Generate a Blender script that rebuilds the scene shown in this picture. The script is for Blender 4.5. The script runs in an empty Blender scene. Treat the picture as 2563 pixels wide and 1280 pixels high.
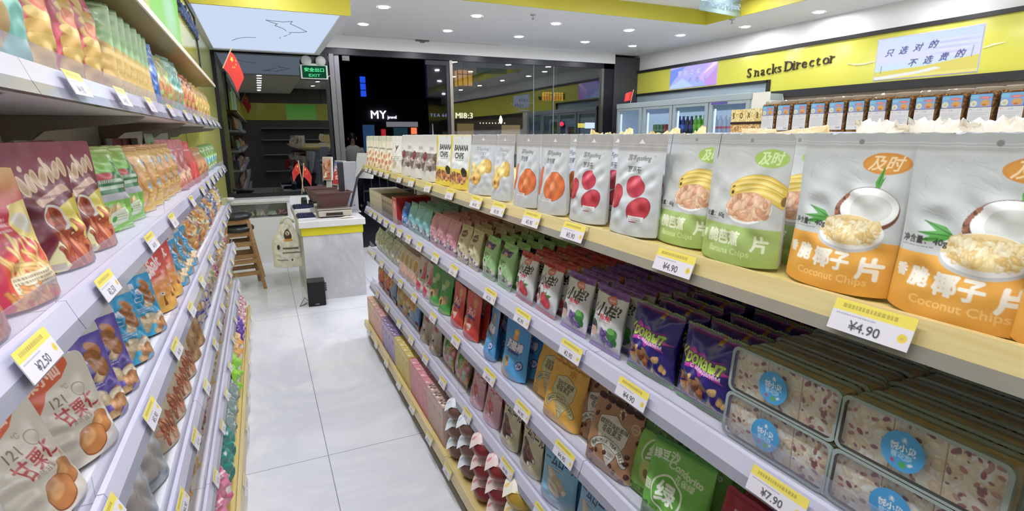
import bpy, math, random
import numpy as np
from mathutils import Matrix, Vector
PI = math.pi
SC = bpy.context.scene
COL = SC.collection
R = math.radians

# ---------------------------------------------------------------- camera
def make_camera():
    yaw, pitch, roll, f = 0.43142, 0.22306, -0.00556, 1340.78
    ca, sa, cb, sb, cc, sc = math.cos(yaw), math.sin(yaw), math.cos(pitch), math.sin(pitch), math.cos(roll), math.sin(roll)
    fwd = Vector((sa * cb, ca * cb, -sb)); right = Vector((ca, -sa, 0)); up = right.cross(fwd)
    r2 = cc * right + sc * up; u2 = -sc * right + cc * up
    cd = bpy.data.cameras.new('camera'); cam = bpy.data.objects.new('camera', cd); COL.objects.link(cam)
    cd.sensor_fit = 'HORIZONTAL'; cd.sensor_width = 36.0; cd.lens = 36.0 * f / 2563.0
    cd.clip_start = 0.02; cd.clip_end = 300
    m = Matrix((r2, u2, -fwd)).transposed().to_4x4(); m.translation = Vector((0, 0, 1.6))
    cam.matrix_world = m
    SC.camera = cam
make_camera()
SC.view_settings.view_transform = 'Standard'
SC.view_settings.look = 'None'
SC.view_settings.exposure = EXPOSURE = 0.0
SC.view_settings.gamma = 1.0
SC.view_settings.use_curve_mapping = False
# night outside the shop windows
W = bpy.data.worlds.new('night'); SC.world = W; W.use_nodes = True
W.node_tree.nodes['Background'].inputs[0].default_value = (0.005, 0.006, 0.017, 1)
W.node_tree.nodes['Background'].inputs[1].default_value = 1.0
LAMP = 318.0          # strength of every recessed downlight
BOX = 0.9           # strength of the big light box over the till
SC.cycles.max_bounces = 8; SC.cycles.diffuse_bounces = 5; SC.cycles.glossy_bounces = 3
SC.cycles.transmission_bounces = 4; SC.cycles.transparent_max_bounces = 10
SC.cycles.caustics_reflective = False; SC.cycles.caustics_refractive = False
SC.cycles.sample_clamp_indirect = 4.0

# ---------------------------------------------------------------- colours and materials
def lin(c):
    if isinstance(c, str):
        c = c.lstrip('#'); c = [int(c[i:i + 2], 16) / 255 for i in (0, 2, 4)]
    return [x / 12.92 if x <= 0.04045 else ((x + 0.055) / 1.055) ** 2.4 for x in c[:3]]
_mats = {}
def _new(name):
    m = bpy.data.materials.new(name); m.use_nodes = True
    return m, m.node_tree.nodes, m.node_tree.links, m.node_tree.nodes['Principled BSDF']
def plain(name, c, rough=0.5, metal=0.0, spec=0.5, noise=0.0, scale=20.0, coat=0.0):
    if name in _mats: return _mats[name]
    m, N, L, b = _new(name); c = lin(c)
    b.inputs['Base Color'].default_value = (*c, 1); b.inputs['Roughness'].default_value = rough
    b.inputs['Metallic'].default_value = metal; b.inputs['Specular IOR Level'].default_value = spec
    b.inputs['Coat Weight'].default_value = coat
    if noise:
        t = N.new('ShaderNodeTexCoord'); n = N.new('ShaderNodeTexNoise'); n.inputs['Scale'].default_value = scale; n.inputs['Detail'].default_value = 4
        mx = N.new('ShaderNodeMix'); mx.data_type = 'RGBA'
        mx.inputs[6].default_value = (*[x * (1 - noise) for x in c], 1); mx.inputs[7].default_value = (*[min(1, x * (1 + noise)) for x in c], 1)
        L.new(t.outputs['Object'], n.inputs['Vector']); L.new(n.outputs['Fac'], mx.inputs[0]); L.new(mx.outputs[2], b.inputs['Base Color'])
    _mats[name] = m; return m
def printed(name, rough, spec=0.5, coat=0.0, metal=0.0, bump=0.0, alpha=1.0):
    """A printed surface: the artwork is the colour attribute 'Col' of the mesh."""
    if name in _mats: return _mats[name]
    m, N, L, b = _new(name)
    a = N.new('ShaderNodeVertexColor'); a.layer_name = 'Col'
    L.new(a.outputs['Color'], b.inputs['Base Color'])
    b.inputs['Roughness'].default_value = rough; b.inputs['Specular IOR Level'].default_value = spec
    b.inputs['Coat Weight'].default_value = coat; b.inputs['Coat Roughness'].default_value = 0.12; b.inputs['Metallic'].default_value = metal
    if bump:
        t = N.new('ShaderNodeTexCoord'); n = N.new('ShaderNodeTexNoise'); n.inputs['Scale'].default_value = 28; n.inputs['Detail'].default_value = 3
        bp = N.new('ShaderNodeBump'); bp.inputs['Strength'].default_value = bump; bp.inputs['Distance'].default_value = 0.01
        L.new(t.outputs['Object'], n.inputs['Vector']); L.new(n.outputs['Fac'], bp.inputs['Height']); L.new(bp.outputs['Normal'], b.inputs['Normal'])
    if alpha < 1: b.inputs['Alpha'].default_value = alpha
    _mats[name] = m; return m
def glow(name, c, s):
    if name in _mats: return _mats[name]
    m, N, L, b = _new(name); N.remove(b)
    e = N.new('ShaderNodeEmission'); e.inputs[0].default_value = (*lin(c), 1); e.inputs[1].default_value = s
    L.new(e.outputs[0], N['Material Output'].inputs['Surface']); _mats[name] = m; return m
def glow_print(name, s):
    """A lit screen: the picture is the colour attribute, and the screen gives off its own light."""
    if name in _mats: return _mats[name]
    m, N, L, b = _new(name); N.remove(b)
    a = N.new('ShaderNodeVertexColor'); a.layer_name = 'Col'
    e = N.new('ShaderNodeEmission'); e.inputs[1].default_value = s
    L.new(a.outputs['Color'], e.inputs[0]); L.new(e.outputs[0], N['Material Output'].inputs['Surface']); _mats[name] = m; return m
def clear(name, tint=(1, 1, 1), refl=0.10, rough=0.03, haze=0.0, hazecol=(0.8, 0.8, 0.85), gain=0.55):
    """Thin clear plastic or glass: see-through with a mirror-like share that grows at grazing angles."""
    if name in _mats: return _mats[name]
    m, N, L, b = _new(name); N.remove(b)
    tr = N.new('ShaderNodeBsdfTransparent'); tr.inputs[0].default_value = (*tint, 1)
    g = N.new('ShaderNodeBsdfGlossy'); g.inputs['Roughness'].default_value = rough
    lw = N.new('ShaderNodeLayerWeight'); lw.inputs[0].default_value = 0.35
    mr = N.new('ShaderNodeMapRange'); mr.inputs['To Min'].default_value = refl; mr.inputs['To Max'].default_value = min(1, refl + gain)
    pw = N.new('ShaderNodeMath'); pw.operation = 'POWER'; pw.inputs[1].default_value = 2.0
    L.new(lw.outputs['Facing'], pw.inputs[0]); L.new(pw.outputs[0], mr.inputs['Value'])
    mx = N.new('ShaderNodeMixShader'); L.new(mr.outputs[0], mx.inputs[0]); L.new(tr.outputs[0], mx.inputs[1]); L.new(g.outputs[0], mx.inputs[2])
    out = mx
    if haze:
        d = N.new('ShaderNodeBsdfDiffuse'); d.inputs[0].default_value = (*hazecol, 1)
        m2 = N.new('ShaderNodeMixShader'); m2.inputs[0].default_value = haze
        L.new(mx.outputs[0], m2.inputs[1]); L.new(d.outputs[0], m2.inputs[2]); out = m2
    L.new(out.outputs[0], N['Material Output'].inputs['Surface']); _mats[name] = m; return m
def wood(name, c0, c1, scale=6.0, rough=0.4, stretch=(14, 1, 14), coat=0.0):
    if name in _mats: return _mats[name]
    m, N, L, b = _new(name)
    t = N.new('ShaderNodeTexCoord'); mp = N.new('ShaderNodeMapping'); mp.inputs['Scale'].default_value = stretch
    n = N.new('ShaderNodeTexNoise'); n.inputs['Scale'].default_value = scale; n.inputs['Detail'].default_value = 5; n.inputs['Distortion'].default_value = 0.6
    cr = N.new('ShaderNodeValToRGB'); cr.color_ramp.elements[0].color = (*lin(c0), 1); cr.color_ramp.elements[1].color = (*lin(c1), 1)
    cr.color_ramp.elements[0].position = 0.3; cr.color_ramp.elements[1].position = 0.7
    L.new(t.outputs['Object'], mp.inputs[0]); L.new(mp.outputs[0], n.inputs['Vector']); L.new(n.outputs['Fac'], cr.inputs[0]); L.new(cr.outputs[0], b.inputs['Base Color'])
    b.inputs['Roughness'].default_value = rough; b.inputs['Coat Weight'].default_value = coat
    _mats[name] = m; return m
def marble(name, base, vein, tile=None, rough=0.15, scale=1.2, seam=0.003, off=(0, 0)):
    if name in _mats: return _mats[name]
    m, N, L, b = _new(name)
    t = N.new('ShaderNodeTexCoord')
    n = N.new('ShaderNodeTexNoise'); n.inputs['Scale'].default_value = scale; n.inputs['Detail'].default_value = 8; n.inputs['Roughness'].default_value = 0.6; n.inputs['Distortion'].default_value = 1.2
    cr = N.new('ShaderNodeValToRGB'); e = cr.color_ramp.elements
    e[0].position = 0.36; e[0].color = (*lin(base), 1); e[1].position = 0.62; e[1].color = (*lin(base), 1)
    k = e.new(0.5); k.color = (*lin(vein), 1)
    L.new(t.outputs['Object'], n.inputs['Vector']); L.new(n.outputs['Fac'], cr.inputs[0])
    col = cr.outputs[0]
    if tile:
        sx = N.new('ShaderNodeSeparateXYZ'); L.new(t.outputs['Object'], sx.inputs[0]); ds = []
        for i in (0, 1):
            a = N.new('ShaderNodeMath'); a.operation = 'SUBTRACT'; a.inputs[1].default_value = off[i]; L.new(sx.outputs[i], a.inputs[0])
            w = N.new('ShaderNodeMath'); w.operation = 'PINGPONG'; w.inputs[1].default_value = tile[i] / 2; L.new(a.outputs[0], w.inputs[0])
            c = N.new('ShaderNodeMath'); c.operation = 'LESS_THAN'; c.inputs[1].default_value = seam / 2; L.new(w.outputs[0], c.inputs[0]); ds.append(c)
        mxn = N.new('ShaderNodeMath'); mxn.operation = 'MAXIMUM'; L.new(ds[0].outputs[0], mxn.inputs[0]); L.new(ds[1].outputs[0], mxn.inputs[1])
        mx = N.new('ShaderNodeMix'); mx.data_type = 'RGBA'; mx.inputs[7].default_value = (*lin('8f9096'), 1)
        L.new(mxn.outputs[0], mx.inputs[0]); L.new(col, mx.inputs[6]); col = mx.outputs[2]
    L.new(col, b.inputs['Base Color']); b.inputs['Roughness'].default_value = rough; b.inputs['Specular IOR Level'].default_value = 0.5
    _mats[name] = m; return m

# ---------------------------------------------------------------- mesh building
class MB:
    def __init__(s): s.v = []; s.f = []
    def add(s, v, f):
        o = len(s.v); s.v += [tuple(p) for p in v]; s.f += [tuple(i + o for i in q) for q in f]; return s
    def box(s, x0, x1, y0, y1, z0, z1):
        v = [(x, y, z) for z in (z0, z1) for y in (y0, y1) for x in (x0, x1)]
        return s.add(v, [(0, 2, 3, 1), (4, 5, 7, 6), (0, 1, 5, 4), (2, 6, 7, 3), (0, 4, 6, 2), (1, 3, 7, 5)])
    def prism(s, prof, axis, a0, a1):
        """Closed 2D profile extruded along an axis. x: (y,z) y: (x,z) z: (x,y)"""
        n = len(prof)
        def P(p, a): return {'x': (a, p[0], p[1]), 'y': (p[0], a, p[1]), 'z': (p[0], p[1], a)}[axis]
        v = [P(p, a0) for p in prof] + [P(p, a1) for p in prof]
        return s.add(v, [tuple(range(n))[::-1], tuple(range(n, 2 * n))] + [(i, (i + 1) % n, n + (i + 1) % n, n + i) for i in range(n)])
    def cyl(s, p0, p1, r0, r1=None, n=16, cap=True):
        r1 = r0 if r1 is None else r1
        p0, p1 = Vector(p0), Vector(p1); d = (p1 - p0).normalized()
        a = d.orthogonal().normalized(); b = d.cross(a)
        v = [p + (a * math.cos(2 * PI * i / n) + b * math.sin(2 * PI * i / n)) * r for p, r in ((p0, r0), (p1, r1)) for i in range(n)]
        f = [(i, (i + 1) % n, n + (i + 1) % n, n + i) for i in range(n)]
        if cap: f += [tuple(range(n))[::-1], tuple(range(n, 2 * n))]
        return s.add(v, f)
    def lathe(s, prof, n=24, c=(0, 0, 0), sx=1, sy=1):
        v = []; f = []
        for r, z in prof:
            for i in range(n):
                a = 2 * PI * i / n; v.append((c[0] + sx * r * math.cos(a), c[1] + sy * r * math.sin(a), c[2] + z))
        m = len(prof)
        for j in range(m - 1):
            for i in range(n): f.append((j * n + i, j * n + (i + 1) % n, (j + 1) * n + (i + 1) % n, (j + 1) * n + i))
        f += [tuple(range(n))[::-1], tuple(range((m - 1) * n, m * n))]
        return s.add(v, f)
    def tube(s, pts, r, n=8):
        pts = [Vector(p) for p in pts]; rings = []; v = []
        prev = None
        for i, p in enumerate(pts):
            d = (pts[min(i + 1, len(pts) - 1)] - pts[max(i - 1, 0)]).normalized()
            a = d.orthogonal().normalized() if prev is None else (prev - d * prev.dot(d)).normalized()
            prev = a; b = d.cross(a)
            rr = r[i] if isinstance(r, (list, tuple)) else r
            v += [p + (a * math.cos(2 * PI * k / n) + b * math.sin(2 * PI * k / n)) * rr for k in range(n)]
        f = [(j * n + k, j * n + (k + 1) % n, (j + 1) * n + (k + 1) % n, (j + 1) * n + k) for j in range(len(pts) - 1) for k in range(n)]
        f += [tuple(range(n))[::-1], tuple(range((len(pts) - 1) * n, len(pts) * n))]
        return s.add(v, f)
    def grid(s, fn, nu, nv):
        v = [fn(i / nu, j / nv) for j in range(nv + 1) for i in range(nu + 1)]
        return s.add(v, [(j * (nu + 1) + i, j * (nu + 1) + i + 1, (j + 1) * (nu + 1) + i + 1, (j + 1) * (nu + 1) + i) for j in range(nv) for i in range(nu)])
def obj(name, mb, mat, parent=None, loc=(0, 0, 0), rot=(0, 0, 0), bevel=0.0, smooth=False, solid=0.0, seg=2):
    me = bpy.data.meshes.new(name)
    if isinstance(mb, MB): me.from_pydata(mb.v, [], mb.f); me.update()
    else: me = mb
    if mat and not me.materials: me.materials.append(mat)
    o = bpy.data.objects.new(name, me); COL.objects.link(o)
    o.location = loc; o.rotation_euler = rot
    if parent: o.parent = parent
    if smooth:
        for p in me.polygons: p.use_smooth = True
    if solid:
        md = o.modifiers.new('thickness', 'SOLIDIFY'); md.thickness = solid; md.offset = 0
    if bevel:
        md = o.modifiers.new('edge', 'BEVEL'); md.width = bevel; md.segments = seg; md.limit_method = 'ANGLE'
    return o
def empty(name, loc=(0, 0, 0), rot=(0, 0, 0)):
    o = bpy.data.objects.new(name, None); COL.objects.link(o); o.location = loc; o.rotation_euler = rot; o.empty_display_size = 0.05
    return o
def tag(o, label, cat, group=None):
    o['label'] = label; o['category'] = cat
    if group: o['group'] = group
    return o
def struct(name, mb, mat, label=None, parent=None, **k):
    o = obj(name, mb, mat, parent, **k); 
    if not parent: o['kind'] = 'structure'
    if label: o['label'] = label
    return o
ONES = 'first second third fourth fifth sixth seventh eighth ninth tenth eleventh twelfth thirteenth fourteenth fifteenth sixteenth seventeenth eighteenth nineteenth'.split()
TENS = {2: 'twent', 3: 'thirt', 4: 'fort', 5: 'fift'}
def nth(i):
    if i <= 19: return ONES[i - 1]
    t, u = divmod(i, 10)
    return TENS[t] + ('ieth' if u == 0 else 'y-' + ONES[u - 1])

# ---------------------------------------------------------------- lettering: outlines of the built-in font as triangles
_tx = {}
def tris(s):
    if s in _tx: return _tx[s]
    c = bpy.data.curves.new('lettering', 'FONT'); c.body = s; c.size = 1; c.resolution_u = 3
    o = bpy.data.objects.new('lettering', c); COL.objects.link(o)
    dg = bpy.context.evaluated_depsgraph_get(); ev = o.evaluated_get(dg); m = ev.to_mesh(); m.calc_loop_triangles()
    v = np.array([p.co[:2] for p in m.vertices]).reshape(-1, 2); t = np.array([l.vertices[:] for l in m.loop_triangles], int).reshape(-1, 3)
    ev.to_mesh_clear(); bpy.data.objects.remove(o); bpy.data.curves.remove(c)
    _tx[s] = (v, t); return v, t

# ---------------------------------------------------------------- artwork canvas: numpy painting that becomes the colour attribute of a print
class Cv:
    """x runs 0..1 left to right, y runs 0..1 top to bottom; sizes are shares of the width."""
    def __init__(s, w, h, step, bg, S=3):
        s.w, s.h, s.S = w, h, S
        s.nx = max(4, int(round(w / step)) + 1); s.ny = max(4, int(round(h / step)) + 1)
        s.W, s.H = s.nx * S, s.ny * S
        s.a = np.empty((s.H, s.W, 3)); s.a[:] = lin(bg); s.k = s.H / s.W
        s.sat = 0.9  # prints desaturated a little: lens haze put into the colour
    def _win(s, x0, y0, x1, y1):
        i0 = max(0, int(x0 * s.W)); i1 = min(s.W, int(math.ceil(x1 * s.W)) + 1); j0 = max(0, int(y0 * s.H)); j1 = min(s.H, int(math.ceil(y1 * s.H)) + 1)
        if i0 >= i1 or j0 >= j1: return None
        X, Y = np.meshgrid((np.arange(i0, i1) + .5) / s.W, (np.arange(j0, j1) + .5) / s.H); return i0, i1, j0, j1, X, Y
    def _put(s, w, m, c, al=1.0):
        v = s.a[w[2]:w[3], w[0]:w[1]]; m = (m * al)[..., None]; v[:] = v * (1 - m) + np.array(c if not isinstance(c, str) else lin(c)) * m
    def rect(s, x0, y0, x1, y1, c, al=1.0):
        w = s._win(x0, y0, x1, y1)
        if w: s._put(w, ((w[4] >= x0) & (w[4] <= x1) & (w[5] >= y0) & (w[5] <= y1)).astype(float), c, al)
        return s
    def grad(s, x0, y0, x1, y1, c0, c1):
        w = s._win(x0, y0, x1, y1)
        if w:
            t = np.clip((w[5] - y0) / max(1e-6, y1 - y0), 0, 1)[..., None]; v = s.a[w[2]:w[3], w[0]:w[1]]
            m = ((w[4] >= x0) & (w[4] <= x1) & (w[5] >= y0) & (w[5] <= y1))[..., None]
            v[:] = np.where(m, np.array(lin(c0)) * (1 - t) + np.array(lin(c1)) * t, v)
        return s
    def ell(s, x, y, rx, ry, c, rot=0, al=1.0, soft=0.0):
        """ry in shares of the width too, so rx == ry is a circle"""
        rr = max(rx, ry); w = s._win(x - rr, y - rr / s.k, x + rr, y + rr / s.k)
        if w:
            dx = w[4] - x; dy = (w[5] - y) * s.k; cr, sr = math.cos(rot), math.sin(rot)
            d = ((dx * cr + dy * sr) / rx) ** 2 + ((-dx * sr + dy * cr) / ry) ** 2
            m = np.clip((1 - d) / soft, 0, 1) if soft else (d <= 1).astype(float)
            s._put(w, m, c, al)
        return s
    def poly(s, pts, c, al=1.0):
        xs = [p[0] for p in pts]; ys = [p[1] for p in pts]; w = s._win(min(xs), min(ys), max(xs), max(ys))
        if w:
            X, Y = w[4], w[5]; ins = np.zeros(X.shape, bool); n = len(pts)
            for i in range(n):
                (xa, ya), (xb, yb) = pts[i], pts[(i + 1) % n]
                if ya == yb: continue
                ins ^= ((ya > Y) != (yb > Y)) & (X < (xb - xa) * (Y - ya) / (yb - ya) + xa)
            s._put(w, ins.astype(float), c, al)
        return s
    def line(s, pts, wd, c, al=1.0):
        for (xa, ya), (xb, yb) in zip(pts[:-1], pts[1:]):
            r = wd / 2; w = s._win(min(xa, xb) - r, min(ya, yb) - r / s.k, max(xa, xb) + r, max(ya, yb) + r / s.k)
            if not w: continue
            ax, ay, bx, by = xa, ya * s.k, xb, yb * s.k; px, py = w[4] - ax, w[5] * s.k - ay; dx, dy = bx - ax, by - ay
            t = np.clip((px * dx + py * dy) / max(1e-9, dx * dx + dy * dy), 0, 1)
            s._put(w, (((px - t * dx) ** 2 + (py - t * dy) ** 2) <= r * r).astype(float), c, al)
        return s
    def text(s, t, x, y, size, c, al='c', rot=0.0, bold=0.0, shear=0.0, sx=1.0, halo=None, hw=0.0):
        v, T = tris(t)
        if not len(T): return s
        v = v.copy(); v[:, 0] = v[:, 0] * sx + v[:, 1] * shear
        x0, x1 = v[:, 0].min(), v[:, 0].max()
        v[:, 0] -= {'c': (x0 + x1) / 2, 'l': x0, 'r': x1}[al]; v[:, 1] -= 0.35
        v *= size * s.W; cr, sr = math.cos(rot), math.sin(rot)
        px = x * s.W + v[:, 0] * cr - v[:, 1] * -sr * -1; py = y * s.H - (v[:, 0] * sr + v[:, 1] * cr)
        i0, i1 = int(px.min()) - 3, int(px.max()) + 4; j0, j1 = int(py.min()) - 3, int(py.max()) + 4
        e = int(max(hw, bold) * size * s.W) + 1; i0 -= e; i1 += e; j0 -= e; j1 += e
        m = np.zeros((j1 - j0, i1 - i0), bool)
        for a, b, d in T:
            ax, ay, bx, by, qx, qy = px[a] - i0, py[a] - j0, px[b] - i0, py[b] - j0, px[d] - i0, py[d] - j0
            u0, u1 = int(min(ax, bx, qx)), int(max(ax, bx, qx)) + 1; w0, w1 = int(min(ay, by, qy)), int(max(ay, by, qy)) + 1
            X = np.arange(u0, u1 + 1)[None, :] + .5; Y = np.arange(w0, w1 + 1)[:, None] + .5
            D = (bx - ax) * (qy - ay) - (by - ay) * (qx - ax)
            if abs(D) < 1e-9: continue
            l1 = ((X - ax) * (qy - ay) - (Y - ay) * (qx - ax)) / D; l2 = ((bx - ax) * (Y - ay) - (by - ay) * (X - ax)) / D
            m[w0:w1 + 1, u0:u1 + 1] |= (l1 >= 0) & (l2 >= 0) & (l1 + l2 <= 1)
        def dil(m, r):
            o = m.copy(); k = int(round(r))
            for a in range(12 if k else 0):
                dx, dy = int(round(k * math.cos(a * PI / 6))), int(round(k * math.sin(a * PI / 6))); o |= np.roll(np.roll(m, dx, 1), dy, 0)
            return o
        if bold: m = dil(m, bold * size * s.W)
        def put(m, c):
            a0, a1, b0, b1 = max(0, i0), min(s.W, i1), max(0, j0), min(s.H, j1)
            if a0 < a1 and b0 < b1: s._put((a0, a1, b0, b1), m[b0 - j0:b1 - j0, a0 - i0:a1 - i0].astype(float), c)
        if halo: put(dil(m, hw * size * s.W), halo)
        put(m, c); return s
    def bits(s, x0, y0, x1, y1, n, r0, r1, pal, seed=0, el=1.6, clip=None, outline=None, edge=.72):
        """scattered pieces of food inside a box or an ellipse clip=(x,y,rx,ry)"""
        g = random.Random(seed)
        for _ in range(n):
            for _ in range(20):
                x, y = g.uniform(x0, x1), g.uniform(y0, y1)
                if not clip or ((x - clip[0]) / clip[2]) ** 2 + ((y - clip[1]) * s.k / clip[3]) ** 2 < 1: break
            r = g.uniform(r0, r1); ro = g.uniform(0, PI); c = lin(g.choice(pal))
            if outline: s.ell(x, y, r * el * 1.12, r * 1.15, outline, ro)
            s.ell(x, y, r * el, r, [q * edge for q in c], ro); s.ell(x - r * .12, y - r * .15 / s.k, r * el * .85, r * .8, c, ro)
            s.ell(x - r * .3, y - r * .3 / s.k, r * el * .35, r * .3, [min(1, q * 1.25 + .05) for q in c], ro, .6)
        return s
    def sticks(s, x0, y0, x1, y1, n, ln, wd, pal, seed=0):
        g = random.Random(seed)
        for _ in range(n):
            x, y, a = g.uniform(x0, x1), g.uniform(y0, y1), g.gauss(1.3, .6); c = lin(g.choice(pal))
            dx, dy = ln / 2 * math.cos(a), ln / 2 * math.sin(a) / s.k
            s.line([(x - dx, y - dy), (x + dx, y + dy)], wd * 1.25, [q * .6 for q in c]); s.line([(x - dx, y - dy), (x + dx, y + dy)], wd * .8, c)
        return s
    def specks(s, amt, n=14, seed=0):
        """mottled print: multiplies by smooth value noise"""
        g = np.random.RandomState(seed); m = g.rand(int(n * s.k) + 3, n + 3)
        yi = np.linspace(0, m.shape[0] - 2.001, s.H); xi = np.linspace(0, m.shape[1] - 2.001, s.W); j = yi.astype(int); i = xi.astype(int); fy = (yi - j)[:, None]; fx = (xi - i)[None]
        A = m[j][:, i] * (1 - fx) + m[j][:, i + 1] * fx; B = m[j + 1][:, i] * (1 - fx) + m[j + 1][:, i + 1] * fx
        s.a *= (1 + amt * ((A * (1 - fy) + B * fy) * 2 - 1))[..., None]; return s
    def done(s):
        S = s.S; sat = s.sat; a = np.clip(s.a.reshape(s.ny, S, s.nx, S, 3).mean((1, 3)), 0, 1); g = a @ np.array([.3, .59, .11]); return g[..., None] * (1 - sat) + a * sat

def raw_mesh(name, V, Q, C, mats, T=None, flat=False, mi=None):
    """V verts, Q quads, T triangles, C per-corner colours in loop order (quads then triangles)"""
    T = np.zeros((0, 3), int) if T is None or not len(T) else np.asarray(T)
    Q = np.asarray(Q).reshape(-1, 4)
    me = bpy.data.meshes.new(name); nl = Q.size + T.size
    me.vertices.add(len(V)); me.vertices.foreach_set('co', np.asarray(V, np.float32).ravel())
    me.loops.add(nl); me.loops.foreach_set('vertex_index', np.concatenate([Q.ravel(), T.ravel()]).astype(np.int32))
    me.polygons.add(len(Q) + len(T))
    me.polygons.foreach_set('loop_start', np.concatenate([np.arange(len(Q)) * 4, Q.size + np.arange(len(T)) * 3]).astype(np.int32))
    me.polygons.foreach_set('use_smooth', np.full(len(Q) + len(T), not flat))
    if mi is not None: me.polygons.foreach_set('material_index', np.asarray(mi, np.int32))
    me.update(calc_edges=True)
    at = me.color_attributes.new('Col', 'FLOAT_COLOR', 'CORNER')
    at.data.foreach_set('color', np.concatenate([C, np.ones((len(C), 1))], 1).astype(np.float32).ravel())
    for m in (mats if isinstance(mats, (list, tuple)) else [mats]): me.materials.append(m)
    me.validate(); return me

def smooth01(x): x = np.clip(x, 0, 1); return x * x * (3 - 2 * x)
def pouch(name, cv, d, style='stand', mat=None, seed=0, rc=0.012, wr=1.0, back=None, crimp=0.07, hole=False, ruff=None):
    """A filled bag: the printed front sheet is the canvas, its outline is sewn to a plain back. Origin at the base, front towards -y."""
    img = cv.done(); ny, nx = img.shape[:2]; w, h = cv.w, cv.h
    u = np.linspace(-1, 1, nx)[None, :].repeat(ny, 0); t = 1 - np.linspace(0, 1, ny)[:, None].repeat(nx, 1)
    g = np.random.RandomState(seed + 7); hw = np.full((ny, nx), w / 2); z = t * h
    zz = t * h
    if style == 'stand':
        prof = smooth01((0.86 - t) / 0.62) * (0.80 + 0.2 * smooth01((0.5 - t) / .5))
        b = d / 2 * prof * np.clip(1 - np.abs(u) ** 2.4, 0, 1) ** 0.8
        hw = hw * (1 - 0.035 * np.sin(PI * np.clip(t / .86, 0, 1)) ** 2)
        z = zz + (0.10 * d) * (np.abs(u) ** 3) * (1 - t) ** 6
    elif style == 'pillow':
        tt = np.clip((t - crimp) / (1 - 2 * crimp), 0, 1); prof = np.clip(np.sin(PI * tt), 0, 1) ** 0.55
        b = d / 2 * prof * np.clip(1 - np.abs(u) ** 2.2, 0, 1) ** 0.62
        hw = hw * (1 - 0.075 * np.sin(PI * tt) ** 1.2)
        rid = np.minimum(smooth01((crimp * .9 - t) / .02), 1) + smooth01((t - (1 - crimp * .9)) / .02)
        b = b + 0.0009 * rid * np.sin(t * h / 0.0042 * 2 * PI * .5)
        z = zz + 0.0016 * np.where(t > .5, 1, -1) * (np.abs(((u * w / 0.008) % 2) - 1) - .5) * (np.abs(t - .5) > .47)
    elif style == 'sack':
        b = d / 2 * (.25 + .75 * smooth01((.95 - t) / .5)) * np.clip(1 - np.abs(u) ** 3, 0, 1) ** .6; hw = hw * (.34 + .66 * smooth01((1.02 - t) / .55)); z = zz + .015 * u ** 2 * (t < .2)
    elif style == 'gusset':
        prof = smooth01((0.93 - t) / 0.5); b = d / 2 * (.15 + .85 * prof) * np.clip(1 - np.abs(u) ** 6, 0, 1) ** .5 * np.where(t > .93, .3, 1)
    else:
        b = np.full((ny, nx), d / 2) * 1.0
    # rounded top corners
    if rc and style in ('stand', 'gusset'):
        dz = np.clip(zz - (h - rc), 0, rc); hw = hw - rc + np.sqrt(np.maximum(rc * rc - dz * dz, 1e-9))
    ruff = {'pillow': .0011, 'sack': .006}.get(style, .0008) if ruff is None else ruff
    rf = sum(g.uniform(.3, 1) * np.sin(u * fq + g.uniform(0, 6)) for fq in (4, 9, 15, 24)) / 2.2
    z = z + ruff * rf * smooth01((t - .72) / .28); ry = ruff * 1.6 * sum(g.uniform(.3, 1) * np.sin(u * fq + g.uniform(0, 6)) for fq in (3, 7, 12)) / 2 * smooth01((t - .75) / .25)
    # soft dents and creases of the film
    n = np.zeros_like(b)
    for _ in range(9):
        a = g.uniform(0, PI); fq = g.uniform(1.5, 6.5); n += g.uniform(.2, 1) / fq * np.sin(fq * PI * (u * math.cos(a) + t * h / w * 2 * math.sin(a)) + g.uniform(0, 6))
    for sx in (-1, 1):
        for ty in (0, 1):
            for _ in range(3):
                a = g.uniform(.2, 1.3); dd = (u * sx - 1) * math.sin(a) * sx * sx + (abs(t - ty)) * h / w * 2 * math.cos(a)
                rr = np.hypot(u - sx, (t - ty) * h / w * 2); n += .3 * np.exp(-((rr - .7) / .5) ** 2) * np.sin(dd * g.uniform(8, 16) + g.uniform(0, 6))
    seal_ = np.clip(b / (0.12 * d), .10, 1)
    env = seal_ * np.clip(1 - np.abs(u) ** 4, 0, 1) * np.clip(4 * t, 0, 1) * np.clip(8 * (1 - t), 0.1, 1)
    dy = n * env * wr * min(0.005, d * .075)
    x = u * hw; y = -(b) + dy + ry
    V = np.stack([x, y, z], -1).reshape(-1, 3)
    idx = np.arange(ny * nx).reshape(ny, nx)
    Q = np.stack([idx[:-1, :-1], idx[1:, :-1], idx[1:, 1:], idx[:-1, 1:]], -1).reshape(-1, 4)
    C = img.reshape(-1, 3)
    ring = np.concatenate([idx[0, :], idx[1:, -1], idx[-1, -2::-1], idx[-2:0, 0]]); m = len(ring)
    rv = V[ring]; ru = np.stack([u.reshape(-1)[ring], t.reshape(-1)[ring]], -1)
    base = len(V); rings = [ring]; extra = []
    cen = np.array([0, 0, h * .45])
    for k in (0.93, 0.75, 0.4):
        p = rv.copy(); p[:, 0] *= k; p[:, 2] = cen[2] + (rv[:, 2] - cen[2]) * k
        tt = p[:, 2] / h
        if style == 'stand': pr = smooth01((0.86 - tt) / 0.62)
        elif style == 'pillow': pr = np.clip(np.sin(PI * np.clip((tt - crimp) / (1 - 2 * crimp), 0, 1)), 0, 1) ** .6
        else: pr = smooth01((0.93 - tt) / 0.5)
        p[:, 1] = np.maximum(d / 2 * pr, .0035) * (1 - k ** 5) ** .7 + .0008
        rings.append(base + len(extra) * m + np.arange(m)); extra.append(p)
    cp = np.array([[0, d / 2, h * .45]])
    V = np.concatenate([V] + extra + [cp]); ci = len(V) - 1
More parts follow.
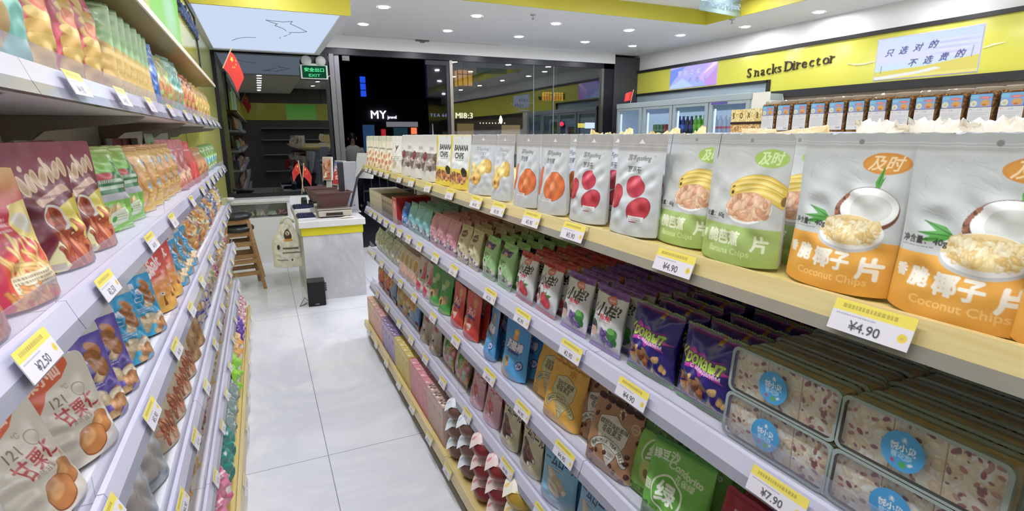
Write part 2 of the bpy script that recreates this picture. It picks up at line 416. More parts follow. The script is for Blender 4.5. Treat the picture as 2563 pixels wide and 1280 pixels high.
    BQ = []
    for a, b2 in zip(rings[:-1], rings[1:]):
        BQ.append(np.stack([a, np.roll(a, -1), np.roll(b2, -1), b2], -1))
    BQ = np.concatenate(BQ); T = np.stack([rings[-1], np.roll(rings[-1], -1), np.full(m, ci)], -1)
    bc = np.array(lin(back)) if back else img[ny // 8: -ny // 8, :2].reshape(-1, 3).mean(0)
    CC = np.concatenate([C[Q.ravel()], np.tile(bc, (BQ.size + T.size, 1))])
    return raw_mesh(name, V, np.concatenate([Q, BQ]), CC, mat, T)
def carton(name, cv, d, top=None, side=None, mat=None, topcv=None):
    """A printed carton: front is the canvas; the other faces take flat colours or a second canvas for the top."""
    img = cv.done(); ny, nx = img.shape[:2]; w, h = cv.w, cv.h
    x, z = np.meshgrid(np.linspace(-w / 2, w / 2, nx), np.linspace(h, 0, ny)); V = np.stack([x, np.full_like(x, -d / 2), z], -1).reshape(-1, 3)
    idx = np.arange(ny * nx).reshape(ny, nx); Q = np.stack([idx[:-1, :-1], idx[1:, :-1], idx[1:, 1:], idx[:-1, 1:]], -1).reshape(-1, 4); C = [img.reshape(-1, 3)[Q.ravel()]]
    Q = [Q]; V = [V]; n = ny * nx
    tl, tr, br, bl = idx[0, 0], idx[0, -1], idx[-1, -1], idx[-1, 0]
    V.append(np.array([(-w / 2, d / 2, h), (w / 2, d / 2, h), (w / 2, d / 2, 0), (-w / 2, d / 2, 0)])); k = n; n += 4
    sc = np.array(lin(side) if side else img.mean((0, 1)))
    for q in ((k, k + 1, k + 2, k + 3), (tl, bl, k + 3, k), (tr, k + 1, k + 2, br), (bl, br, k + 2, k + 3)):
        Q.append(np.array([q])); C.append(np.tile(sc, (4, 1)))
    if topcv is not None:
        ti = topcv.done(); a, b = ti.shape[:2]; X, Y = np.meshgrid(np.linspace(-w / 2, w / 2, b), np.linspace(d / 2, -d / 2, a))
        V.append(np.stack([X, Y, np.full_like(X, h)], -1).reshape(-1, 3)); ix = n + np.arange(a * b).reshape(a, b)
        q = np.stack([ix[:-1, :-1], ix[1:, :-1], ix[1:, 1:], ix[:-1, 1:]], -1).reshape(-1, 4); Q.append(q); C.append(ti.reshape(-1, 3)[(q - n).ravel()])
    else:
        Q.append(np.array([(tl, k, k + 1, tr)][::1])); C.append(np.tile(np.array(lin(top) if top else sc), (4, 1)))
    return raw_mesh(name, np.concatenate(V), np.concatenate(Q), np.concatenate(C), mat, flat=True)
def board(name, cv, mat, thick=0.004, facing=None):
    """A flat printed plate (tag, screen, sign) with thickness: front is the canvas, towards -y, base at z=0."""
    return carton(name, cv, thick, mat=mat, side=facing)
FILM = printed('glossy_film', 0.34, 0.5, coat=0.15)
MATTE = printed('matte_film', 0.5, 0.4)
FOIL = printed('shiny_foil_film', 0.26, 0.6, coat=0.25)
CARD = printed('printed_card', 0.45, 0.4)
# ================================================================ THE ROOM
CEIL = 2.86; YB = 7.72; XR = 5.9; XL = -0.70; YN = -3.2
white_paint = plain('white_paint', 'e6e6e4', 0.6, noise=.02, scale=3)
black_trim = plain('black_trim', '1d1c1f', 0.35)
yellow_gloss = plain('yellow_gloss_panel', 'c3c050', 0.14, spec=0.5, noise=.03, scale=2)
yellow_flat = plain('yellow_flat', 'c4ba3c', 0.5, noise=.04, scale=4)
tile = marble('polished_floor_tile', 'f0f1f6', 'e2e4ec', tile=(0.80, 2.40), rough=0.09, off=(0.165, 2.62), seam=.004)
fl = MB().box(-1.2, XR + .2, YN, YB + .12, -0.06, 0); struct('floor', fl, tile)
# ceiling with a raised tray in the middle of the shop
TX0, TX1, TY1 = 1.0, 4.98, 5.25
c = MB()
c.box(-1.2, XR + .1, TY1, YB + .1, CEIL, CEIL + .05); c.box(-1.2, TX0, YN, TY1, CEIL, CEIL + .05); c.box(TX1, XR + .1, YN, TY1, CEIL, CEIL + .05)
c.box(TX0 - .05, TX1 + .05, YN, TY1 + .05, CEIL + .16, CEIL + .2)
struct('ceiling', c, white_paint)
t = MB(); t.box(TX0, TX1, TY1 - .012, TY1, CEIL - .002, CEIL + .16); t.box(TX1 - .012, TX1, YN, TY1 - .012, CEIL - .002, CEIL + .16); t.box(TX0, TX0 + .012, YN, TY1 - .012, CEIL - .002, CEIL + .16)
struct('trim_1', t, yellow_flat, 'yellow upstand around the raised ceiling tray')
w = MB(); w.box(XR, XR + .1, YN, YB + .1, 0, CEIL); struct('wall_right', w, white_paint)
w = MB(); w.box(-1.2, XR + .1, YN - .1, YN, 0, CEIL + .2); struct('wall_near', w, plain('near_wall_brown', '57504a', .6))
w = MB(); w.box(-.9, XR, YN, YN + .02, 2.06, 2.57); struct('trim_16', w, yellow_gloss, 'yellow band on the wall behind the camera')
w = MB()
for z in (.5, 1.0, 1.45, 1.8): w.box(.1, 2.4, YN, YN + .3, z, z + .025)
struct('trim_17', w, plain('near_shelf_grey', '8a8c92', .4), 'shelves on the wall behind the camera')
w = MB(); w.box(XL - .1, XL, YN, 5.37, 0, CEIL); struct('wall_left', w, plain('warm_white', 'dedcc8', 0.55))
w = MB(); w.box(-.55, -.43, 5.37, YB, 0, CEIL); w.box(XL - .1, -.551, 5.375, 5.45, 0, CEIL)
struct('wall_left_return', w, plain('pale_yellow_panel', 'c6c46a', 0.25), 'pale yellow glossy wall between the wall rack and the shop window')
# bulkhead over the wall rack: yellow band with screens and letters
bx = -.40
w = MB(); w.box(XL, bx, YN, 5.36, 2.02, CEIL); struct('wall_left_bulkhead', w, white_paint)
w = MB(); w.box(bx, bx + .012, YN, 5.36, 2.02, 2.54); struct('trim_2', w, yellow_gloss, 'glossy yellow band above the wall rack')
w = MB(); w.box(bx, bx + .022, YN, 5.36, 2.54, 2.59); w.box(bx, bx + .022, 5.34, 5.375, 2.0, 2.59); struct('trim_3', w, black_trim, 'black edging of the band above the wall rack')
w = MB(); w.prism([(-.62, 1.985), (-.285, 1.985), (-.285, 2.012), (-.62, 2.02)], 'y', YN, 5.15)
struct('trim_4', w, wood('canopy_laminate', '86682c', '977632', 3, 0.35), 'wooden cap board over the wall rack')
w = MB().box(-.285, -.279, YN, 5.15, 1.983, 2.004); struct('trim_5', w, plain('cream_edge', 'e8e2cf', .4), 'cream front edge of the cap board')
# right wall band
band = MB(); band.prism([(YN, 2.10), (5.03, 2.10), (5.03, 2.245), (7.76, 2.245), (7.76, 2.575), (YN, 2.575)], 'x', XR - .03, XR)
struct('trim_6', band, yellow_gloss, 'glossy yellow sign band on the long wall')
w = MB(); w.box(XR - .05, XR, YN, 7.78, 2.575, 2.615); w.box(XR - .05, XR, YN, 5.03, 2.02, 2.10); w.box(XR - .05, XR, 5.03, 7.78, 2.215, 2.245); w.box(XR - .05, XR, 5.0, 5.05, 2.02, 2.245); w.box(XR - .05, XR, 7.75, 7.79, 2.215, 2.615)
struct('trim_7', w, black_trim, 'black edging of the yellow sign band')
w = MB(); w.box(XR - .03, XR, YN, 5.0, 1.72, 2.02); struct('trim_8', w, plain('dark_brown_board', '5d5140', .5), 'brown board below the sign band')  # one even dark brown, the board's own colour
w = MB(); w.box(XR - .02, XR, 5.05, 7.75, 1.9, 2.215); struct('trim_9', w, plain('grey_board', '8d9aa2', .5), 'grey board above the drinks fridge')
# pillar and window wall
w = MB(); w.box(5.40, XR, YB - .05, YB + .25, 0, CEIL - .04); struct('wall_pillar', w, plain('dark_grey_cladding', '3b3d42', .35), 'dark grey pillar in the corner beside the fridge')
w = MB(); w.box(-.6, 5.40, YB - .06, YB + .1, 2.71, CEIL); struct('wall_back', w, white_paint)
fr = plain('dark_window_frame', '26262b', .3, metal=.4)
w = MB(); w.box(-.6, 5.40, YB - .03, YB + .05, 2.63, 2.71); struct('trim_10', w, fr, 'dark head rail over the shop window')
for i in range(8):
    o = MB().box(1.3 + i * .5, 1.42 + i * .5, YB - .034, YB - .03, 2.655, 2.69)
steel = plain('brushed_steel', '9a948a', .28, metal=.9)
glass = clear('window_glass', (0.80, 0.85, 0.88), refl=0.13, rough=0.01)
def window(n, x0, x1, z0=0.0):
    e = empty('window_%d' % n, (x0, YB, 0)); e['kind'] = 'structure'; W_ = x1 - x0
    obj('window_glass', MB().box(.03, W_ - .03, -.006, .006, z0, 2.63), glass, e)
    m = MB(); m.box(0, .045, -.03, .04, z0, 2.63); m.box(W_ - .045, W_, -.03, .04, z0, 2.63); m.box(.045, W_ - .045, -.03, .04, z0, z0 + .05)
    obj('window_frame', m, fr if n == 1 else steel, e); return e
window(1, -.43, .915, .82); 
e = window(2, 2.575, 5.21)
m = MB()
for x in (3.935 - 2.575, 4.285 - 2.575): m.box(x - .006, x + .006, -.009, .009, 0, 2.63)
obj('glass_joint', m, plain('grey_seal', '70747a', .4), e)
w = MB(); w.box(-.6, -.43, YB - .04, YB + .06, 0, 2.71); struct('trim_11', w, fr, 'dark corner post beside the window')
w = MB(); w.box(5.21, 5.40, YB - .03, YB + .05, 0, 2.71); struct('trim_12', w, fr, 'dark post between window and pillar')
w = MB(); w.box(.925, .985, YB - .06, YB + .02, 0, 2.63); w.box(1.0, 1.06, YB + .02, YB + .08, 0, 2.63); struct('trim_13', w, plain('door_post_steel', '77767a', .3, metal=.7), 'steel posts beside the doorway')
w = MB(); w.box(-.43, .92, YB - .02, YB + .06, 0, .82); struct('wall_sill', w, white_paint)
# the door: one glass leaf stands open, the other is shut
e = empty('door_1', (2.225, YB, 0)); e['kind'] = 'structure'
obj('door_leaf', MB().box(.02, .33, -.006, .006, .02, 2.6), clear('door_glass', (.45, .47, .52), refl=.06), e)
obj('door_rail', MB().box(0, .35, -.02, .02, 2.56, 2.62).box(0, .35, -.02, .02, .0, .08).box(.30, .345, -.02, .02, .08, 2.56), plain('dark_steel', '3a3a40', .3, metal=.7), e)
obj('door_handle', MB().cyl((.06, -.05, .8), (.06, -.05, 1.75), .014, n=12).cyl((.06, -.05, .9), (.06, 0, .9), .009).cyl((.06, -.05, 1.65), (.06, 0, 1.65), .009), plain('polished_steel', 'd8dade', .15, metal=1), e, smooth=True)
# slot diffuser and little fittings in the ceiling
e = empty('ceiling_air_slot', (2.35, YB - .2, CEIL)); tag(e, 'long white air slot in the ceiling before the shop window', 'air vent')
obj('slot_frame', MB().box(-1.25, .95, -.05, -.035, -.012, 0).box(-1.25, .95, .035, .05, -.012, 0).box(.935, .95, -.035, .035, -.012, 0).box(-1.25, -1.235, -.035, .035, -.012, 0), plain('vent_white', 'd4d4d2', .4), e)
obj('slot_louvre', MB().box(-1.235, .935, -.035, .035, -.004, 0), plain('vent_grey', 'c2c2c0', .5), e)
obj('bracket', MB().box(-.30, -.12, -.03, .02, -.03, -.004).box(-.24, -.18, -.02, .01, -.045, -.03), plain('bracket_grey', '5a5a5c', .4), e)
for k, (x, y, lab) in enumerate(((2.82, 5.55, 'small fire sprinkler head in the ceiling by the tray edge'), (5.02, 4.88, 'small sprinkler head in the ceiling nearest the long wall'))):
    e = empty('sprinkler', (x, y, CEIL)); tag(e, lab, 'sprinkler', 'ceiling sprinklers')
    obj('rose', MB().lathe([(.03, 0), (.03, -.006), (.012, -.01)], 14), plain('chrome', 'b0b0b0', .2, metal=1), e, smooth=True)
    obj('deflector', MB().cyl((0, 0, -.01), (0, 0, -.04), .006, n=8).lathe([(.016, -.042), (.016, -.045)], 12), plain('chrome', 'b0b0b0', .2, metal=1), e)

# ---------------------------------------------------------------- ceiling lamps
lamp_ring = plain('lamp_ring', 'e0e0e0', .35); lamp_face = glow('lamp_face', 'f6f7ff', LAMP)
RB = MB().lathe([(.045, -.001), (.062, -.006), (.062, 0)], 24); 
face = MB().lathe([(.0495, -.0035), (.0495, -.0045)], 24)
proto = None
def downlight(x, y, z, label, group='recessed ceiling lights'):
    global proto
    if proto is None:
        e = empty('downlight', (x, y, z)); rm = MB()
        n = 24; prof = [(.050, -.003), (.060, -.006), (.064, -.001)]
        v = [(r * math.cos(2 * PI * i / n), r * math.sin(2 * PI * i / n), q) for r, q in prof for i in range(n)]
        rm.add(v, [(j * n + i, j * n + (i + 1) % n, (j + 1) * n + (i + 1) % n, (j + 1) * n + i) for j in range(2) for i in range(n)])
        obj('trim_ring', rm, lamp_ring, e, smooth=True); obj('diffuser', face, lamp_face, e); proto = e
    else:
        e = proto.copy(); COL.objects.link(e); e.location = (x, y, z)
        for ch in proto.children:
            q = ch.copy(); COL.objects.link(q); q.parent = e
    tag(e, label, 'ceiling light', group)
vis = [(1.24, 6.80, 'row by the window, first from the till'), (1.276, 5.845, 'second row, first from the till'), (2.264, 6.80, 'row by the window, second from the till'), (2.289, 5.86, 'second row, second from the till'),
       (3.26, 6.83, 'row by the window, third from the till'), (3.29, 5.88, 'second row, third from the till'), (4.30, 6.84, 'row by the window, fourth from the till'), (4.34, 5.89, 'second row, fourth from the till'),
       (5.14, 6.87, 'row by the window, fifth from the till'), (5.18, 5.9, 'second row, fifth from the till'), (5.51, 5.14, 'by the sign wall, beside the tray corner'), (5.59, 4.23, 'by the sign wall, beyond the tray corner')]
for x, y, l in vis: downlight(x, y, CEIL, 'round ceiling downlight in the ' + l if l[0] != 'b' else 'round ceiling downlight ' + l)
k = 0
for y in (3.1, 1.6, 0.1, -1.5): downlight(5.45, y, CEIL, 'round downlight over the far aisle by the sign wall', 'downlights along the sign wall')
for y in (4.6, 4.0, 3.4, 2.8, 2.2, 1.6, 1.0, .4, -.3, -1.1, -2.0): downlight(.14, y, CEIL, 'unseen downlight added above the snack aisle', 'downlights added above the snack aisle')  # unseen lamp row, added to brighten the rack fronts
for x in (1.6, 2.7, 3.8, 4.6):
    for y in (4.4, 3.2, 2.0, .8, -.6, -2.0): downlight(x, y, CEIL + .16, 'round downlight inside the raised ceiling tray', 'downlights inside the ceiling tray')

# light box over the till
e = empty('ceiling_light_box', (.18, 6.35, 2.6)); tag(e, 'large square light box under the ceiling with a yellow front fascia', 'light box')
obj('diffuser_panel', MB().box(-.56, .56, -1.25, 1.17, .012, .02), glow('light_box_panel', 'd6e6ff', BOX), e)
fx = MB(); x0, x1, y0, y1 = -.63, .63, -1.29, 1.30
fx.box(x0, -.56, y0, y1, 0, .26); fx.box(.56, x1, y0, y1, 0, .26); fx.box(-.56, .56, 1.17, y1, 0, .26); fx.box(-.56, .56, y0, -1.25, 0, .26)
obj('frame', fx, plain('light_box_white', 'eeeef8', .35), e)
obj('fascia', MB().box(x0 - .02, x1 + .01, y0 - .012, y0 - .001, -.006, .26), yellow_flat, e)
for pts in ([(-.02, -.75), (.12, -.72), (.2, -.78)], [(-.02, -.75), (.03, -.66), (.08, -.60), (.06, -.52), (.13, -.40), (.17, -.28)], [(.2, -.78), (.19, -.65), (.26, -.52), (.36, -.3), (.3, -.22), (.2, -.2)], [(.22, -.14), (.2, -.06)], [(.19, -.0), (.16, .07)], [(.13, .12), (.13, .22)], [(-.34, .55), (-.28, .38), (-.2, .28), (-.1, .26)]):
    obj('crack_line', MB().tube([(a, b, .010) for a, b in pts], .003, 5), plain('crack_grey', '8a94a8', .6), e)

# ---------------------------------------------------------------- sign band letters and screens
def serif_text(s, size, mat, name, parent, loc, rot, gap=0.0, depth=.012, bold=.012, shear=0):
    """raised letters, one mesh: each glyph outline thickened, with slab serifs on upright strokes"""
    mb = MB(); x = 0.0
    for ch in s:
        if ch == ' ': x += size * .28; continue
        v, T = tris(ch); 
        wd = v[:, 0].max() - v[:, 0].min(); mn = v[:, 0].min(); o = len(mb.v)
        for yy in (0, -depth):
            for dx in (0,):
                mb.v += [(x + (p[0] - mn) * size + p[1] * shear * size, yy, p[1] * size) for p in v]
        nv = len(v)
        mb.f += [tuple(o + i for i in t) for t in T] + [tuple(o + nv + i for i in t) for t in T]
        from collections import Counter
        cnt = Counter(); dr = {}
        for t in T:
            for a, b in ((t[0], t[1]), (t[1], t[2]), (t[2], t[0])):
                kk = (min(a, b), max(a, b)); cnt[kk] += 1; dr[kk] = (a, b)
        mb.f += [(o + a, o + b, o + nv + b, o + nv + a) for kk, n in cnt.items() if n == 1 for a, b in (dr[kk],)]
        if bold:
            bw = bold
            stems = {'n': [0, wd], 'k': [0], 'D': [0], 'i': [wd / 2], 'r': [0], 't': []}.get(ch, [])
            for sx in stems:
                cx = x + sx * size + (size * .03 if sx == 0 else (-size * .03 if ch != 'i' else 0))
                tops = [0.0]
                if ch in 'kD': tops.append(.69 if ch == 'D' else .72)
                if ch in 'nri' and sx != wd: tops.append(.5)
                for zt in tops: mb.box(cx - size * .10 if zt == 0 or ch == 'D' else cx - size * .12, cx + size * .10 if zt == 0 else cx + size * .04, -depth, 0, zt * size - (size * .05 if zt else 0), zt * size + (0 if zt else size * .05))
        x += wd * size + gap
    return obj(name, mb, mat, parent, loc, rot), x
dark_letters = plain('dark_brown_letters', '2a2118', .35)
SIGN = empty('sign_letters', (XR - .03, 5.37, 2.30)); tag(SIGN, 'dark raised serif letters reading SnacksDirector on the yellow band', 'sign')
xx = 5.37
word = 'SnacksDirector'
px = [0, .117, .207, .29, .372, .448, .545, .655, .70, .765, .86, .94, 1.02, 1.105]
for i, ch in enumerate(word):
    serif_text(ch, .158 if ch not in 'SD' else .165, dark_letters, 'letter', SIGN, (-.0, -px[i] * 1.03, 0.004 * i), (0, 0, R(-90)), bold=.01, depth=.014)
SCREEN = glow_print('lit_screen', 1.06)
def screen(name, cv, loc, rz, label, cat='screen'):
    e = empty(name, loc, (0, 0, R(rz))); tag(e, label, cat)
    obj('screen_picture', board('screen_picture', cv, SCREEN, .006), None, e)
    w, h = cv.w, cv.h; m = MB(); m.box(-w / 2 - .01, w / 2 + .01, .004, .012, -.01, h + .01); obj('screen_back', m, plain('screen_rim', 'b8b2cc', .4), e); return e
cv = Cv(.95, .30, .006, '9fb4ff'); cv.grad(0, 0, 1, 1, 'c0b2ff', 'a8bcff'); cv.poly([(0, .1), (.35, 0), (.1, .6), (0, .9)], '7d98f5'); cv.poly([(.62, .62), (.85, 0), (1, 0), (1, .25), (.75, .8)], 'd9b8ff'); cv.poly([(.7, .5), (.93, 0), (1, 0), (1, .1)], 'f0e4ff'); cv.poly([(.75, .9), (1, .2), (1, 1), (.8, 1)], 'cf9cf2'); cv.poly([(0, .9), (.3, .55), (.55, 1), (0, 1)], 'b9d4ff')
for i, ch in enumerate('货比三家'): cv.text(ch, .22 + i * .135, .3, .08, 'eef2ff', shear=.25, halo='9aa6d8', hw=.03)
for i, ch in enumerate('不吃亏'): cv.text(ch, .46 + i * .16, .68, .08, '7f8cc0', shear=.25)
screen('wall_screen', cv, (XR - .035, 6.38, 2.265), -90, 'lit violet screen on the yellow band above the fridge')
cv = Cv(.90, .39, .005, 'dbe6ff'); cv.grad(0, 0, 1, .55, 'cfe4ff', 'e2e2ff'); cv.grad(0, .55, 1, .78, 'dde2fb', 'cfeaf8')
for i in range(7): cv.ell(.75, .2 + i * .06, .34 - .02 * i, .012, 'b9bff0' if i % 2 else 'f0eefc', al=.5, soft=1)
cv.poly([(0, .80), (.5, .76), (1, .62), (1, 1), (0, 1)], 'e8dc66'); cv.grad(0, .93, 1, 1, 'f0e98a', 'efe36a'); cv.poly([(0, .93), (.45, .86), (.62, .8), (.68, .84), (.55, .9), (.2, .97), (0, 1)], 'eef2f4'); cv.line([(.07, .66), (.07, .85)], .006, '7b86b0'); cv.line([(.94, .42), (.93, .66)], .006, '7b86b0')
for i, ch in enumerate('只选对的'): cv.text(ch, .14 + i * .145, .36 - .025 * i, .085, '5862a0', shear=.35, bold=.02)
for i, ch in enumerate('不选贵的'): cv.text(ch, .40 + i * .145, .66 - .03 * i, .085, '5862a0', shear=.35, bold=.02)
screen('wall_screen', cv, (XR - .035, 3.27, 2.125), -90, 'lit screen of sky and rapeseed field with blue calligraphy')
# pale brush strokes painted on the band either side of the big screen
for pts, rr, lab_ in (([(XR - .032, 4.03, 2.325), (XR - .032, 3.95, 2.305), (XR - .032, 3.85, 2.30), (XR - .032, 3.74, 2.312)], [.004, .008, .008, .006], 'pale painted swoosh between the sign letters and the big screen'), ([(XR - .032, 2.80, 2.318), (XR - .032, 2.73, 2.335), (XR - .032, 2.64, 2.345)], [.006, .01, .003], 'pale painted swoosh beyond the big screen, away from the sign letters')):
    o = obj('brush_stroke', MB().tube(pts, rr, 6), plain('pale_yellow_paint', 'f2eeb0', .4)); tag(o, lab_, 'wall decoration', 'painted swooshes on the yellow band')
cv = Cv(.88, .45, .02, '74d848'); cv.grad(0, 0, 1, 1, '6cd23c', '9ae86a')
screen('wall_screen', cv, (1.3, YN + .026, 2.08), 180, 'lit green screen mirrored in the window by the till')
# left band: green screen and letters
cv = Cv(1.08, .44, .012, '8ee46a'); cv.grad(0, 0, 1, 1, '7fe05a', 'b8ee9a'); cv.ell(.6, .5, .3, .16, 'c8f0d8', al=.8, soft=1); cv.ell(.2, .3, .2, .2, '9cf070', al=.6, soft=1)
screen('wall_screen', cv, (bx + .015, 3.6, 2.06), 90, 'lit bright green screen above the wall rack')
cv = Cv(1.1, .44, .02, 'd4dcd8'); cv.grad(0, 0, 1, 1, 'cfd8e4', 'dfe4da')
screen('wall_screen', cv, (bx + .015, 2.0, 2.06), 90, 'lit pale grey screen above the wall rack')
e = empty('sign_letters', (bx + .013, 4.22, 2.37)); tag(e, 'dark blue letters spelling SnacksDirector above the wall rack', 'sign')
for i, ch in enumerate(word): serif_text(ch, .158, plain('navy_letters', '3c4a7c', .35), 'letter', e, (0, px[i], 0), (0, 0, R(90)), bold=.01, depth=.02)
# hanging acrylic sign, seen from behind
e = empty('hanging_sign', (4.55, 4.6, 2.83)); tag(e, 'clear hanging sign with mirrored white letters near the ceiling tray', 'hanging sign')
obj('acrylic_plate', MB().box(-.33, .33, -.004, .004, .0, .26), clear('tinted_acrylic', (.72, .82, .84), refl=.12, haze=.15, hazecol=(.55, .75, .85)), e, rot=(0, 0, R(8)))
le, wdt = serif_text('Snacks Director', .085, glow('sign_letter_glow', 'cfeaff', .85), 'letters', e, (.30, .012, .06), (0, 0, R(188)), gap=.004, depth=.003, bold=0)
le.scale = (1.0, 1, 1.0)
obj('hanging_wire', MB().cyl((-.2, 0, .26), (-.2, 0, .4), .002, n=6).cyl((.2, 0, .26), (.2, 0, .4), .002, n=6), steel, e)
# ================================================================ OUTSIDE (night street)
asph = plain('night_paving', '2a2c32', .5, noise=.2, scale=3)
struct('ground_outside', MB().box(-14, 45, YB + .12, 70, -.12, -.02), asph, 'dark paving of the street outside')
dk = plain('night_building', '14151c', .7)
for nm, b, lab in (('building', (-10, 5.2, 40, 46, 0, 16), 'dark tall building beyond the street'), ('building', (15.5, 40, 38, 44, 0, 8), 'dark building at the far end of the street')):
    o = obj(nm, MB().box(*b), dk); tag(o, lab, 'building')
def lit(name, mb, c, s, label, cat):
    o = obj(name, mb, glow('lit_' + c, c, s)); tag(o, label, cat); return o
fac = MB().box(3.3, 17, 21.3, 23, 0, 3.0); o = obj('building', fac, dk); tag(o, 'long dark low facade carrying the lit shop signs outside', 'building')
o = obj('building', MB().box(5.6, 11.5, 40, 44, 0, 7.5), dk); tag(o, 'dark block with the blue light column outside', 'building')
e = empty('light_column', (6.98, 39.95, 0)); tag(e, 'tall stack of blue lit panels on the dark building', 'light column')
for i in range(4): obj('blue_panel', MB().box(-.18, .18, -.05, .05, 3.75 + i * .47, 4.16 + i * .47), glow('blue_led', '2a5cff', .75), e)
Q = 21.22 / 20
def sc(x): return x * Q
def sz(z): return 1.6 + (z - 1.6) * Q
def neon(s, x, z, size, c, st, label, cat='shop sign', gap=.05):
    e, w = serif_text(s, size * Q, glow('neon_' + c, c, st), 'neon_letters', None, (sc(x), 21.306, sz(z)), (0, 0, 0), gap=gap, depth=.08, bold=0); tag(e, label, cat)
def lit(name, x0, x1, z0, z1, c, s, label, cat):
    o = obj(name, MB().box(sc(x0), sc(x1), 21.22, 21.305, sz(z0), sz(z1)), glow('lit_' + c, c, s)); tag(o, label, cat); return o
neon('MY', 3.72, 2.17, .40, 'f4f0ff', 2.2, 'white glowing sign letters MY on the shop across the street')
neon('jewel', 4.30, 2.17, .16, 'e8e4ff', 1.3, 'small white glowing letters beside the big letters', gap=.01)
neon('TEA 66', 5.9, 2.25, .17, 'cfd2ff', 1.0, 'small pale glowing letters beside the doorway post')
neon('MI8:3', 6.9, 2.2, .30, 'fff0d0', 1.6, 'warm white glowing shop letters beyond the window')
lit('light_panel', 6.62, 6.78, 2.1, 2.55, 'c8d4ff', 1.3, 'white glowing upright panel behind the steel post', 'light panel')
for i in range(9):
    o = obj('street_bulb', MB().lathe([(.002, -.03), (.03, 0), (.002, .03)], 8, (sc(7.9 + .13 * i), 21.28, 2.05)), glow('bulb_warm', 'ffe8c8', 2)); tag(o, '%s small warm bulb from the doorway on the facade outside' % nth(i + 1), 'bulb', 'row of street bulbs')
e = empty('street_lamp', (8.75, 20, 0)); tag(e, 'glowing street lamp on a thin dark pole outside', 'street lamp')
obj('pole', MB().cyl((0, 0, 0), (0, 0, 2.0), .03, n=8), dk, e); obj('lamp_head', MB().lathe([(.02, 2.0), (.06, 2.05), (.075, 2.15), (.04, 2.26), (.01, 2.32)], 12), glow('lamp_head_glow', 'fff6dc', 3), e, smooth=True)
lit('shop_front', 6.95, 7.6, .8, 2.0, 'b08a58', .6, 'dim warm lit shop front under the warm sign letters', 'shop front')
lit('shop_front', 8.75, 9.6, .8, 1.95, 'c8a878', .6, 'bright warm kiosk front beyond the street lamp', 'shop front')
lit('shop_front', 4.25, 5.4, 1.88, 2.06, '9a98a4', .5, 'pale lit canopy edge beside the glowing letters', 'shop front')
lit('shop_front', 4.5, 5.0, 1.2, 1.85, '2c4a58', .5, 'teal lit shop window under the pale canopy', 'shop front')
lit('shop_front', 3.4, 3.8, 1.0, 1.95, '31507a', .6, 'blue lit display beneath the glowing letters', 'shop front')
lit('lit_lantern', 5.15, 5.35, 1.62, 1.85, 'ff7a4a', 1.2, 'orange red glow of a small lantern on the facade', 'lantern')
lit('light_panel', 4.05, 4.2, 1.55, 1.8, 'd0303c', .6, 'red lit panel on the shop facade outside', 'light panel')
e = empty('traffic_light', (11.52, 20, 0)); tag(e, 'red traffic light glowing outside', 'traffic light')
obj('pole', MB().cyl((-.12, 0, 0), (-.12, 0, 2.4), .03, n=8), plain('pole_red', '6a2a2a', .5), e); obj('red_lens', MB().lathe([(.002, 1.9), (.09, 1.96), (.09, 2.04), (.002, 2.1)], 12), glow('red_signal', 'ff2a4a', 2.5), e)
lit('light_panel', 12.35, 12.65, 1.85, 2.03, 'ffe24a', 1.3, 'yellow lit sign panel outside near the pillar', 'light panel')
lit('light_panel', 12.7, 13.15, 1.82, 2.06, 'e8f0ff', 1.6, 'white lit sign panel outside near the pillar', 'light panel')
o = empty('street_pergola', (0, 11.5, -.02)); obj('beam', MB().box(1.2, 9.0, -.06, .06, 3.32, 3.44), dk, o); obj('post', MB().box(1.2, 1.3, -.06, .06, 0, 3.32), dk, o); obj('post', MB().box(8.9, 9.0, -.06, .06, 0, 3.32), dk, o); tag(o, 'dark timber frame outside from which the lanterns hang', 'pergola')
o = obj('added_pergola_lamp', MB().lathe([(.13, 3.30), (.13, 3.27), (.01, 3.27)], 20, (2.0, 11.5, 0)), glow('added_lamp_glow', 'f4f4ff', 45)); tag(o, 'unseen lamp added under the timber frame to light the person', 'lamp')  # unseen lamp, added to brighten the passer-by
def lantern(x, y, z, s, label):
    e = empty('hanging_lantern', (x, y, z)); tag(e, label, 'lantern', 'orange lanterns outside the window')
    obj('lit_shade', MB().box(-.5 * s, .5 * s, -.3 * s, .3 * s, 0, s * .95), glow('lantern_orange', 'f0a03c', .75), e)
    m = MB(); m.box(-.58 * s, .58 * s, -.36 * s, .36 * s, .95 * s, 1.06 * s)
    for u in (-.5, -.17, .17, .5): m.box((u - .03) * s, (u + .03) * s, -.32 * s, -.3 * s, 0, .95 * s)
    m.box(-.52 * s, .52 * s, -.32 * s, -.3 * s, .68 * s, .73 * s); m.box(-.5 * s, .5 * s, -.33 * s, -.3 * s, -.05 * s, .0)
    obj('lantern_lattice', m, plain('lantern_brown', '5a3018', .5), e)
    obj('lantern_cord', MB().cyl((0, 0, 1.06 * s), (0, 0, 3.301 - z), .012, n=8), dk, e)
lantern(4.16, 11.5, 2.62, .34, 'large orange lattice lantern outside beside the steel post')
lantern(6.22, 11.5, 2.36, .20, 'orange lattice lantern outside, first of the low pair'); lantern(6.52, 11.5, 2.36, .20, 'orange lattice lantern outside, second of the low pair')
e = empty('street_railing', (1.2, 13.5, -.02)); tag(e, 'white street railing outside the doorway', 'railing')
rl = plain('railing_paint', '8a8a90', .5)
obj('rail', MB().box(0, 3.2, -.02, .02, 1.02, 1.06).box(0, 3.2, -.02, .02, .25, .29), rl, e)
for i in range(17): obj('baluster', MB().box(i * .2 - (.02 if i == 16 else 0), i * .2 + .02 - (.02 if i == 16 else 0), -.012, .012, 0, 1.02), rl, e)
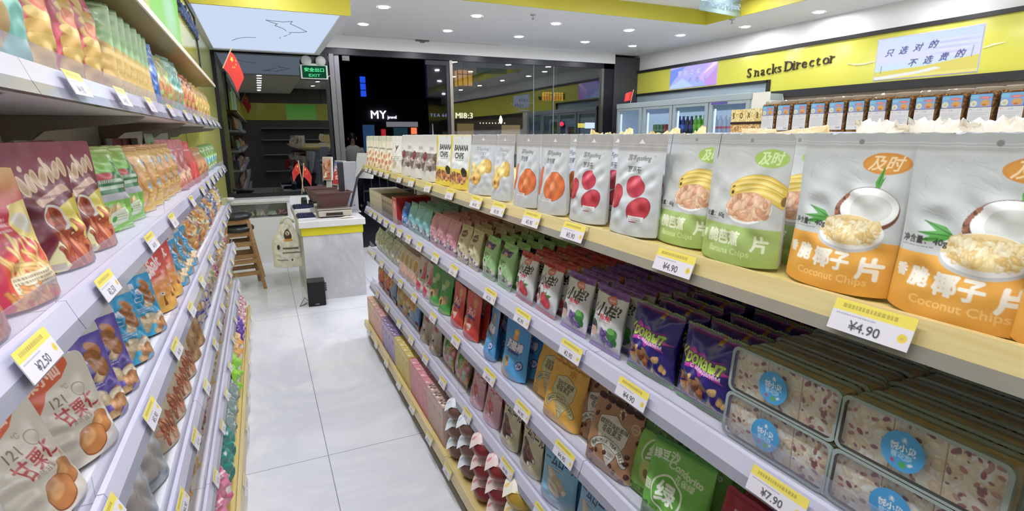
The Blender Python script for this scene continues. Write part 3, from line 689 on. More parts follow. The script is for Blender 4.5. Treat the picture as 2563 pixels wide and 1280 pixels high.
# passer-by in a white T-shirt
def person():
    root = empty('person', (1.86, 12.4, -.02)); tag(root, 'person in white T-shirt seen from behind outside the doorway', 'person')
    J = {'pelvis': (0, 0, .86), 'waist': (0, 0, 1.0), 'chest': (0, -.01, 1.2), 'neck': (0, 0, 1.38), 'nk': (0, -.01, 1.43), 'head': (0, -.02, 1.52), 'crown': (0, -.01, 1.62)}
    V = []; RAD = []; E = []
    def add(p, r): V.append(p); RAD.append(r); return len(V) - 1
    pe = add(J['pelvis'], (.145, .10)); wa = add(J['waist'], (.13, .095)); ch = add(J['chest'], (.155, .10)); ne = add(J['neck'], (.07, .06)); nk = add(J['nk'], (.05, .05)); he = add(J['head'], (.075, .088)); crn = add(J['crown'], (.055, .065))
    E += [(pe, wa), (wa, ch), (ch, ne), (ne, nk), (nk, he), (he, crn)]
    for s in (-1, 1):
        sh = add((.17 * s, 0, 1.33), (.055, .055)); el = add((.22 * s, .03, 1.08), (.042, .042)); wr = add((.22 * s, -.06, .86), (.028, .028)); hd = add((.215 * s, -.09, .78), (.035, .022))
        E += [(ch, sh), (sh, el), (el, wr), (wr, hd)]
        hp = add((.085 * s, 0, .80), (.085, .085)); kn = add((.09 * s, -.01, .45), (.058, .06)); an = add((.09 * s, .02, .09), (.04, .042)); to = add((.095 * s, -.10, .04), (.038, .03))
        E += [(pe, hp), (hp, kn), (kn, an), (an, to)]
    me = bpy.data.meshes.new('body'); me.from_pydata(V, E, []); me.update(); me.materials.append(plain('skin', 'b48a70', .55))
    o = bpy.data.objects.new('body', me); COL.objects.link(o); o.parent = root
    sk = o.modifiers.new('skin', 'SKIN'); sk.use_smooth_shade = True
    for i, r in enumerate(RAD): me.skin_vertices[0].data[i].radius = r
    me.skin_vertices[0].data[0].use_root = True
    sb = o.modifiers.new('sub', 'SUBSURF'); sb.levels = sb.render_levels = 2
    prof = [(.165, .80), (.17, .9), (.155, 1.02), (.175, 1.18), (.18, 1.28), (.12, 1.37), (.065, 1.40)]
    obj('t_shirt', MB().lathe(prof, 28, (0, 0, 0), 1.12, .78), plain('white_cotton', 'c8c4bc', .8), root, smooth=True)
    for s in (-1, 1): obj('sleeve', MB().tube([(.15 * s, 0, 1.32), (.19 * s, .01, 1.22), (.212 * s, .02, 1.13)], [.075, .072, .07], 14), plain('white_cotton', 'c8c4bc', .8), root, smooth=True)
    obj('trousers', MB().tube([(-.085, 0, .86), (-.09, 0, .5), (-.09, .01, .1)], [.112, .085, .07], 14).tube([(.085, 0, .86), (.09, 0, .5), (.09, .01, .1)], [.112, .085, .07], 14), plain('dark_denim', '20222c', .8), root, smooth=True)
    obj('hair', MB().lathe([(.03, 1.44), (.085, 1.47), (.1, 1.54), (.095, 1.6), (.06, 1.66), (.005, 1.685)], 20, (0, .012, 0), .95, 1.0), plain('black_hair', '15110f', .5), root, smooth=True)
    obj('ear', MB().lathe([(.004, -.03), (.014, 0), (.004, .03)], 8, (-.088, -.03, 1.535)).lathe([(.004, -.03), (.014, 0), (.004, .03)], 8, (.088, -.03, 1.535)), plain('skin', 'b48a70', .55), root, smooth=True)
person()

# ================================================================ TILL AREA
stone = marble('white_quartz', 'e9e8e6', 'e2e1e2', rough=.25, scale=2); calac = marble('grey_veined_marble', 'd9d8da', 'bcbcc0', rough=.3, scale=1.1)
laminate = plain('white_laminate', 'e2e1e3', .35)
e = empty('checkout_counter', (.55, 5.40, 0)); tag(e, 'white marble checkout counter with a yellow band under its top', 'counter')
obj('counter_top', MB().box(-.29, .33, -.02, 1.40, .735, .80), stone, e, bevel=.006)
obj('counter_body', MB().box(-.26, .30, .02, 1.36, 0, .655), calac, e)
obj('yellow_band', MB().box(-.268, .308, .012, 1.368, .655, .735), plain('yellow_laminate', 'dcd228', .35), e)
# showcase cabinet under the window
e = empty('showcase_cabinet', (-.07, 7.42, 0)); tag(e, 'white low cabinet with glass display front under the window', 'cabinet')
obj('cabinet_body', MB().box(-.36, .34, .0, .26, 0, .585), laminate, e); obj('cabinet_top', MB().box(-.38, .36, -.02, .27, .78, .82), laminate, e, bevel=.004)
obj('display_frame', MB().box(-.36, -.335, 0, .26, .585, .78).box(.315, .34, 0, .26, .585, .78).box(-.335, .315, .24, .26, .585, .78).box(-.335, .315, 0, .012, .76, .78), laminate, e)
obj('display_glass', MB().box(-.335, .315, .003, .008, .587, .76), clear('display_glass_sheet', (.9, .93, .93), refl=.08), e)
obj('toe_kick', MB().box(-.355, .335, .01, .02, 0, .05), plain('kick_grey', '9a9a9e', .5), e)
o = obj('ceramic_bowl', MB().lathe([(.02, 0), (.045, .02), (.05, .045), (.044, .045), (.035, .02), (.005, .012)], 20), plain('white_ceramic', 'f2f0f4', .2), None, (-.39, 7.33, .82), smooth=True); tag(o, 'small white ceramic bowl on the showcase cabinet', 'bowl')
# wooden stools, one nested on the other
oak = wood('stool_wood', '8f6b42', 'a9855a', 5, .45, (3, 3, 14)); black_pu = plain('black_vinyl', '23252c', .32, coat=.2)
def stool(x, y, z0, rot, lab):
    e = empty('bar_stool', (x, y, z0), (0, 0, rot)); tag(e, lab, 'stool', 'nested wooden stools')
    H = .62
    obj('seat', MB().lathe([(.02, H), (.15, H), (.163, H + .012), (.166, H + .03), (.155, H + .05), (.1, H + .058), (.01, H + .06)], 28), black_pu, e, smooth=True)
    obj('seat_frame', MB().box(-.115, .115, -.115, -.095, H - .05, H).box(-.115, .115, .095, .115, H - .05, H).box(-.115, -.095, -.095, .095, H - .05, H).box(.095, .115, -.095, .095, H - .05, H), oak, e)
    L = []
    for sx in (-1, 1):
        for sy in (-1, 1):
            a = Vector((sx * .105, sy * .105, H - .02)); b = Vector((sx * .185, sy * .185, 0)); m = MB(); k = .017
            m.add([(a.x - k, a.y - k, a.z), (a.x + k, a.y - k, a.z), (a.x + k, a.y + k, a.z), (a.x - k, a.y + k, a.z), (b.x - k, b.y - k, b.z), (b.x + k, b.y - k, b.z), (b.x + k, b.y + k, b.z), (b.x - k, b.y + k, b.z)], [(0, 1, 2, 3), (7, 6, 5, 4), (0, 4, 5, 1), (1, 5, 6, 2), (2, 6, 7, 3), (3, 7, 4, 0)])
            obj('leg', m, oak, e)
    for z in (.18, .36):
        r = .105 + .08 * (1 - z / H)
        for a in range(4):
            m = MB(); zz = z + (.06 if a % 2 else 0); rr = .105 + .08 * (1 - zz / H); m.box(-rr, rr, -rr - .009, -rr + .009, zz - .022, zz + .022); obj('rung', m, oak, e, rot=(0, 0, a * PI / 2))
stool(-.30, 6.28, 0, R(8), 'lower wooden stool with black seat behind the counter')
stool(-.305, 6.285, .13, R(8), 'upper wooden stool nested on the other stool')
# loudspeaker on the floor
blk = plain('black_plastic', '1b1b20', .4); grille = plain('black_grille_cloth', '141418', .8, noise=.3, scale=220)
e = empty('loudspeaker', (.36, 5.30, 0), (0, 0, R(-3))); tag(e, 'small black loudspeaker on the floor before the counter', 'loudspeaker')
obj('speaker_cabinet', MB().box(-.08, .08, -.06, .09, 0, .245), blk, e, bevel=.008); obj('grille', MB().box(-.076, .076, -.068, -.06, .004, .238), grille, e, bevel=.003)
obj('logo_badge', MB().box(-.018, .018, -.0705, -.068, .018, .026), plain('badge_silver', 'b0b0b0', .3, metal=1), e)
for i in range(4): obj('control_knob', MB().cyl((.08, -.03, .21 - .022 * i), (.095, -.03, .21 - .022 * i), .009, n=12), blk, e)
obj('power_cable', MB().tube([(-.08, .05, .03), (-.11, .03, .07), (-.14, -.0, .03), (-.16, -.02, .004), (-.12, .02, .004), (-.09, .06, .01)], .003, 6), blk, e, smooth=True)
# counter-top equipment
ctz = .80
navy = plain('navy_keys', '2a3158', .45); grey_pl = plain('grey_plastic', 'b8b6b2', .4); beige = plain('beige_plastic', 'b9b2a4', .45)
def keyboard(x, y, w, d, lab):
    e = empty('price_keyboard', (x, y, ctz), (0, 0, R(4))); tag(e, lab, 'keyboard', 'navy till keyboards')
    obj('key_base', MB().prism([(-d / 2, 0), (d / 2, 0), (d / 2, .03), (-d / 2, .012)], 'x', -w / 2, w / 2), plain('navy_case', '1d2440', .45), e)
    for j in range(5):
        m = MB()
        for i in range(7):
            u = -w / 2 + .012 + i * (w - .024) / 6.6; v = -d / 2 + .012 + j * (d - .02) / 5; q = .012 + .018 * (v + d / 2) / d; m.box(u, u + (w - .024) / 8.4, v, v + d / 7.4, q, q + .016)
        obj('key_row', m, navy, e, bevel=.002, seg=1)
    obj('price_strip', MB().box(-w / 2, w / 2, -d / 2 - .012, -d / 2, 0, .008), plain('white_strip', 'dcdce8', .4), e)
keyboard(.35, 5.66, .165, .17, 'navy till keyboard near the front edge of the counter'); keyboard(.37, 6.42, .19, .2, 'navy till keyboard further back on the counter')
e = empty('weighing_scale', (.63, 5.66, ctz)); tag(e, 'grey electronic weighing scale on the checkout counter', 'scale')
obj('scale_body', MB().box(-.17, .15, -.13, .17, .012, .07), beige, e, bevel=.008); obj('scale_plate', MB().box(-.18, .16, -.12, .18, .075, .088), plain('steel_plate', 'b6b0aa', .3, metal=.7), e, bevel=.004)
obj('foot', MB().cyl((-.14, -.1, 0), (-.14, -.1, .014), .016, n=10).cyl((.12, -.1, 0), (.12, -.1, .014), .016, n=10).cyl((-.14, .14, 0), (-.14, .14, .014), .016, n=10).cyl((.12, .14, 0), (.12, .14, .014), .016, n=10), blk, e)
obj('readout', MB().box(-.10, .06, -.134, -.13, .022, .05), plain('readout_dark', '3a3430', .2), e)
e = empty('till_column', (.82, 5.86, ctz)); tag(e, 'tall grey till column with screens beside the scale', 'till')
obj('column', MB().box(-.055, .075, -.03, .04, 0, .53), plain('silver_plastic', 'a8aab2', .35), e, bevel=.006)
obj('column_side', MB().box(-.105, -.057, -.02, .05, 0, .52), plain('dark_side', '2a2b33', .4), e); obj('base_foot', MB().box(-.13, .09, -.07, .1, 0, .012), plain('silver_plastic', 'a8aab2', .35), e)
obj('power_light', MB().cyl((.0, -.031, .13), (.0, -.033, .13), .006, n=10), glow('blue_led_dot', '6a7cff', 3), e); obj('port', MB().cyl((.03, -.031, .075), (.03, -.033, .075), .006, n=10), blk, e)
ad = Cv(.16, .24, .004, 'c84a40'); ad.grad(0, 0, 1, .5, '5a6aa8', 'd8c4c8'); ad.rect(0, .5, 1, 1, 'c43a38'); ad.text('优惠', .5, .7, .3, 'ffd8c0', bold=.03); ad.bits(.1, .2, .9, .5, 14, .04, .09, ['e8b070', 'f0e0d0', 'c05050'], 3)
def tilt_screen(name, cv, loc, rot, lab, back):
    e = empty(name, loc, rot); tag(e, lab, 'screen'); w, h = cv.w, cv.h
    obj('screen_face', board('screen_face', cv, glow_print('small_screen', .7), .004), None, e); obj('screen_case', MB().box(-w / 2 - .012, w / 2 + .012, .003, .028, -.012, h + .012), back, e, bevel=.004)
    obj('screen_stand', MB().box(-.03, .03, .028, .045, -.1, h * .5), back, e)
tilt_screen('customer_screen', ad, (.71, 5.98, 1.09), (R(-12), 0, R(-62)), 'tilted till screen showing red and blue advert', plain('screen_white', 'd4d2d0', .4))
ad2 = Cv(.10, .24, .004, 'd0925c'); ad2.grad(0, 0, 1, 1, 'd8b090', 'b0603a'); ad2.bits(.1, .1, .9, .9, 24, .07, .14, ['e8c090', 'a84a2a', 'f0e0c0', 'd07a40'], 5)
tilt_screen('customer_screen', ad2, (.66, 6.45, 1.11), (R(-6), 0, R(-40)), 'narrow till screen with orange food picture', plain('screen_white', 'd4d2d0', .4))
e = empty('cashier_monitor', (.95, 5.72, 1.16), (R(14), R(0), R(118))); tag(e, 'white backed cashier monitor beside the island rack', 'monitor')
obj('monitor_case', MB().box(-.15, .15, 0, .018, 0, .26), plain('monitor_white', 'd8d8da', .4), e, bevel=.006); obj('monitor_face', MB().box(-.14, .14, -.003, .0, .01, .25), plain('monitor_dark', '6a7078', .25), e)
obj('monitor_arm', MB().tube([(0, .02, .1), (0, .08, .0), (.0, .12, -.34)], .012, 8), plain('dark_side', '2a2b33', .4), e)
# brown till baskets
bmat = plain('brown_plastic', '5a3b38', .45)
def basket(x, y, z, lab):
    e = empty('plastic_basket', (x, y, z), (0, 0, R(6))); tag(e, lab, 'basket', 'brown plastic baskets')
    a, b, A, B, H = .125, .085, .17, .12, .15; m = MB(); t_ = .006
    v = [(-a, -b, 0), (a, -b, 0), (a, b, 0), (-a, b, 0), (-A, -B, H), (A, -B, H), (A, B, H), (-A, B, H)]; vi = [(p[0] * .94, p[1] * .92, p[2] + (.006 if p[2] == 0 else 0)) for p in v]
    m.add(v + vi, [(3, 2, 1, 0), (0, 1, 5, 4), (1, 2, 6, 5), (2, 3, 7, 6), (3, 0, 4, 7), (8, 9, 10, 11), (12, 13, 9, 8), (13, 14, 10, 9), (14, 15, 11, 10), (15, 12, 8, 11), (4, 5, 13, 12), (5, 6, 14, 13), (6, 7, 15, 14), (7, 4, 12, 15)])
    obj('basket_body', m, bmat, e)
    r = MB(); r.box(-A - .012, A + .012, -B - .012, -B + .006, H - .012, H + .006).box(-A - .012, A + .012, B - .006, B + .012, H - .012, H + .006).box(-A - .012, -A + .006, -B, B, H - .012, H + .006).box(A - .006, A + .012, -B, B, H - .012, H + .006); obj('basket_rim', r, bmat, e, bevel=.003)
basket(.62, 5.74, .888, 'brown plastic basket on the weighing scale'); basket(.60, 6.48, .87, 'brown plastic basket behind the scale')
e = empty('basket_plinth', (.6, 6.5, ctz)); obj('plinth_block', MB().box(-.15, .15, -.1, .1, 0, .07), blk, e, bevel=.004); tag(e, 'low black box under the rear brown basket', 'box')
o = obj('tape_dispenser', MB().box(-.05, .05, -.03, .03, 0, .05).cyl((-.01, 0, .06), (.02, 0, .06), .035, n=16), grey_pl, None, (.47, 6.0, ctz)); tag(o, 'small grey dispenser beside the navy keyboards', 'dispenser')
o = obj('receipt_paper', MB().grid(lambda u, v: (.12 * (u - .5), .05 * (v - .5), .006 + .012 * math.sin(3 * u)), 8, 2), plain('paper', 'e6dfc8', .7), None, (.72, 5.44, ctz), solid=.0008); tag(o, 'curled slip of paper before the scale', 'paper')
# national flags
def star(cv, x, y, r, c, rot=0): cv.poly([(x + r * (1 if i % 2 == 0 else .4) * math.sin(rot + i * PI / 5), y - r * (1 if i % 2 == 0 else .4) * math.cos(rot + i * PI / 5) / cv.k) for i in range(10)], c)
def flag(loc, rot, w, h, stick, lab, droop=.25, wave=.02, stars=True, mir=False, curl=0.0):
    e = empty('flag', loc, rot); tag(e, lab, 'flag', 'small red flags')
    obj('stick', MB().cyl((0, 0, -stick + h), (0, 0, h + .015), .0045, n=8).lathe([(.002, h + .028), (.007, h + .02), (.002, h + .01)], 8), plain('pale_wood_stick', 'd9bfa4', .5), e)
    cv = Cv(w, h, w / 60, 'e0281f')
    if stars:
        star(cv, .2, .27, .11, 'ffe04a')
        for a, b in ((.38, .12), (.45, .24), (.45, .4), (.38, .52)): star(cv, a, b, .04, 'ffe04a', .4)
    img = cv.done(); ny, nx = img.shape[:2]; u = np.linspace(0, 1, nx)[None, :].repeat(ny, 0); v = np.linspace(0, 1, ny)[:, None].repeat(nx, 1)
    x = u * w * (1 - .25 * droop) * np.cos(curl * u); z = h - v * h * (1 - .1 * u) - droop * w * u ** 1.5; y = wave * np.sin(u * 5 + v) * u + w * np.sin(curl * u) * u * .6
    V = np.stack([x, y, z], -1).reshape(-1, 3); idx = np.arange(nx * ny).reshape(ny, nx); Q = np.stack([idx[:-1, :-1], idx[1:, :-1], idx[1:, 1:], idx[:-1, 1:]], -1).reshape(-1, 4)
    obj('flag_cloth', raw_mesh('flag_cloth', V, Q, img.reshape(-1, 3)[Q.ravel()], printed('flag_fabric', .6)), None, e, solid=.0008)
flag((-.292, 5.14, 2.0), (0, R(27), R(0)), .20, .15, .15, 'red flag with yellow stars on the end of the wall rack', .72, .012)
bpy.data.objects['flag'].location = (-.21, 5.14, 2.135)
flag((.40, 6.72, 1.17), (0, R(5), R(165)), .12, .12, .34, 'small red flag behind the counter, turned to the stools', .85, .015, curl=.3)
flag((.42, 6.70, 1.13), (0, R(8), R(-10)), .13, .13, .33, 'small red flag behind the counter, turned to the scale', .9, .015, curl=.3)
o = obj('flag_holder', MB().lathe([(.035, 0), (.035, .05), (.028, .09), (.02, .09), (.02, .02), (.005, .02)], 16), blk, None, (.41, 6.71, ctz), smooth=True); tag(o, 'black pot holding the two small flags', 'pot')
flag((5.52, 7.36, 2.115), (0, R(-14), R(180)), .14, .15, .2, 'small red flag on top of the fridge by the pillar', .5, .02, stars=False)
# exit sign with twin emergency lamps
e = empty('exit_sign', (.73, YB - .07, 2.305)); tag(e, 'green lit exit sign with twin emergency lamps on top', 'exit sign')
cv = Cv(.29, .15, .0022, '0c5c34'); cv.rect(0, 0, 1, 1, '0d4a30'); cv.text('安全出口', .5, .34, .17, '4dffa0', bold=.03, sx=1.25); cv.text('EXIT', .5, .78, .16, '3fe08c', bold=.03, sx=1.5)
obj('exit_panel', board('exit_panel', cv, glow_print('exit_glow', .9), .006), None, e, (0, -.032, .012)); obj('exit_case', MB().box(-.165, .165, -.03, .03, 0, .172), plain('exit_white', 'd6dad8', .4), e, bevel=.004)
for s in (-1, 1):
    obj('lamp_head', MB().lathe([(.02, .03), (.06, .02), (.066, -.01), (.058, -.014), (.005, -.014)], 20), plain('lamp_white', 'c8c8c4', .4), e, (s * .088, -.02, .222), (R(90), 0, 0), smooth=True)
    obj('lamp_lens', MB().lathe([(.05, 0), (.045, .008), (.005, .012)], 20), plain('lens_grey', '9a968c', .25, noise=.2, scale=90), e, (s * .088, -.034, .222), (R(90), 0, 0), smooth=True)
obj('lamp_bar', MB().box(-.05, .05, -.02, .01, .17, .19), plain('exit_white', 'd6dad8', .4), e); obj('power_cable', MB().tube([(.165, 0, .03), (.20, .02, .06), (.2, .03, .2), (.185, .03, .3)], .004, 6), plain('exit_white', 'd6dad8', .4), e)
o = obj('door_sensor', MB().box(-.045, .045, -.03, 0, -.03, .03).box(-.02, .03, -.04, -.03, -.015, .015), plain('sensor_grey', '8a8078', .4), None, (1.14, YB - .03, 2.585)); tag(o, 'small grey door sensor beside the steel posts', 'sensor')
# carrier bag hanging from the counter side
def carrier():
    e = empty('carrier_bag', (.185, 5.98, .74)); tag(e, 'cream plastic carrier bag hanging on the side of the counter', 'bag')
    cv = Cv(.30, .50, .004, 'e9e6d6'); cv.ell(.55, .30, .16, .19, '4a3428'); cv.ell(.55, .27, .10, .07, 'efe8dc'); cv.text('B', .55, .27, .13, '3a2a22', bold=.03); cv.ell(.55, .41, .17, .05, 'd8a23a'); cv.rect(.35, .56, .85, .60, '6a625c'); cv.rect(.33, .66, .9, .69, '8a827a'); cv.ell(.22, .55, .05, .09, '3a3848'); cv.rect(.15, .82, .5, .84, '8a827a'); cv.ell(.62, .83, .03, .04, '3a3430')
    cv.specks(.08, 10, 4)
    me = pouch('bag_film', cv, .08, 'sack', printed('carrier_film', .45), 12, wr=3.5); o = obj('bag_film', me, None, e, (-.02, 0, -.50), (0, 0, R(-8)), smooth=False)
    obj('bag_handle', MB().tube([(-.06, 0, -.03), (-.03, .0, .02), (.01, 0, .035), (.04, 0, .01), (.06, 0, -.03)], .012, 8), plain('bag_cream', 'dcd9c8', .5), e, smooth=True)
carrier()
o = obj('bag_hook', MB().tube([(.262, 5.98, .745), (.235, 5.98, .745), (.215, 5.98, .755), (.205, 5.98, .775)], .005, 8), steel); tag(o, 'steel hook holding the carrier bag on the counter', 'hook')
# ================================================================ SHELVING
rack_white = plain('shelf_white', 'e8e9f0', .4); rack_cream = plain('rack_back_panel', 'd9d6ca', .5, noise=.02, scale=6); rack_grey = plain('bracket_beige', '9a9184', .5)
rail_white = plain('price_rail_white', 'd0d0e4', .22, coat=.4); rail_grey = plain('price_rail_grey', '9495a4', .2, coat=.5)
rail_wood = wood('price_rail_wood', 'cdb97e', 'dccc98', 5, .3, (14, .8, 14), coat=.4); rail_smoke = plain('price_rail_smoke', '8c8880', .18, coat=.5)
deck_wood = wood('shelf_wood', 'd2bb70', 'dfcb86', 4, .4, (12, .7, 12)); fence = clear('clear_shelf_fence', (.93, .93, .96), refl=.02, rough=.35, gain=.12, haze=.15, hazecol=(.62, .62, .74))
ISL = [(1.372, 1.38), (1.052, 1.062), (.735, .745), (.445, .455)]
WAL = [(1.690, 1.705), (1.350, 1.362), (1.022, 1.034), (.690, .702), (.362, .372)]
def bay(name, s, y0, y1, xf, xb, xbase, tiers, basetop, basez, label, group, topz, wood_top=False, first=False, last=False, simple=False):
    """One bay of shelving; s=+1: the shelves face -x, s=-1: they face +x. Local x counts from the front edge."""
    e = empty(name, (xf, (y0 + y1) / 2, 0)); tag(e, label, 'shelf rack', group)
    L = (y1 - y0) / 2 - .0015; D = abs(xb - xf)
    X = lambda v: v * s
    def bx_(a, b, c0, c1, z0, z1, m=None):
        a, b = sorted((X(a), X(b))); return (m or MB()).box(a, b, c0, c1, z0, z1)
    obj('back_panel', bx_(D, D + .02, -L, L, .06, topz), rack_cream, e)
    for y in ([-L - .001] if not first else [-L]) + ([L - .03] if last else []):
        obj('upright', bx_(D - .012, D + .03, y, y + .03, 0, topz), rack_grey, e)
    for k, (zb, zt) in enumerate(tiers):
        wd = wood_top and k == 0
        sh = obj('shelf_board', bx_(.012, D, -L, L, zb - .03, zb), deck_wood if wd else rack_white, e)
        up = MB(); up.prism([(X(.004), zt), (X(.014), zt), (X(.006), zt - .03), (X(-.0065), zt - .03)] if s > 0 else [(X(.014), zt), (X(.004), zt), (X(-.0065), zt - .03), (X(.006), zt - .03)], 'y', -L, L)
        obj('price_rail', up, rail_wood if wd else rail_white, sh)
        lo = MB(); pr = [(X(-.0065), zt - .03), (X(.008), zt - .03), (X(.004), zt - .048), (X(-.014), zt - .048)]; lo.prism(pr if s > 0 else pr[::-1], 'y', -L, L)
        obj('rail_lip', lo, rail_smoke if wd else rail_grey, sh)
        if not (wd or simple): obj('clear_fence', bx_(.0145, .017, -L, L, zb, zb + .048), fence, sh)
        for y in (-L + .01, L - .016):
            m = MB(); pr = [(X(.03), zb - .031), (X(D), zb - .031), (X(D), zb - .10), (X(D - .06), zb - .10), (X(D - .09), zb - .075), (X(.06), zb - .05)]; m.prism(pr if s < 0 else pr[::-1], 'y', y, y + .006); obj('bracket', m, rack_grey, sh)
    o = abs(xbase - xf) * -1
    ba = obj('base_deck', bx_(o + .02, D, -L, L, basetop - .03, basetop), deck_wood, e)
    pr = [(X(o), basez + .055), (X(o + .016), basez + .055), (X(o + .014), basez + .008), (X(o - .008), basez + .008)]
    obj('price_rail', MB().prism(pr if s > 0 else pr[::-1], 'y', -L, L), rail_wood, ba)
    obj('kick_plate', bx_(o + .03, o + .04, -L, L, 0, basez + .01), plain('kick_dark', '6b6256', .5), ba)
    return e
YI = [-1.05, .02, 1.08, 2.14, 3.19, 4.235]; YW = [-1.12, -.08, .97, 2.01, 3.06, 4.10, 5.15]
for i in range(len(YI) - 1):
    n = len(YI) - 1 - i
    bay('shelf_rack', 1, YI[i], YI[i + 1], .70, 1.10, .635, ISL, .135, .09, '%s bay from the till of the low island shelving' % nth(n), 'bays of the island shelving', 1.385, True, i == 0, i == len(YI) - 2)
    bay('shelf_rack', -1, YI[i], YI[i + 1], 1.56, 1.168, 1.61, [ISL[0], ISL[1]], .135, .09, '%s bay from the till on the hidden side of the island shelving' % nth(n), 'far bays of the island shelving', 1.385, True, i == 0, i == len(YI) - 2, True)
for i in range(len(YW) - 1):
    bay('shelf_rack', -1, YW[i], YW[i + 1], -.280, -.655, -.215, WAL, .105, .065, '%s bay from the till end of the tall wall shelving' % nth(len(YW) - 1 - i), 'bays of the wall shelving', 1.97, False, i == 0, i == len(YW) - 2)
# ---------------------------------------------------------------- drinks fridge
alu = plain('fridge_aluminium', 'a9b4b4', .35, metal=.25); fridge_in = plain('fridge_inside', 'dfe9f4', .4)
e = empty('drinks_fridge', (5.30, 6.10, 0)); tag(e, 'four-door upright drinks fridge against the long wall', 'fridge')
y0, y1 = -1.32, 1.32
obj('cabinet', MB().box(.5, .56, y0, y1, .02, 2.04).box(.03, .5, y0, y0 + .04, .02, 2.04).box(.03, .5, y1 - .04, y1, .02, 2.04).box(.03, .5, y0 + .04, y1 - .04, .02, .18).box(.03, .5, y0 + .04, y1 - .04, 1.98, 2.04), fridge_in, e)
obj('header', MB().box(-.01, .54, y0 - .005, y1 + .005, 1.985, 2.06), alu, e, bevel=.004); obj('kick_plate', MB().box(0, .03, y0, y1, .02, .2), alu, e)
obj('back_light', MB().box(.488, .495, y0 + .06, y1 - .06, .3, 1.9), glow('fridge_glow', 'c4dcf8', .85), e)
for zz in (.55, .90, 1.25, 1.585): obj('wire_shelf', MB().box(.06, .48, y0 + .05, y1 - .05, zz, zz + .012), plain('wire_white', 'd0d8e0', .4), e)
for k, (a, b) in enumerate(((6.86, 7.37), (6.18, 6.70), (5.50, 6.05), (4.84, 5.37))):
    a -= 6.1; b -= 6.1
    dr = obj('door_frame', MB().box(0, .03, a - .055, a, .2, 1.985).box(0, .03, b, b + .055, .2, 1.985).box(0, .03, a, b, 1.945, 1.985).box(0, .03, a, b, .2, .27), alu, e, bevel=.004)
    obj('door_glass', MB().box(.012, .018, a, b, .27, 1.945), clear('fridge_glass', (.93, .97, 1), refl=.10), dr); obj('door_handle', MB().box(-.025, -.008, a + .008, a + .03, .9, 1.5).box(-.01, 0, a + .008, a + .03, .92, .95).box(-.01, 0, a + .008, a + .03, 1.45, 1.48), alu, dr)
    obj('door_light', MB().cyl((.04, b - .02, .3), (.04, b - .02, 1.9), .012, n=8), glow('tube_light', 'e8f2ff', 1.5), dr)
obj('header_strip', MB().box(-.014, -.01, -.98, -.72, 1.952, 1.975), plain('violet_strip', '5a4a9a', .4), e)
w = MB(); w.box(5.30, 5.335, 4.53, 4.745, 0, 2.055); struct('trim_14', w, plain('cream_end_panel', 'd9d5c6', .5), 'cream end panel between the fridge and the wall shelves')
w = MB(); w.box(5.45, XR - .001, YN, 4.52, .0, .1); w.box(5.5, XR - .001, YN, 4.52, .9, .93); w.box(5.5, XR - .001, YN, 4.52, 1.4, 1.43); struct('trim_15', w, rack_white, 'fitted wall shelves along the sign wall')
_bt = {}
def bottle(kind, x, y, z, label):
    if kind not in _bt:
        body, cap, lab, H, r = {'blue': ('22307a', '2a3a9a', '5a7ad0', .235, .033), 'dark': ('1e2440', '34406a', '3a4a80', .23, .033), 'green': ('5fae2a', '3c7a1e', '8ad04a', .235, .034), 'water': ('dfe8f4', 'eef2fa', 'd8788a', .225, .032), 'can_green': ('5a7a50', '9aa49a', '7a9a6a', .13, .032), 'can_red': ('9a3a3a', 'a8a0a0', 'b85a50', .13, .032)}[kind]
        e = empty('drink_can' if 'can' in kind else 'drink_bottle')
        if 'can' in kind: P = [(.028, 0), (r, .008), (r, H - .01), (.026, H), (.005, H - .003)]
        else: P = [(.028, 0), (r, .008), (r, H * .62), (r * .8, H * .74), (.014, H * .86), (.014, H * .9)]
        mat = plain('drink_' + kind, body, .15, coat=.3) if kind != 'water' else clear('water_plastic', (.86, .9, .96), refl=.12, haze=.3, hazecol=(.8, .86, .95))
        obj('bottle_body' if 'can' not in kind else 'can_body', MB().lathe(P, 16), mat, e, smooth=True)
        if 'can' not in kind: obj('cap', MB().lathe([(.016, H * .89), (.016, H), (.004, H)], 12), plain('cap_' + kind, cap, .4), e)
        obj('label', MB().lathe([(r + .0006, H * .25), (r + .0006, H * .5 if kind != 'water' else H * .38)], 16), plain('label_' + kind, lab, .4), e); _bt[kind] = e
    else:
        e = _bt[kind].copy(); COL.objects.link(e)
        for ch in _bt[kind].children: q = ch.copy(); COL.objects.link(q); q.parent = e
    e.location = (x, y, z); tag(e, label, 'drink', 'drinks in the fridge'); return e
zf = 1.598
nm = {'can_green': 'green can', 'can_red': 'red can', 'blue': 'blue bottle', 'dark': 'navy bottle', 'green': 'green bottle', 'water': 'clear water bottle'}
for kind, ys, door in (('can_green', (6.62, 6.54, 6.46), 'second'), ('can_red', (6.38, 6.30), 'second'), ('blue', (6.10, 6.02), 'third'), ('dark', (5.94, 5.86), 'third'), ('green', (5.78, 5.70, 5.62), 'third'), ('water', (5.42, 5.34, 5.26, 5.18, 5.10, 5.02), 'fourth')):
    for i, y in enumerate(ys): bottle(kind, 5.43, y, zf, '%s, %s from the window side, behind the %s fridge door' % (nm[kind], nth(i + 1), door))
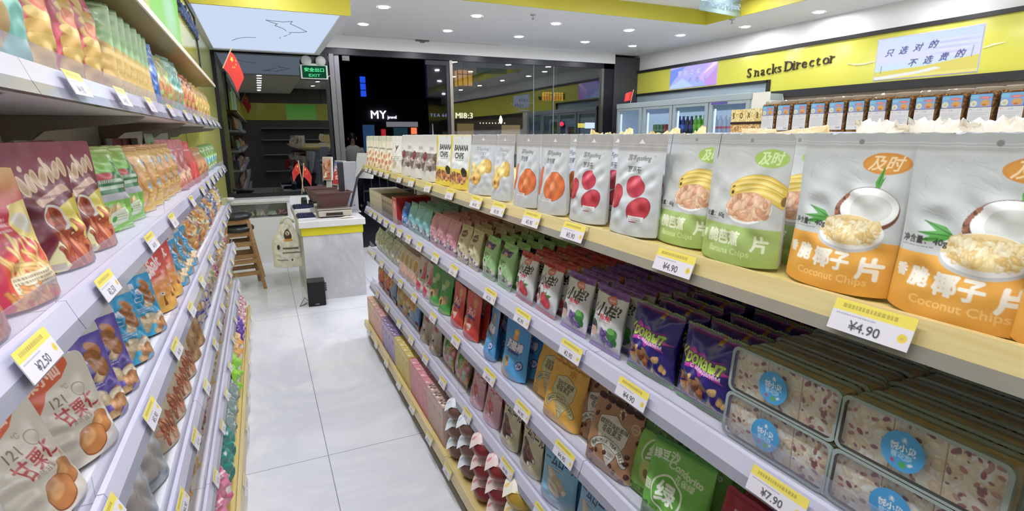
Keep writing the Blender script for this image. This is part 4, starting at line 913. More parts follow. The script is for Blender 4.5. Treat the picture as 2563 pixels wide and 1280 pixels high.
# ---------------------------------------------------------------- second island with nut jars
bay('shelf_rack', 1, -.3, 1.35, 2.83, 3.2, 2.80, [(1.594, 1.602), (1.2, 1.21), (.8, .81), (.45, .46)], .135, .09, 'rack across the next aisle carrying the nut jars, nearer half', 'racks across the next aisle', 1.70, False, True, False, True)
bay('shelf_rack', 1, 1.35, 3.0, 2.83, 3.2, 2.80, [(1.594, 1.602), (1.2, 1.21), (.8, .81), (.45, .46)], .135, .09, 'rack across the next aisle carrying popcorn and nut jars', 'racks across the next aisle', 1.70, False, False, True, True)
def nutty(name, cols, scale):
    m, N, L, b = _new(name); t = N.new('ShaderNodeTexCoord'); v = N.new('ShaderNodeTexVoronoi'); v.inputs['Scale'].default_value = scale
    cr = N.new('ShaderNodeValToRGB'); els = cr.color_ramp.elements
    els[0].color = (*lin(cols[0]), 1); els[1].color = (*lin(cols[-1]), 1)
    for i, c in enumerate(cols[1:-1]): els.new((i + 1) / (len(cols) - 1)).color = (*lin(c), 1)
    sp = N.new('ShaderNodeSeparateColor'); L.new(t.outputs['Object'], v.inputs['Vector']); L.new(v.outputs['Color'], sp.inputs[0]); L.new(sp.outputs[0], cr.inputs[0]); L.new(cr.outputs[0], b.inputs['Base Color'])
    bp = N.new('ShaderNodeBump'); bp.invert = True; bp.inputs['Strength'].default_value = 1; bp.inputs['Distance'].default_value = .012; L.new(v.outputs['Distance'], bp.inputs['Height']); L.new(bp.outputs['Normal'], b.inputs['Normal']); b.inputs['Roughness'].default_value = .5
    return m
nuts = nutty('nut_filling', ['6a4422', 'a87838', '8a5a2c', 'c09858', '7a4a2a'], 75)
lab = Cv(.086, .150, .0012, 'd6d6da'); lab.rect(0, 0, 1, .40, '1c2430'); lab.grad(.03, .02, .97, .385, '6aa8d8', '8a9ad8'); lab.ell(.66, .13, .24, .06, 'd0606a'); lab.ell(.66, .13, .18, .03, 'e89080'); lab.ell(.70, .28, .2, .16, 'd09a50'); lab.ell(.66, .33, .1, .05, 'b86a30'); lab.ell(.2, .29, .15, .15, 'd8d8b8'); lab.ell(.2, .3, .07, .07, 'b8c0a8'); lab.ell(.2, .1, .18, .09, '7fc4e0', al=.7)
lab.text('坚果', .5, .47, .11, '8fa4d8'); lab.rect(.03, .44, .18, .46, 'd8a898')
for i in range(7): lab.rect(.08, .55 + i * .045, .9 - .1 * (i % 3), .565 + i * .045, 'b8bcc8')
lab.rect(.6, .88, .88, .95, '84858e')
for i in range(8): lab.rect(.61 + i * .034, .88, .625 + i * .034, .95, 'c8c8cc')
LM = carton('jar_label', lab, .0012, mat=CARD)
P0 = None
def jar(x, y, z, label):
    global P0
    if P0 is None:
        e = empty('nut_jar'); H = .197
        def sq(r, n=6):
            return [((r - .014) * a + .014 * math.cos(t), (r - .014) * b + .014 * math.sin(t)) for a, b, t0 in ((1, 1, 0), (-1, 1, PI / 2), (-1, -1, PI), (1, -1, 3 * PI / 2)) for t in [t0 + i * PI / 2 / (n - 1) for i in range(n)]]
        ct = MB(); ct.prism(sq(.049), 'z', .004, H - .020); obj('nut_filling', ct, nuts, e)
        b = MB(); p = sq(.052); n = len(p); b.add([(q[0], q[1], 0.002) for q in p] + [(q[0], q[1], H - .03) for q in p], [(i, (i + 1) % n, n + (i + 1) % n, n + i) for i in range(n)]); obj('jar_wall', b, clear('jar_plastic', (.95, .93, .9), refl=.07), e)
        ld = MB(); ld.lathe([(.050, H - .026), (.053, H - .024), (.053, H - .02), (.0505, H - .018), (.053, H - .016), (.053, H - .006), (.048, H), (.004, H)], 28); obj('lid', ld, clear('jar_lid_plastic', (.9, .87, .82), refl=.16, rough=.1, haze=.3, hazecol=(.55, .48, .40)), e, smooth=False)
        obj('label', LM, None, e, (-.0535, 0, .018), (0, 0, R(-90))); P0 = e
    else:
        e = P0.copy(); COL.objects.link(e)
        for ch in P0.children: q = ch.copy(); COL.objects.link(q); q.parent = e
    e.location = (x, y, z); tag(e, label, 'jar', 'square nut jars on the far rack')
for i in range(14): jar(2.972, 2.484 - i * .1118, 1.596, '%s square nut jar from the popcorn on the far rack' % nth(i + 1))
cv = Cv(.27, .082, .002, 'd8c080'); cv.bits(0, 0, 1, 1, 420, .012, .024, ['ead890', 'e0c46c', 'f2e8b0', 'd4b25c'], 4, 1.2)
for i, u in enumerate((.08, .32, .55, .80)): cv.text('BOX8'[i], u, .5, .19, '4a3018', sx=.55, bold=.03)
cv2 = Cv(.27, .06, .002, 'c09050'); cv2.bits(0, 0, 1, 1, 300, .014, .024, ['d8b070', 'c89850', 'e8cc90', 'b07c3c'], 8, 1.2); cv2.text('88', .2, .5, .16, '6a4420'); cv2.text('80', .7, .5, .16, '6a4420')
o = obj('popcorn_box', carton('popcorn_box', cv2, .16, top='3a2018', side='c8a468', mat=CARD), None, None, (3.06, 2.70, 1.596), (0, 0, R(-90))); tag(o, 'lower clear box of caramel popcorn beside the nut jars', 'popcorn', 'popcorn boxes'); 
lidm = MB().box(-.137, .137, -.083, .083, .06, .076); obj('box_lid', lidm, plain('dark_lid', '2a1410', .4), o)
o = obj('popcorn_box', carton('popcorn_box', cv, .16, top='e6d8a0', side='dcc888', mat=CARD), None, None, (3.06, 2.70, 1.6725), (0, 0, R(-90))); tag(o, 'upper clear box of pale popcorn beside the nut jars', 'popcorn', 'popcorn boxes')
# ================================================================ PRINTED ARTWORK
def berry(cv, x, y, r, c, seed=0, el=1.12, rot=.5):
    g = random.Random(seed); b = lin(c)
    cv.ell(x, y, r * el, r, [q * .55 for q in b], rot); cv.ell(x, y, r * el * .95, r * .94, b, rot); cv.ell(x - r * .2, y - r * .25 / cv.k, r * .62, r * .5, [min(1, q * 1.35 + .03) for q in b], rot, .8, .8)
    for _ in range(46):
        a = g.uniform(0, 6.28); q = r * math.sqrt(g.random()) * .9; cv.ell(x + q * math.cos(a) * el, y + q * math.sin(a) / cv.k, r * .035, r * .045, [min(1, t * g.choice((.6, 1.6)) + .02) for t in b], a, .8)
def leaf(cv, x, y, ln, a, c='4a9a3c', w=.16):
    dx, dy = ln * math.cos(a), ln * math.sin(a); nx_, ny_ = -math.sin(a) * ln * w, math.cos(a) * ln * w
    P = lambda u, v: (x + dx * u + nx_ * v, y + (dy * u + ny_ * v) / cv.k)
    cv.poly([P(0, 0), P(.35, 1), P(1, 0), P(.35, -1)], c); cv.line([P(0, 0), P(.95, 0)], ln * .03, '2f6a2a')
def seal(cv, c='b2b4b6', v=.13, hole=True):
    cv.rect(0, 0, 1, v, c); cv.grad(0, v - .012, 1, v + .012, 'a6a8aa', 'c9cbce')
    for q in (.55, .72): cv.rect(0, v * q, 1, v * q + .004, 'c4c6c8')
def mush(cv, x, y, w, n=2, c='6a6c70', h=.012, gap=.022):
    for i in range(n):
        g = random.Random(i + int(x * 99) + int(y * 77)); u = x
        while u < x + w - .01:
            q = g.uniform(.012, .03); cv.rect(u, y + i * gap, min(u + q, x + w), y + i * gap + h, c, .8); u += q + .008
D = {}
def coconut(step=.0009):
    cv = Cv(.172, .226, step, 'c3c9cc'); seal(cv, 'a9aeb0', .10)
    g = random.Random(2)
    for i in range(60):
        a = g.uniform(0, 6.3); cv.line([(.32 + .22 * math.cos(a) * g.random(), .30 + .16 * math.sin(a)), (.32 + .24 * math.cos(a + .4), .30 + .16 * math.sin(a + .3))], .006, g.choice(['b8bec2', 'd2d6d8', 'b2b9c2']), .7)
    cv.ell(.73, .185, .19, .086, 'cf8d40'); cv.ell(.73, .185, .165, .066, 'd39546'); cv.text('及时', .73, .185, .13, 'f2d9ae', shear=.3, bold=.02)
    cv.rect(0, .655, 1, 1, 'e6aa4e'); cv.grad(0, .86, 1, 1, 'e6aa4e', 'dda044'); cv.sat = 1.0
    for a, l in ((-1.45, .22), (-1.2, .14)): leaf(cv, .70, .36, l, a, '57a04a', .13)
    cv.ell(.68, .47, .245, .185, '6b4136', .1); cv.ell(.685, .455, .228, .16, 'eceeee', .1); cv.ell(.70, .46, .165, .11, 'd5d8d6', .1); cv.ell(.72, .465, .10, .06, 'b9bdb9', .1, .8, .8)
    for i in range(40): cv.ell(.68 + .24 * math.cos(2.2 + i * .04), .47 + .185 * math.sin(2.2 + i * .04) / cv.k, .014, .02, g.choice(['8a5a44', 'a8705a', '5c352c']), i)
    for a in (2.9, 3.15, 3.5): leaf(cv, .40, .545, .26, a, '4f9a44', .11)
    cv.ell(.60, .625, .275, .15, 'c4c8cc'); cv.ell(.60, .612, .27, .14, 'eef0f0'); cv.ell(.60, .60, .245, .12, 'e8cf96')
    cv.bits(.36, .55, .86, .66, 420, .009, .022, ['ecd9a8', 'e2c88c', 'f2e6c4', 'dcbc7c'], 5, 2.2, (.60, .595, .235, .115), edge=.88)
    cv.text('净含量：40g', .03, .585, .062, '3e4042', al='l', bold=.02); mush(cv, .03, .615, .26, 1, '8a8c90', .008)
    cv.text('香', .10, .765, .10, 'f6f2e6', bold=.045, sx=.9); cv.text('脆', .245, .785, .145, 'f6f2e6', bold=.045); cv.text('椰子', .515, .80, .165, 'f6f2e6', bold=.045); cv.text('片', .82, .825, .19, 'f6f2e6', bold=.045)
    cv.text('Coconut Chips', .52, .905, .088, 'f3c67c', bold=.01, sx=1.12)
    cv.ell(.5, .055, .022, .022, '7c7e80'); return cv
def bananas(cv, x, y, s):
    for i, (dx, dy, l) in enumerate(((.02, -.13, .9), (.0, -.075, 1.05), (-.01, -.01, 1.0), (.06, .04, .9))):
        P = [(x + s * (dx + l * (.42 * u)), y + s * (dy * .75 + .085 * (u ** 2) * 1.1 - .03) ) for u in np.linspace(-.75, .95, 14)]
        cv.line(P, s * .125, 'b8932a'); cv.line(P, s * .112, 'e6c64a'); cv.line([(a, b - .008) for a, b in P[1:-1]], s * .04, 'f2de80'); cv.ell(*P[0], s * .026, s * .026, '4a3a20')
    cv.ell(x + s * .42, y + s * .06, s * .035, s * .06, '8a6a2c')
def bananachip(step=.0009):
    cv = Cv(.172, .226, step, 'c4c9ca'); seal(cv, 'aaadae', .10)
    g = random.Random(4)
    for i in range(60):
        a = g.uniform(0, 6.3); cv.line([(.33 + .24 * math.cos(a) * g.random(), .29 + .16 * math.sin(a)), (.33 + .26 * math.cos(a + .4), .29 + .16 * math.sin(a + .3))], .006, g.choice(['b8bec2', 'd0d4d6', 'b4bac4']), .7)
    cv.ell(.76, .185, .20, .088, 'a3c957'); cv.text('及时', .76, .185, .135, 'd9ecb0', shear=.3, bold=.02)
    cv.rect(0, .70, 1, 1, 'a2bf6a'); cv.grad(0, .88, 1, 1, 'a2bf6a', '98b55e')
    bananas(cv, .66, .44, .78)
    cv.ell(.635, .575, .265, .17, 'bfc3c6'); cv.ell(.635, .56, .262, .155, 'e9ecec'); cv.ell(.635, .55, .245, .145, 'd89a70')
    cv.bits(.38, .48, .90, .64, 130, .02, .04, ['deb08c', 'd49c78', 'e6c2a0', 'c88a68'], 6, 1.6, (.635, .545, .235, .135), edge=.86)
    cv.text('净含量：60g', .03, .635, .062, '3e4042', al='l', bold=.02); mush(cv, .03, .665, .26, 1, '8a8c90', .008)
    cv.text('香', .10, .80, .09, 'eaf2d4', bold=.045); cv.text('脆芭蕉', .42, .80, .145, 'eaf2d4', bold=.045); cv.text('片', .84, .82, .17, 'eaf2d4', bold=.045); cv.text('Banana Chips', .5, .90, .088, 'c9e095', bold=.01, sx=1.12)
    cv.ell(.5, .055, .022, .022, '88898a'); return cv
def guofeng(kind, step=.0010):
    cv = Cv(.165, .226, step, 'c6cbd1'); cv.grad(0, .1, 1, 1, 'cad0d6', 'bfc6cf'); seal(cv, 'a8a7a8', .17)
    cv.poly([(.47, .075), (.44, .095), (.56, .095), (.53, .075)], 'e6e6e6'); cv.ell(.5, .07, .022, .016, 'e6e6e6')
    cv.text('国丰guofeng', .5, .235, .092, '6f7174', shear=.18, bold=.012); cv.text('®', .80, .215, .04, '8a8c8e')
    if kind == 'straw':
        cv.text('草莓干', .44, .355, .105, '55585c', bold=.015); cv.text('Strawberry', .44, .40, .032, '9a9ca0')
        berry(cv, .17, .63, .15, 'b8243a', 1, 1.15, 1.25); berry(cv, .55, .515, .145, 'c2304a', 2, 1.35, .25); berry(cv, .70, .735, .16, 'b82840', 3, 1.35, -.5); cv.rect(.54, .80, .82, .85, 'dcdfe2'); mush(cv, .56, .815, .24, 2, '7a5a5c', .008, .018)
    elif kind == 'apricot':
        cv.text('甜杏脯', .42, .335, .095, '55585c', bold=.015); cv.text('Apricot', .42, .375, .032, '9a9ca0')
        cv.ell(.15, .60, .10, .26, '9e4a22', .08); cv.ell(.15, .60, .09, .245, 'd8632a', .08); cv.ell(.15, .55, .03, .12, 'e88a4a', .08, .8, .8)
        cv.ell(.68, .645, .285, .25, '9e4218'); cv.ell(.68, .645, .275, .24, 'db6a2c'); cv.ell(.68, .64, .17, .14, 'c8541e', al=.7, soft=.5); cv.ell(.67, .635, .09, .08, 'e8894a', al=.8, soft=.6)
        for i in range(3): cv.ell(.68, .64, .21 - i * .05, .18 - i * .045, 'ea9a5c', al=.15)
        cv.rect(.36, .80, .68, .84, 'dfe2e4'); mush(cv, .38, .81, .26, 1, '7a6a5c', .01)
    else:
        cv.text('芒果干', .56, .315, .08, '6a6d70', bold=.01)
        cv.bits(.22, .50, .80, .74, 9, .10, .14, ['e6b84a', 'f0cc6a', 'dca63a', 'f4d884'], 8, 1.35); cv.ell(.35, .74, .06, .05, 'b8602c')
    return cv
def banana_bag(step=.0018):
    cv = Cv(.19, .226, step, 'e4cf3e'); cv.rect(.10, .03, .92, .63, 'dfe2e0'); cv.rect(0, 0, 1, .02, 'd8cfae'); cv.ell(.52, .06, .02, .02, 'b8bab8')
    cv.text('BANANA', .51, .24, .175, '232321', bold=.035, sx=.85); cv.text('CHIPS', .48, .385, .175, '232321', bold=.035, sx=.9); mush(cv, .3, .46, .4, 1, '5a5a58', .014); cv.text('×1', .45, .55, .10, '5a5a58')
    cv.rect(0, .63, 1, 1, 'e6cf38'); cv.bits(.12, .72, .85, .86, 40, .03, .055, ['b8744a', 'd89a62', '9a5632', 'e2b480', '7a4a30'], 3, 1.6); cv.ell(.78, .68, .13, .09, '34301f', .5); return cv
def plum(step=.0018):
    cv = Cv(.205, .226, step, 'd8d7d3'); cv.grad(0, 0, 1, .3, 'c9c9c7', 'dcdbd8')
    cv.rect(0, .40, 1, .76, '8f8680'); cv.bits(.05, .44, .95, .72, 30, .07, .11, ['a89c94', '7e7068', 'c0b4a8', '685850'], 5, 1.2)
    for i in range(6): cv.ell(.2 + .13 * i, .52 + .06 * (i % 3), .07, .06, '5a4a44', al=.6); cv.ell(.2 + .13 * i, .52 + .06 * (i % 3), .04, .035, 'b4a8a0')
    berry(cv, .22, .47, .11, '7a3038', 4, 1, 0); cv.text('西梅', .5, .3, .1, '6a6460'); return cv
def whitey(step=.002):
    cv = Cv(.20, .22, step, 'e3e1da'); cv.text('Y', .35, .36, .3, '3a3a38', bold=.03, shear=.2); mush(cv, .2, .55, .6, 3, '8a8a86', .02, .05); cv.ell(.35, .78, .15, .12, 'c8b8a0'); return cv
def cashew(step=.002):
    cv = Cv(.21, .22, step, 'ddd6c0'); cv.rect(0, 0, 1, .16, 'c8cbb4'); mush(cv, .15, .36, .7, 1, '4a4a42', .045); cv.rect(.05, .5, .95, .98, 'e8dcc0')
    for x, y in ((.2, .6), (.45, .55), (.7, .62), (.3, .78), (.58, .76), (.8, .82), (.15, .9), (.45, .92)): cv.ell(x, y, .08, .075, 'd08a62')
    return cv
def xiaoyang(kind, step=.0011):
    cv = Cv(.130, .165, step, 'dde0e2'); top = 'b8242e' if kind == 'straw' else '7a4aa8'
    cv.grad(0, .05, 1, 1, 'e2e5e7', 'd0d4d8'); cv.rect(0, 0, 1, .115, top); cv.rect(0, .93, 1, 1, 'c05a68' if kind == 'straw' else '9a7ac4')
    cv.ell(.62, .17, .15, .085, 'c04a3c'); cv.ell(.62, .17, .13, .066, 'e08a74'); mush(cv, .53, .165, .18, 1, 'fbe9e4', .02)
    cv.text('小样', .56, .35, .30, '26262a', bold=.03, shear=.1); cv.text('?', .90, .31, .24, '26262a', bold=.02); cv.text('9', .16, .34, .2, '26262a', bold=.01)
    cv.line([(.25, .45), (.36, .43)], .02, 'c03a44'); cv.text('酸0嚼', .58, .455, .12, 'cc3a44', bold=.03); mush(cv, .42, .51, .3, 1, 'a0545a', .012)
    cv.ell(.20, .66, .14, .16, '2c2826'); cv.ell(.21, .72, .105, .125, 'dcb09a'); cv.rect(.08, .60, .34, .655, '2c2826'); cv.poly([(.05, .93), (.12, .80), (.3, .80), (.36, .93)], 'e8e8ea')
    if kind == 'straw':
        berry(cv, .60, .72, .20, 'cc3040', 7, 1.2, .2); leaf(cv, .72, .63, .16, -.3, '4a8a3a', .3); leaf(cv, .66, .62, .14, -1.2, '5a9a44', .3)
    else:
        g = random.Random(5)
        for i in range(26): x, y = .48 + g.random() * .30, .64 + g.random() * .22; cv.ell(x, y, .055, .055, '4a3470'); cv.ell(x - .01, y - .01, .042, .042, '7a5ab0'); cv.ell(x - .02, y - .02, .014, .014, 'b8a4d8')
        cv.ell(.82, .68, .10, .13, '3f8a3e', .5); cv.ell(.78, .62, .08, .06, '66b050', .3); cv.ell(.86, .78, .06, .08, '2f7434', .2)
    return cv
def krokant(step=.0009):
    cv = Cv(.158, .165, step, '241a63'); cv.sat = 1.15; cv.grad(0, .07, 1, 1, '2c2080', '1e1660'); cv.rect(0, 0, 1, .09, '6a2f7c')
    for i in range(60): cv.line([(i / 60, .006), (i / 60 + .008, .045)], .008, '4f9a3e' if i % 2 else 'a0c860')
    cv.rect(.6, .0, .66, .13, '8a6a3a'); g = random.Random(1)
    P = [(.10, .24), (.17, .32), (.30, .24), (.36, .31), (.52, .26), (.55, .32), (.80, .31), (.68, .38), (.98, .42), (.72, .46), (.86, .56), (.60, .50), (.50, .56), (.44, .50), (.2, .50), (.24, .42), (.08, .42), (.18, .36)]
    cv.poly(P, 'b23f9e'); cv.poly([(.5 + (x - .5) * .86, .4 + (y - .4) * .8) for x, y in P], 'c65ab4')
    cv.text('Крокант', .45, .375, .205, 'c4e07a', bold=.035, sx=.92, rot=-.03, halo='23284a', hw=.06); cv.text('с миндалём', .56, .475, .088, 'f2d4ee', bold=.03, rot=-.05)
    for x, y, r, c in ((.14, .66, .06, '8a5a38'), (.3, .72, .1, '6a4028'), (.44, .70, .085, 'a87448'), (.38, .80, .1, '5a3424'), (.22, .80, .09, '9a6840'), (.5, .8, .06, '7a4c30')):
        cv.poly([(x - r, y - r * .7), (x + r * .8, y - r), (x + r, y + r * .6), (x - r * .8, y + r)], c); cv.poly([(x - r, y - r * .7), (x + r * .8, y - r), (x + r * .6, y - r * .4), (x - r * .8, y - r * .2)], [min(1, q * 1.7) for q in lin(c)])
    cv.bits(.05, .58, .9, .95, 13, .03, .04, ['c8a070', 'd8b484', 'b08450'], 6, 1.6); cv.rect(0, .95, 1, 1, '4a8a50'); return cv
def softbag(base, top, step, kind, w=.12, h=.165, txt='', tc='5a5a50', accent='7a4a90'):
    cv = Cv(w, h, step, base); cv.rect(0, 0, 1, .08, top); cv.rect(0, .93, 1, 1, top)
    if kind == 'purple': cv.poly([(.05, .13), (.9, .16), (.82, .29), (.2, .27)], '4e2c72'); cv.ell(.5, .25, .14, .07, 'd89a90')
    elif kind == 'brown': cv.ell(.62, .22, .22, .13, '7a4a38'); mush(cv, .48, .21, .3, 1, 'e8c8b8', .03)
    if txt: cv.text(txt, .5, .45, .2, tc, bold=.025)
    cv.ell(.42, .70, .14, .20, 'cfd0cc', al=.8); cv.ell(.42, .60, .05, .07, '2c2628'); cv.ell(.43, .635, .035, .045, 'dcb49c'); cv.poly([(.34, .86), (.38, .67), (.5, .67), (.54, .86)], 'dadada'); cv.line([(.3, .75), (.56, .72)], .015, '6a5a4a'); mush(cv, .12, .36, .2, 1, tc, .02); cv.bits(.6, .72, .95, .9, 10, .03, .06, [accent, base, 'e8e4da'], 4)
    return cv
def jelly(base, dark, kind, step=.0010):
    cv = Cv(.175, .185, step, base); cv.specks(.05, 8, 2); g = random.Random(3)
    for i in range(5): cv.ell(.12 + .19 * i, .045, .10, .055, dark); cv.ell(.10 + .19 * i, .03, .05, .02, [q * 1.5 for q in lin(dark)])
    cv.text('✲' if False else '*', .60, .20, .30, dark if kind == 'mango' else 'd8cdb6', bold=.03)
    pan = 'c9c28e' if kind == 'mango' else 'd7d3c6'; O = '5a5238' if kind == 'mango' else '4a4038'
    pts = [(.36, .22), (.62, .30), (.88, .46), (.80, .58), (.44, .88), (.38, .72)] if False else [(.22, .30), (.50, .22), (.82, .33), (.84, .50), (.56, .92), (.24, .46)]
    cv.poly([(.53 + (x - .53) * 1.03, .5 + (y - .5) * 1.03) for x, y in pts], O); cv.poly(pts, pan)
    a, b = ('缤纷芒果味', '吸吸果冻') if kind == 'mango' else ('缤纷珍珠奶茶味', '吸吸果冻')
    cv.text(a, .53, .355, .092 if kind == 'mango' else .082, '4c4634', bold=.02); cv.text(b, .53, .435, .10, '4c4634', bold=.02); cv.text('ミルクティー' if kind != 'mango' else 'マンゴー', .53, .515, .06, '5c5644')
    arc = [(.53 + .36 * math.cos(t), .86 + .28 * math.sin(t)) for t in np.linspace(-2.75, -.4, 22)]
    cv.line(arc, .125, O); cv.line(arc, .105, pan)
    w_ = 'MANGO FRUIT JELLY' if kind == 'mango' else 'PEARL MILK TEA JELLY'
    for i, chx in enumerate(w_):
        t = -2.68 + 2.2 * i / (len(w_) - 1)
        if chx != ' ': cv.text(chx, .53 + .36 * math.cos(t), .86 + .28 * math.sin(t), .075, '4c4634', bold=.02, rot=-(t + PI / 2))
    mush(cv, .45, .72, .18, 2, '6a6450', .014, .03); mush(cv, .48, .79, .12, 1, '6a6450', .02)
    if kind != 'mango':
        for _ in range(34):
            x, y = g.random(), g.uniform(.12, 1); 
            if .2 < x < .88 and .2 < y < .75: continue
            cv.ell(x, y, .036, .045, '4a2418', g.random()); cv.ell(x - .008, y - .01, .012, .014, '7a4a38')
        cv.ell(.90, .24, .075, .075, 'c9b08c'); cv.ell(.90, .24, .06, .06, 'a8855c'); mush(cv, .86, .235, .08, 1, 'd9c8a8', .012)
    else: cv.rect(0, .9, .3, 1, 'c8962e'); mush(cv, .05, .84, .2, 2, 'a87c28', .015)
    return cv
def avocado(step=.0011):
    cv = Cv(.15, .19, step, '4f7a30'); cv.bits(0, 0, 1, 1, 240, .02, .03, ['5f8a38', '3f6a26', '7aa04a', '34581e'], 5, 1.1); cv.rect(.12, .2, .88, .9, '86bf4a'); cv.ell(.5, .42, .24, .24, 'dfe8c8'); cv.ell(.5, .42, .21, .21, '6fb03a'); cv.text('绿', .5, .42, .30, 'eef4e0', bold=.03); cv.ell(.42, .68, .16, .2, 'c0cc6a'); cv.ell(.42, .7, .07, .08, '8a6a3c'); return cv
def condorito(step=.0010):
    cv = Cv(.165, .19, step, '6fb840'); cv.grad(0, .1, 1, 1, '79c048', '62ac38'); cv.rect(0, 0, 1, .06, '3c8a2c'); cv.text('绿豆沙', .26, .18, .14, 'f0f6e4', bold=.03, rot=.2); cv.text('Condorito', .62, .26, .125, 'dcecc4', bold=.025, rot=-.12); cv.text('孔雀绿', .64, .36, .10, 'dcecc4', bold=.02, rot=-.12)
    cv.ell(.42, .58, .25, .25, 'eef4e6'); cv.ell(.42, .58, .225, .225, '62aa36'); cv.text('绿', .42, .58, .32, 'eef4e6', bold=.03); cv.rect(.05, .52, .16, .64, 'dfe9cc'); mush(cv, .06, .535, .09, 3, '5a9a3c', .014, .03)
    cv.bits(0, .8, 1, 1, 60, .025, .03, ['4c8a2a', '5f9a38', '3a7020'], 4, 1.2); return cv
def roll(kind, step=.0012):
    base, pic, tc = {'pink': ('e2b4bc', ['e08a8c', 'cf6a70', 'eaa8a8'], 'b0404c'), 'choco': ('d8d0a8', ['6a3c38', '8a5650', '52302c'], '2e2622'), 'blue': ('86c2e4', ['d8cab0', 'c8b696', 'e6dcc6'], '2c4a70')}[kind]
    cv = Cv(.155, .195, step, base); cv.grad(0, 0, 1, .35, {'pink': 'd9aab2', 'choco': 'bfb88e', 'blue': '5aa8dc'}[kind], base); cv.grad(0, .8, 1, 1, base, {'pink': 'e8c4ca', 'choco': 'd8d2b2', 'blue': 'c8d4d8'}[kind])
    cv.text('Milk', .40, .20, .085, tc, bold=.03); mush(cv, .3, .10, .4, 1, tc, .012); cv.text('クリームロール', .34, .33, .225, tc, bold=.03, sx=.85); cv.ell(.45, .445, .2, .035, [q * .7 for q in lin(base)]); mush(cv, .3, .44, .34, 1, 'f4f0e8', .014)
    for i, (x, y, a) in enumerate(((.38, .57, .5), (.60, .65, .5), (.46, .735, .55))):
        cv.ell(x, y, .24, .10, [q * .45 for q in lin(pic[0])], a); cv.ell(x, y - .005, .23, .09, pic[i % 3], a); cv.ell(x - .03, y - .02, .1, .02, pic[(i + 2) % 3], a); cv.ell(x + .15, y + .07, .05, .05, 'f0e6da' if kind != 'pink' else 'f6d8d8', a)
    mush(cv, .38, .9, .3, 2, tc, .01, .02); return cv
def chestnut(step=.0010):
    cv = Cv(.165, .188, step, 'd6cfbd'); cv.grad(0, 0, 1, 1, 'cdc6b4', 'dcd5c4'); cv.poly([(0, 0), (.62, 0), (.58, .09), (.48, .17), (.30, .22), (.18, .34), (0, .36)] if False else [(0, .0), (.80, .0), (.77, .10), (.64, .19), (.40, .25), (.22, .40), (0, .44)], 'd4582a')
    cv.poly([(0, .14), (.2, .2), (.1, .34), (0, .3)], 'b83c20', .7); cv.text('栗小仙', .42, .12, .17, 'eec8b0', bold=.03, rot=.16, sx=.9); cv.text('121', .44, .37, .15, '7c7258', bold=.02); cv.ell(.74, .36, .08, .08, '9a9078'); cv.ell(.74, .36, .068, .068, 'd2cbb9'); cv.text('℃', .62, .28, .08, '8a8068')
    cv.text('甘栗仁', .60, .515, .2, 'b8383c', bold=.02, rot=.08); cv.text('自然甘栗', .54, .615, .065, '8a5a4c'); cv.text('熟', .86, .6, .07, 'c06a4c')
    for x, y, r in ((.74, .74, .13), (.52, .83, .155)): cv.ell(x, y, r * 1.25, r, '8a4a20', -.35); cv.ell(x, y - .005, r * 1.18, r * .93, 'c07a38', -.35); cv.ell(x - .05, y - .03, r * .7, r * .45, 'e0a864', -.35, .9, .7)
    cv.ell(.55, .05, .018, .018, '3a2a20'); return cv
def daily_nuts(c0, c1, step=.0014):
    cv = Cv(.125, .205, step, c0); cv.rect(0, 0, 1, .13, 'c4c2be'); cv.text('每日坚果', .3, .08, .10, '4a4a50', bold=.02); cv.ell(.85, .05, .02, .02, '4a4a50'); cv.grad(0, .13, 1, 1, c0, c1)
    for i, t in enumerate('扁桃仁'): cv.text(t, .36 + .14 * (i % 2), .26 + .10 * i, .15, 'ece8f4', bold=.03)
    mush(cv, .2, .58, .4, 3, 'd8d4ea', .014, .03); cv.ell(.75, .28, .16, .09, 'b8743c', .8); cv.bits(.5, .35, 1, .55, 5, .08, .11, ['c88a4a', 'e0c498', 'a86a34'], 3, 1.5); cv.bits(.1, .72, 1, 1, 14, .08, .12, ['e4cca0', 'd0a870', 'c08850', 'ecdcbc'], 7, 1.4); return cv
def salty(step=.0014):
    cv = Cv(.15, .22, step, 'd83a42'); cv.grad(0, .0, 1, .5, 'c8303a', 'ea6a52'); cv.grad(0, .5, 1, 1, 'ef8a3e', 'e8b83a'); cv.text('Sa', .3, .34, .40, 'f6dede', bold=.03, rot=.25, sx=.8); cv.text('Salt', .56, .26, .40, 'f6dede', bold=.03, rot=.25, sx=.8)
    for i in range(5): cv.line([(.1, .5 + .02 * i), (.8, .46 + .02 * i)], .01, 'f4c8b4')
    for x, y in ((.4, .78), (.75, .70)): cv.poly([(x - .05, y + .12), (x, y - .06), (x + .06, y + .12)], '8a4a22'); cv.ell(x, y - .06, .045, .04, 'e8e2d4'); cv.ell(x, y - .065, .02, .02, '34302a')
    cv.rect(0, 0, 1, .05, 'd8a878'); return cv
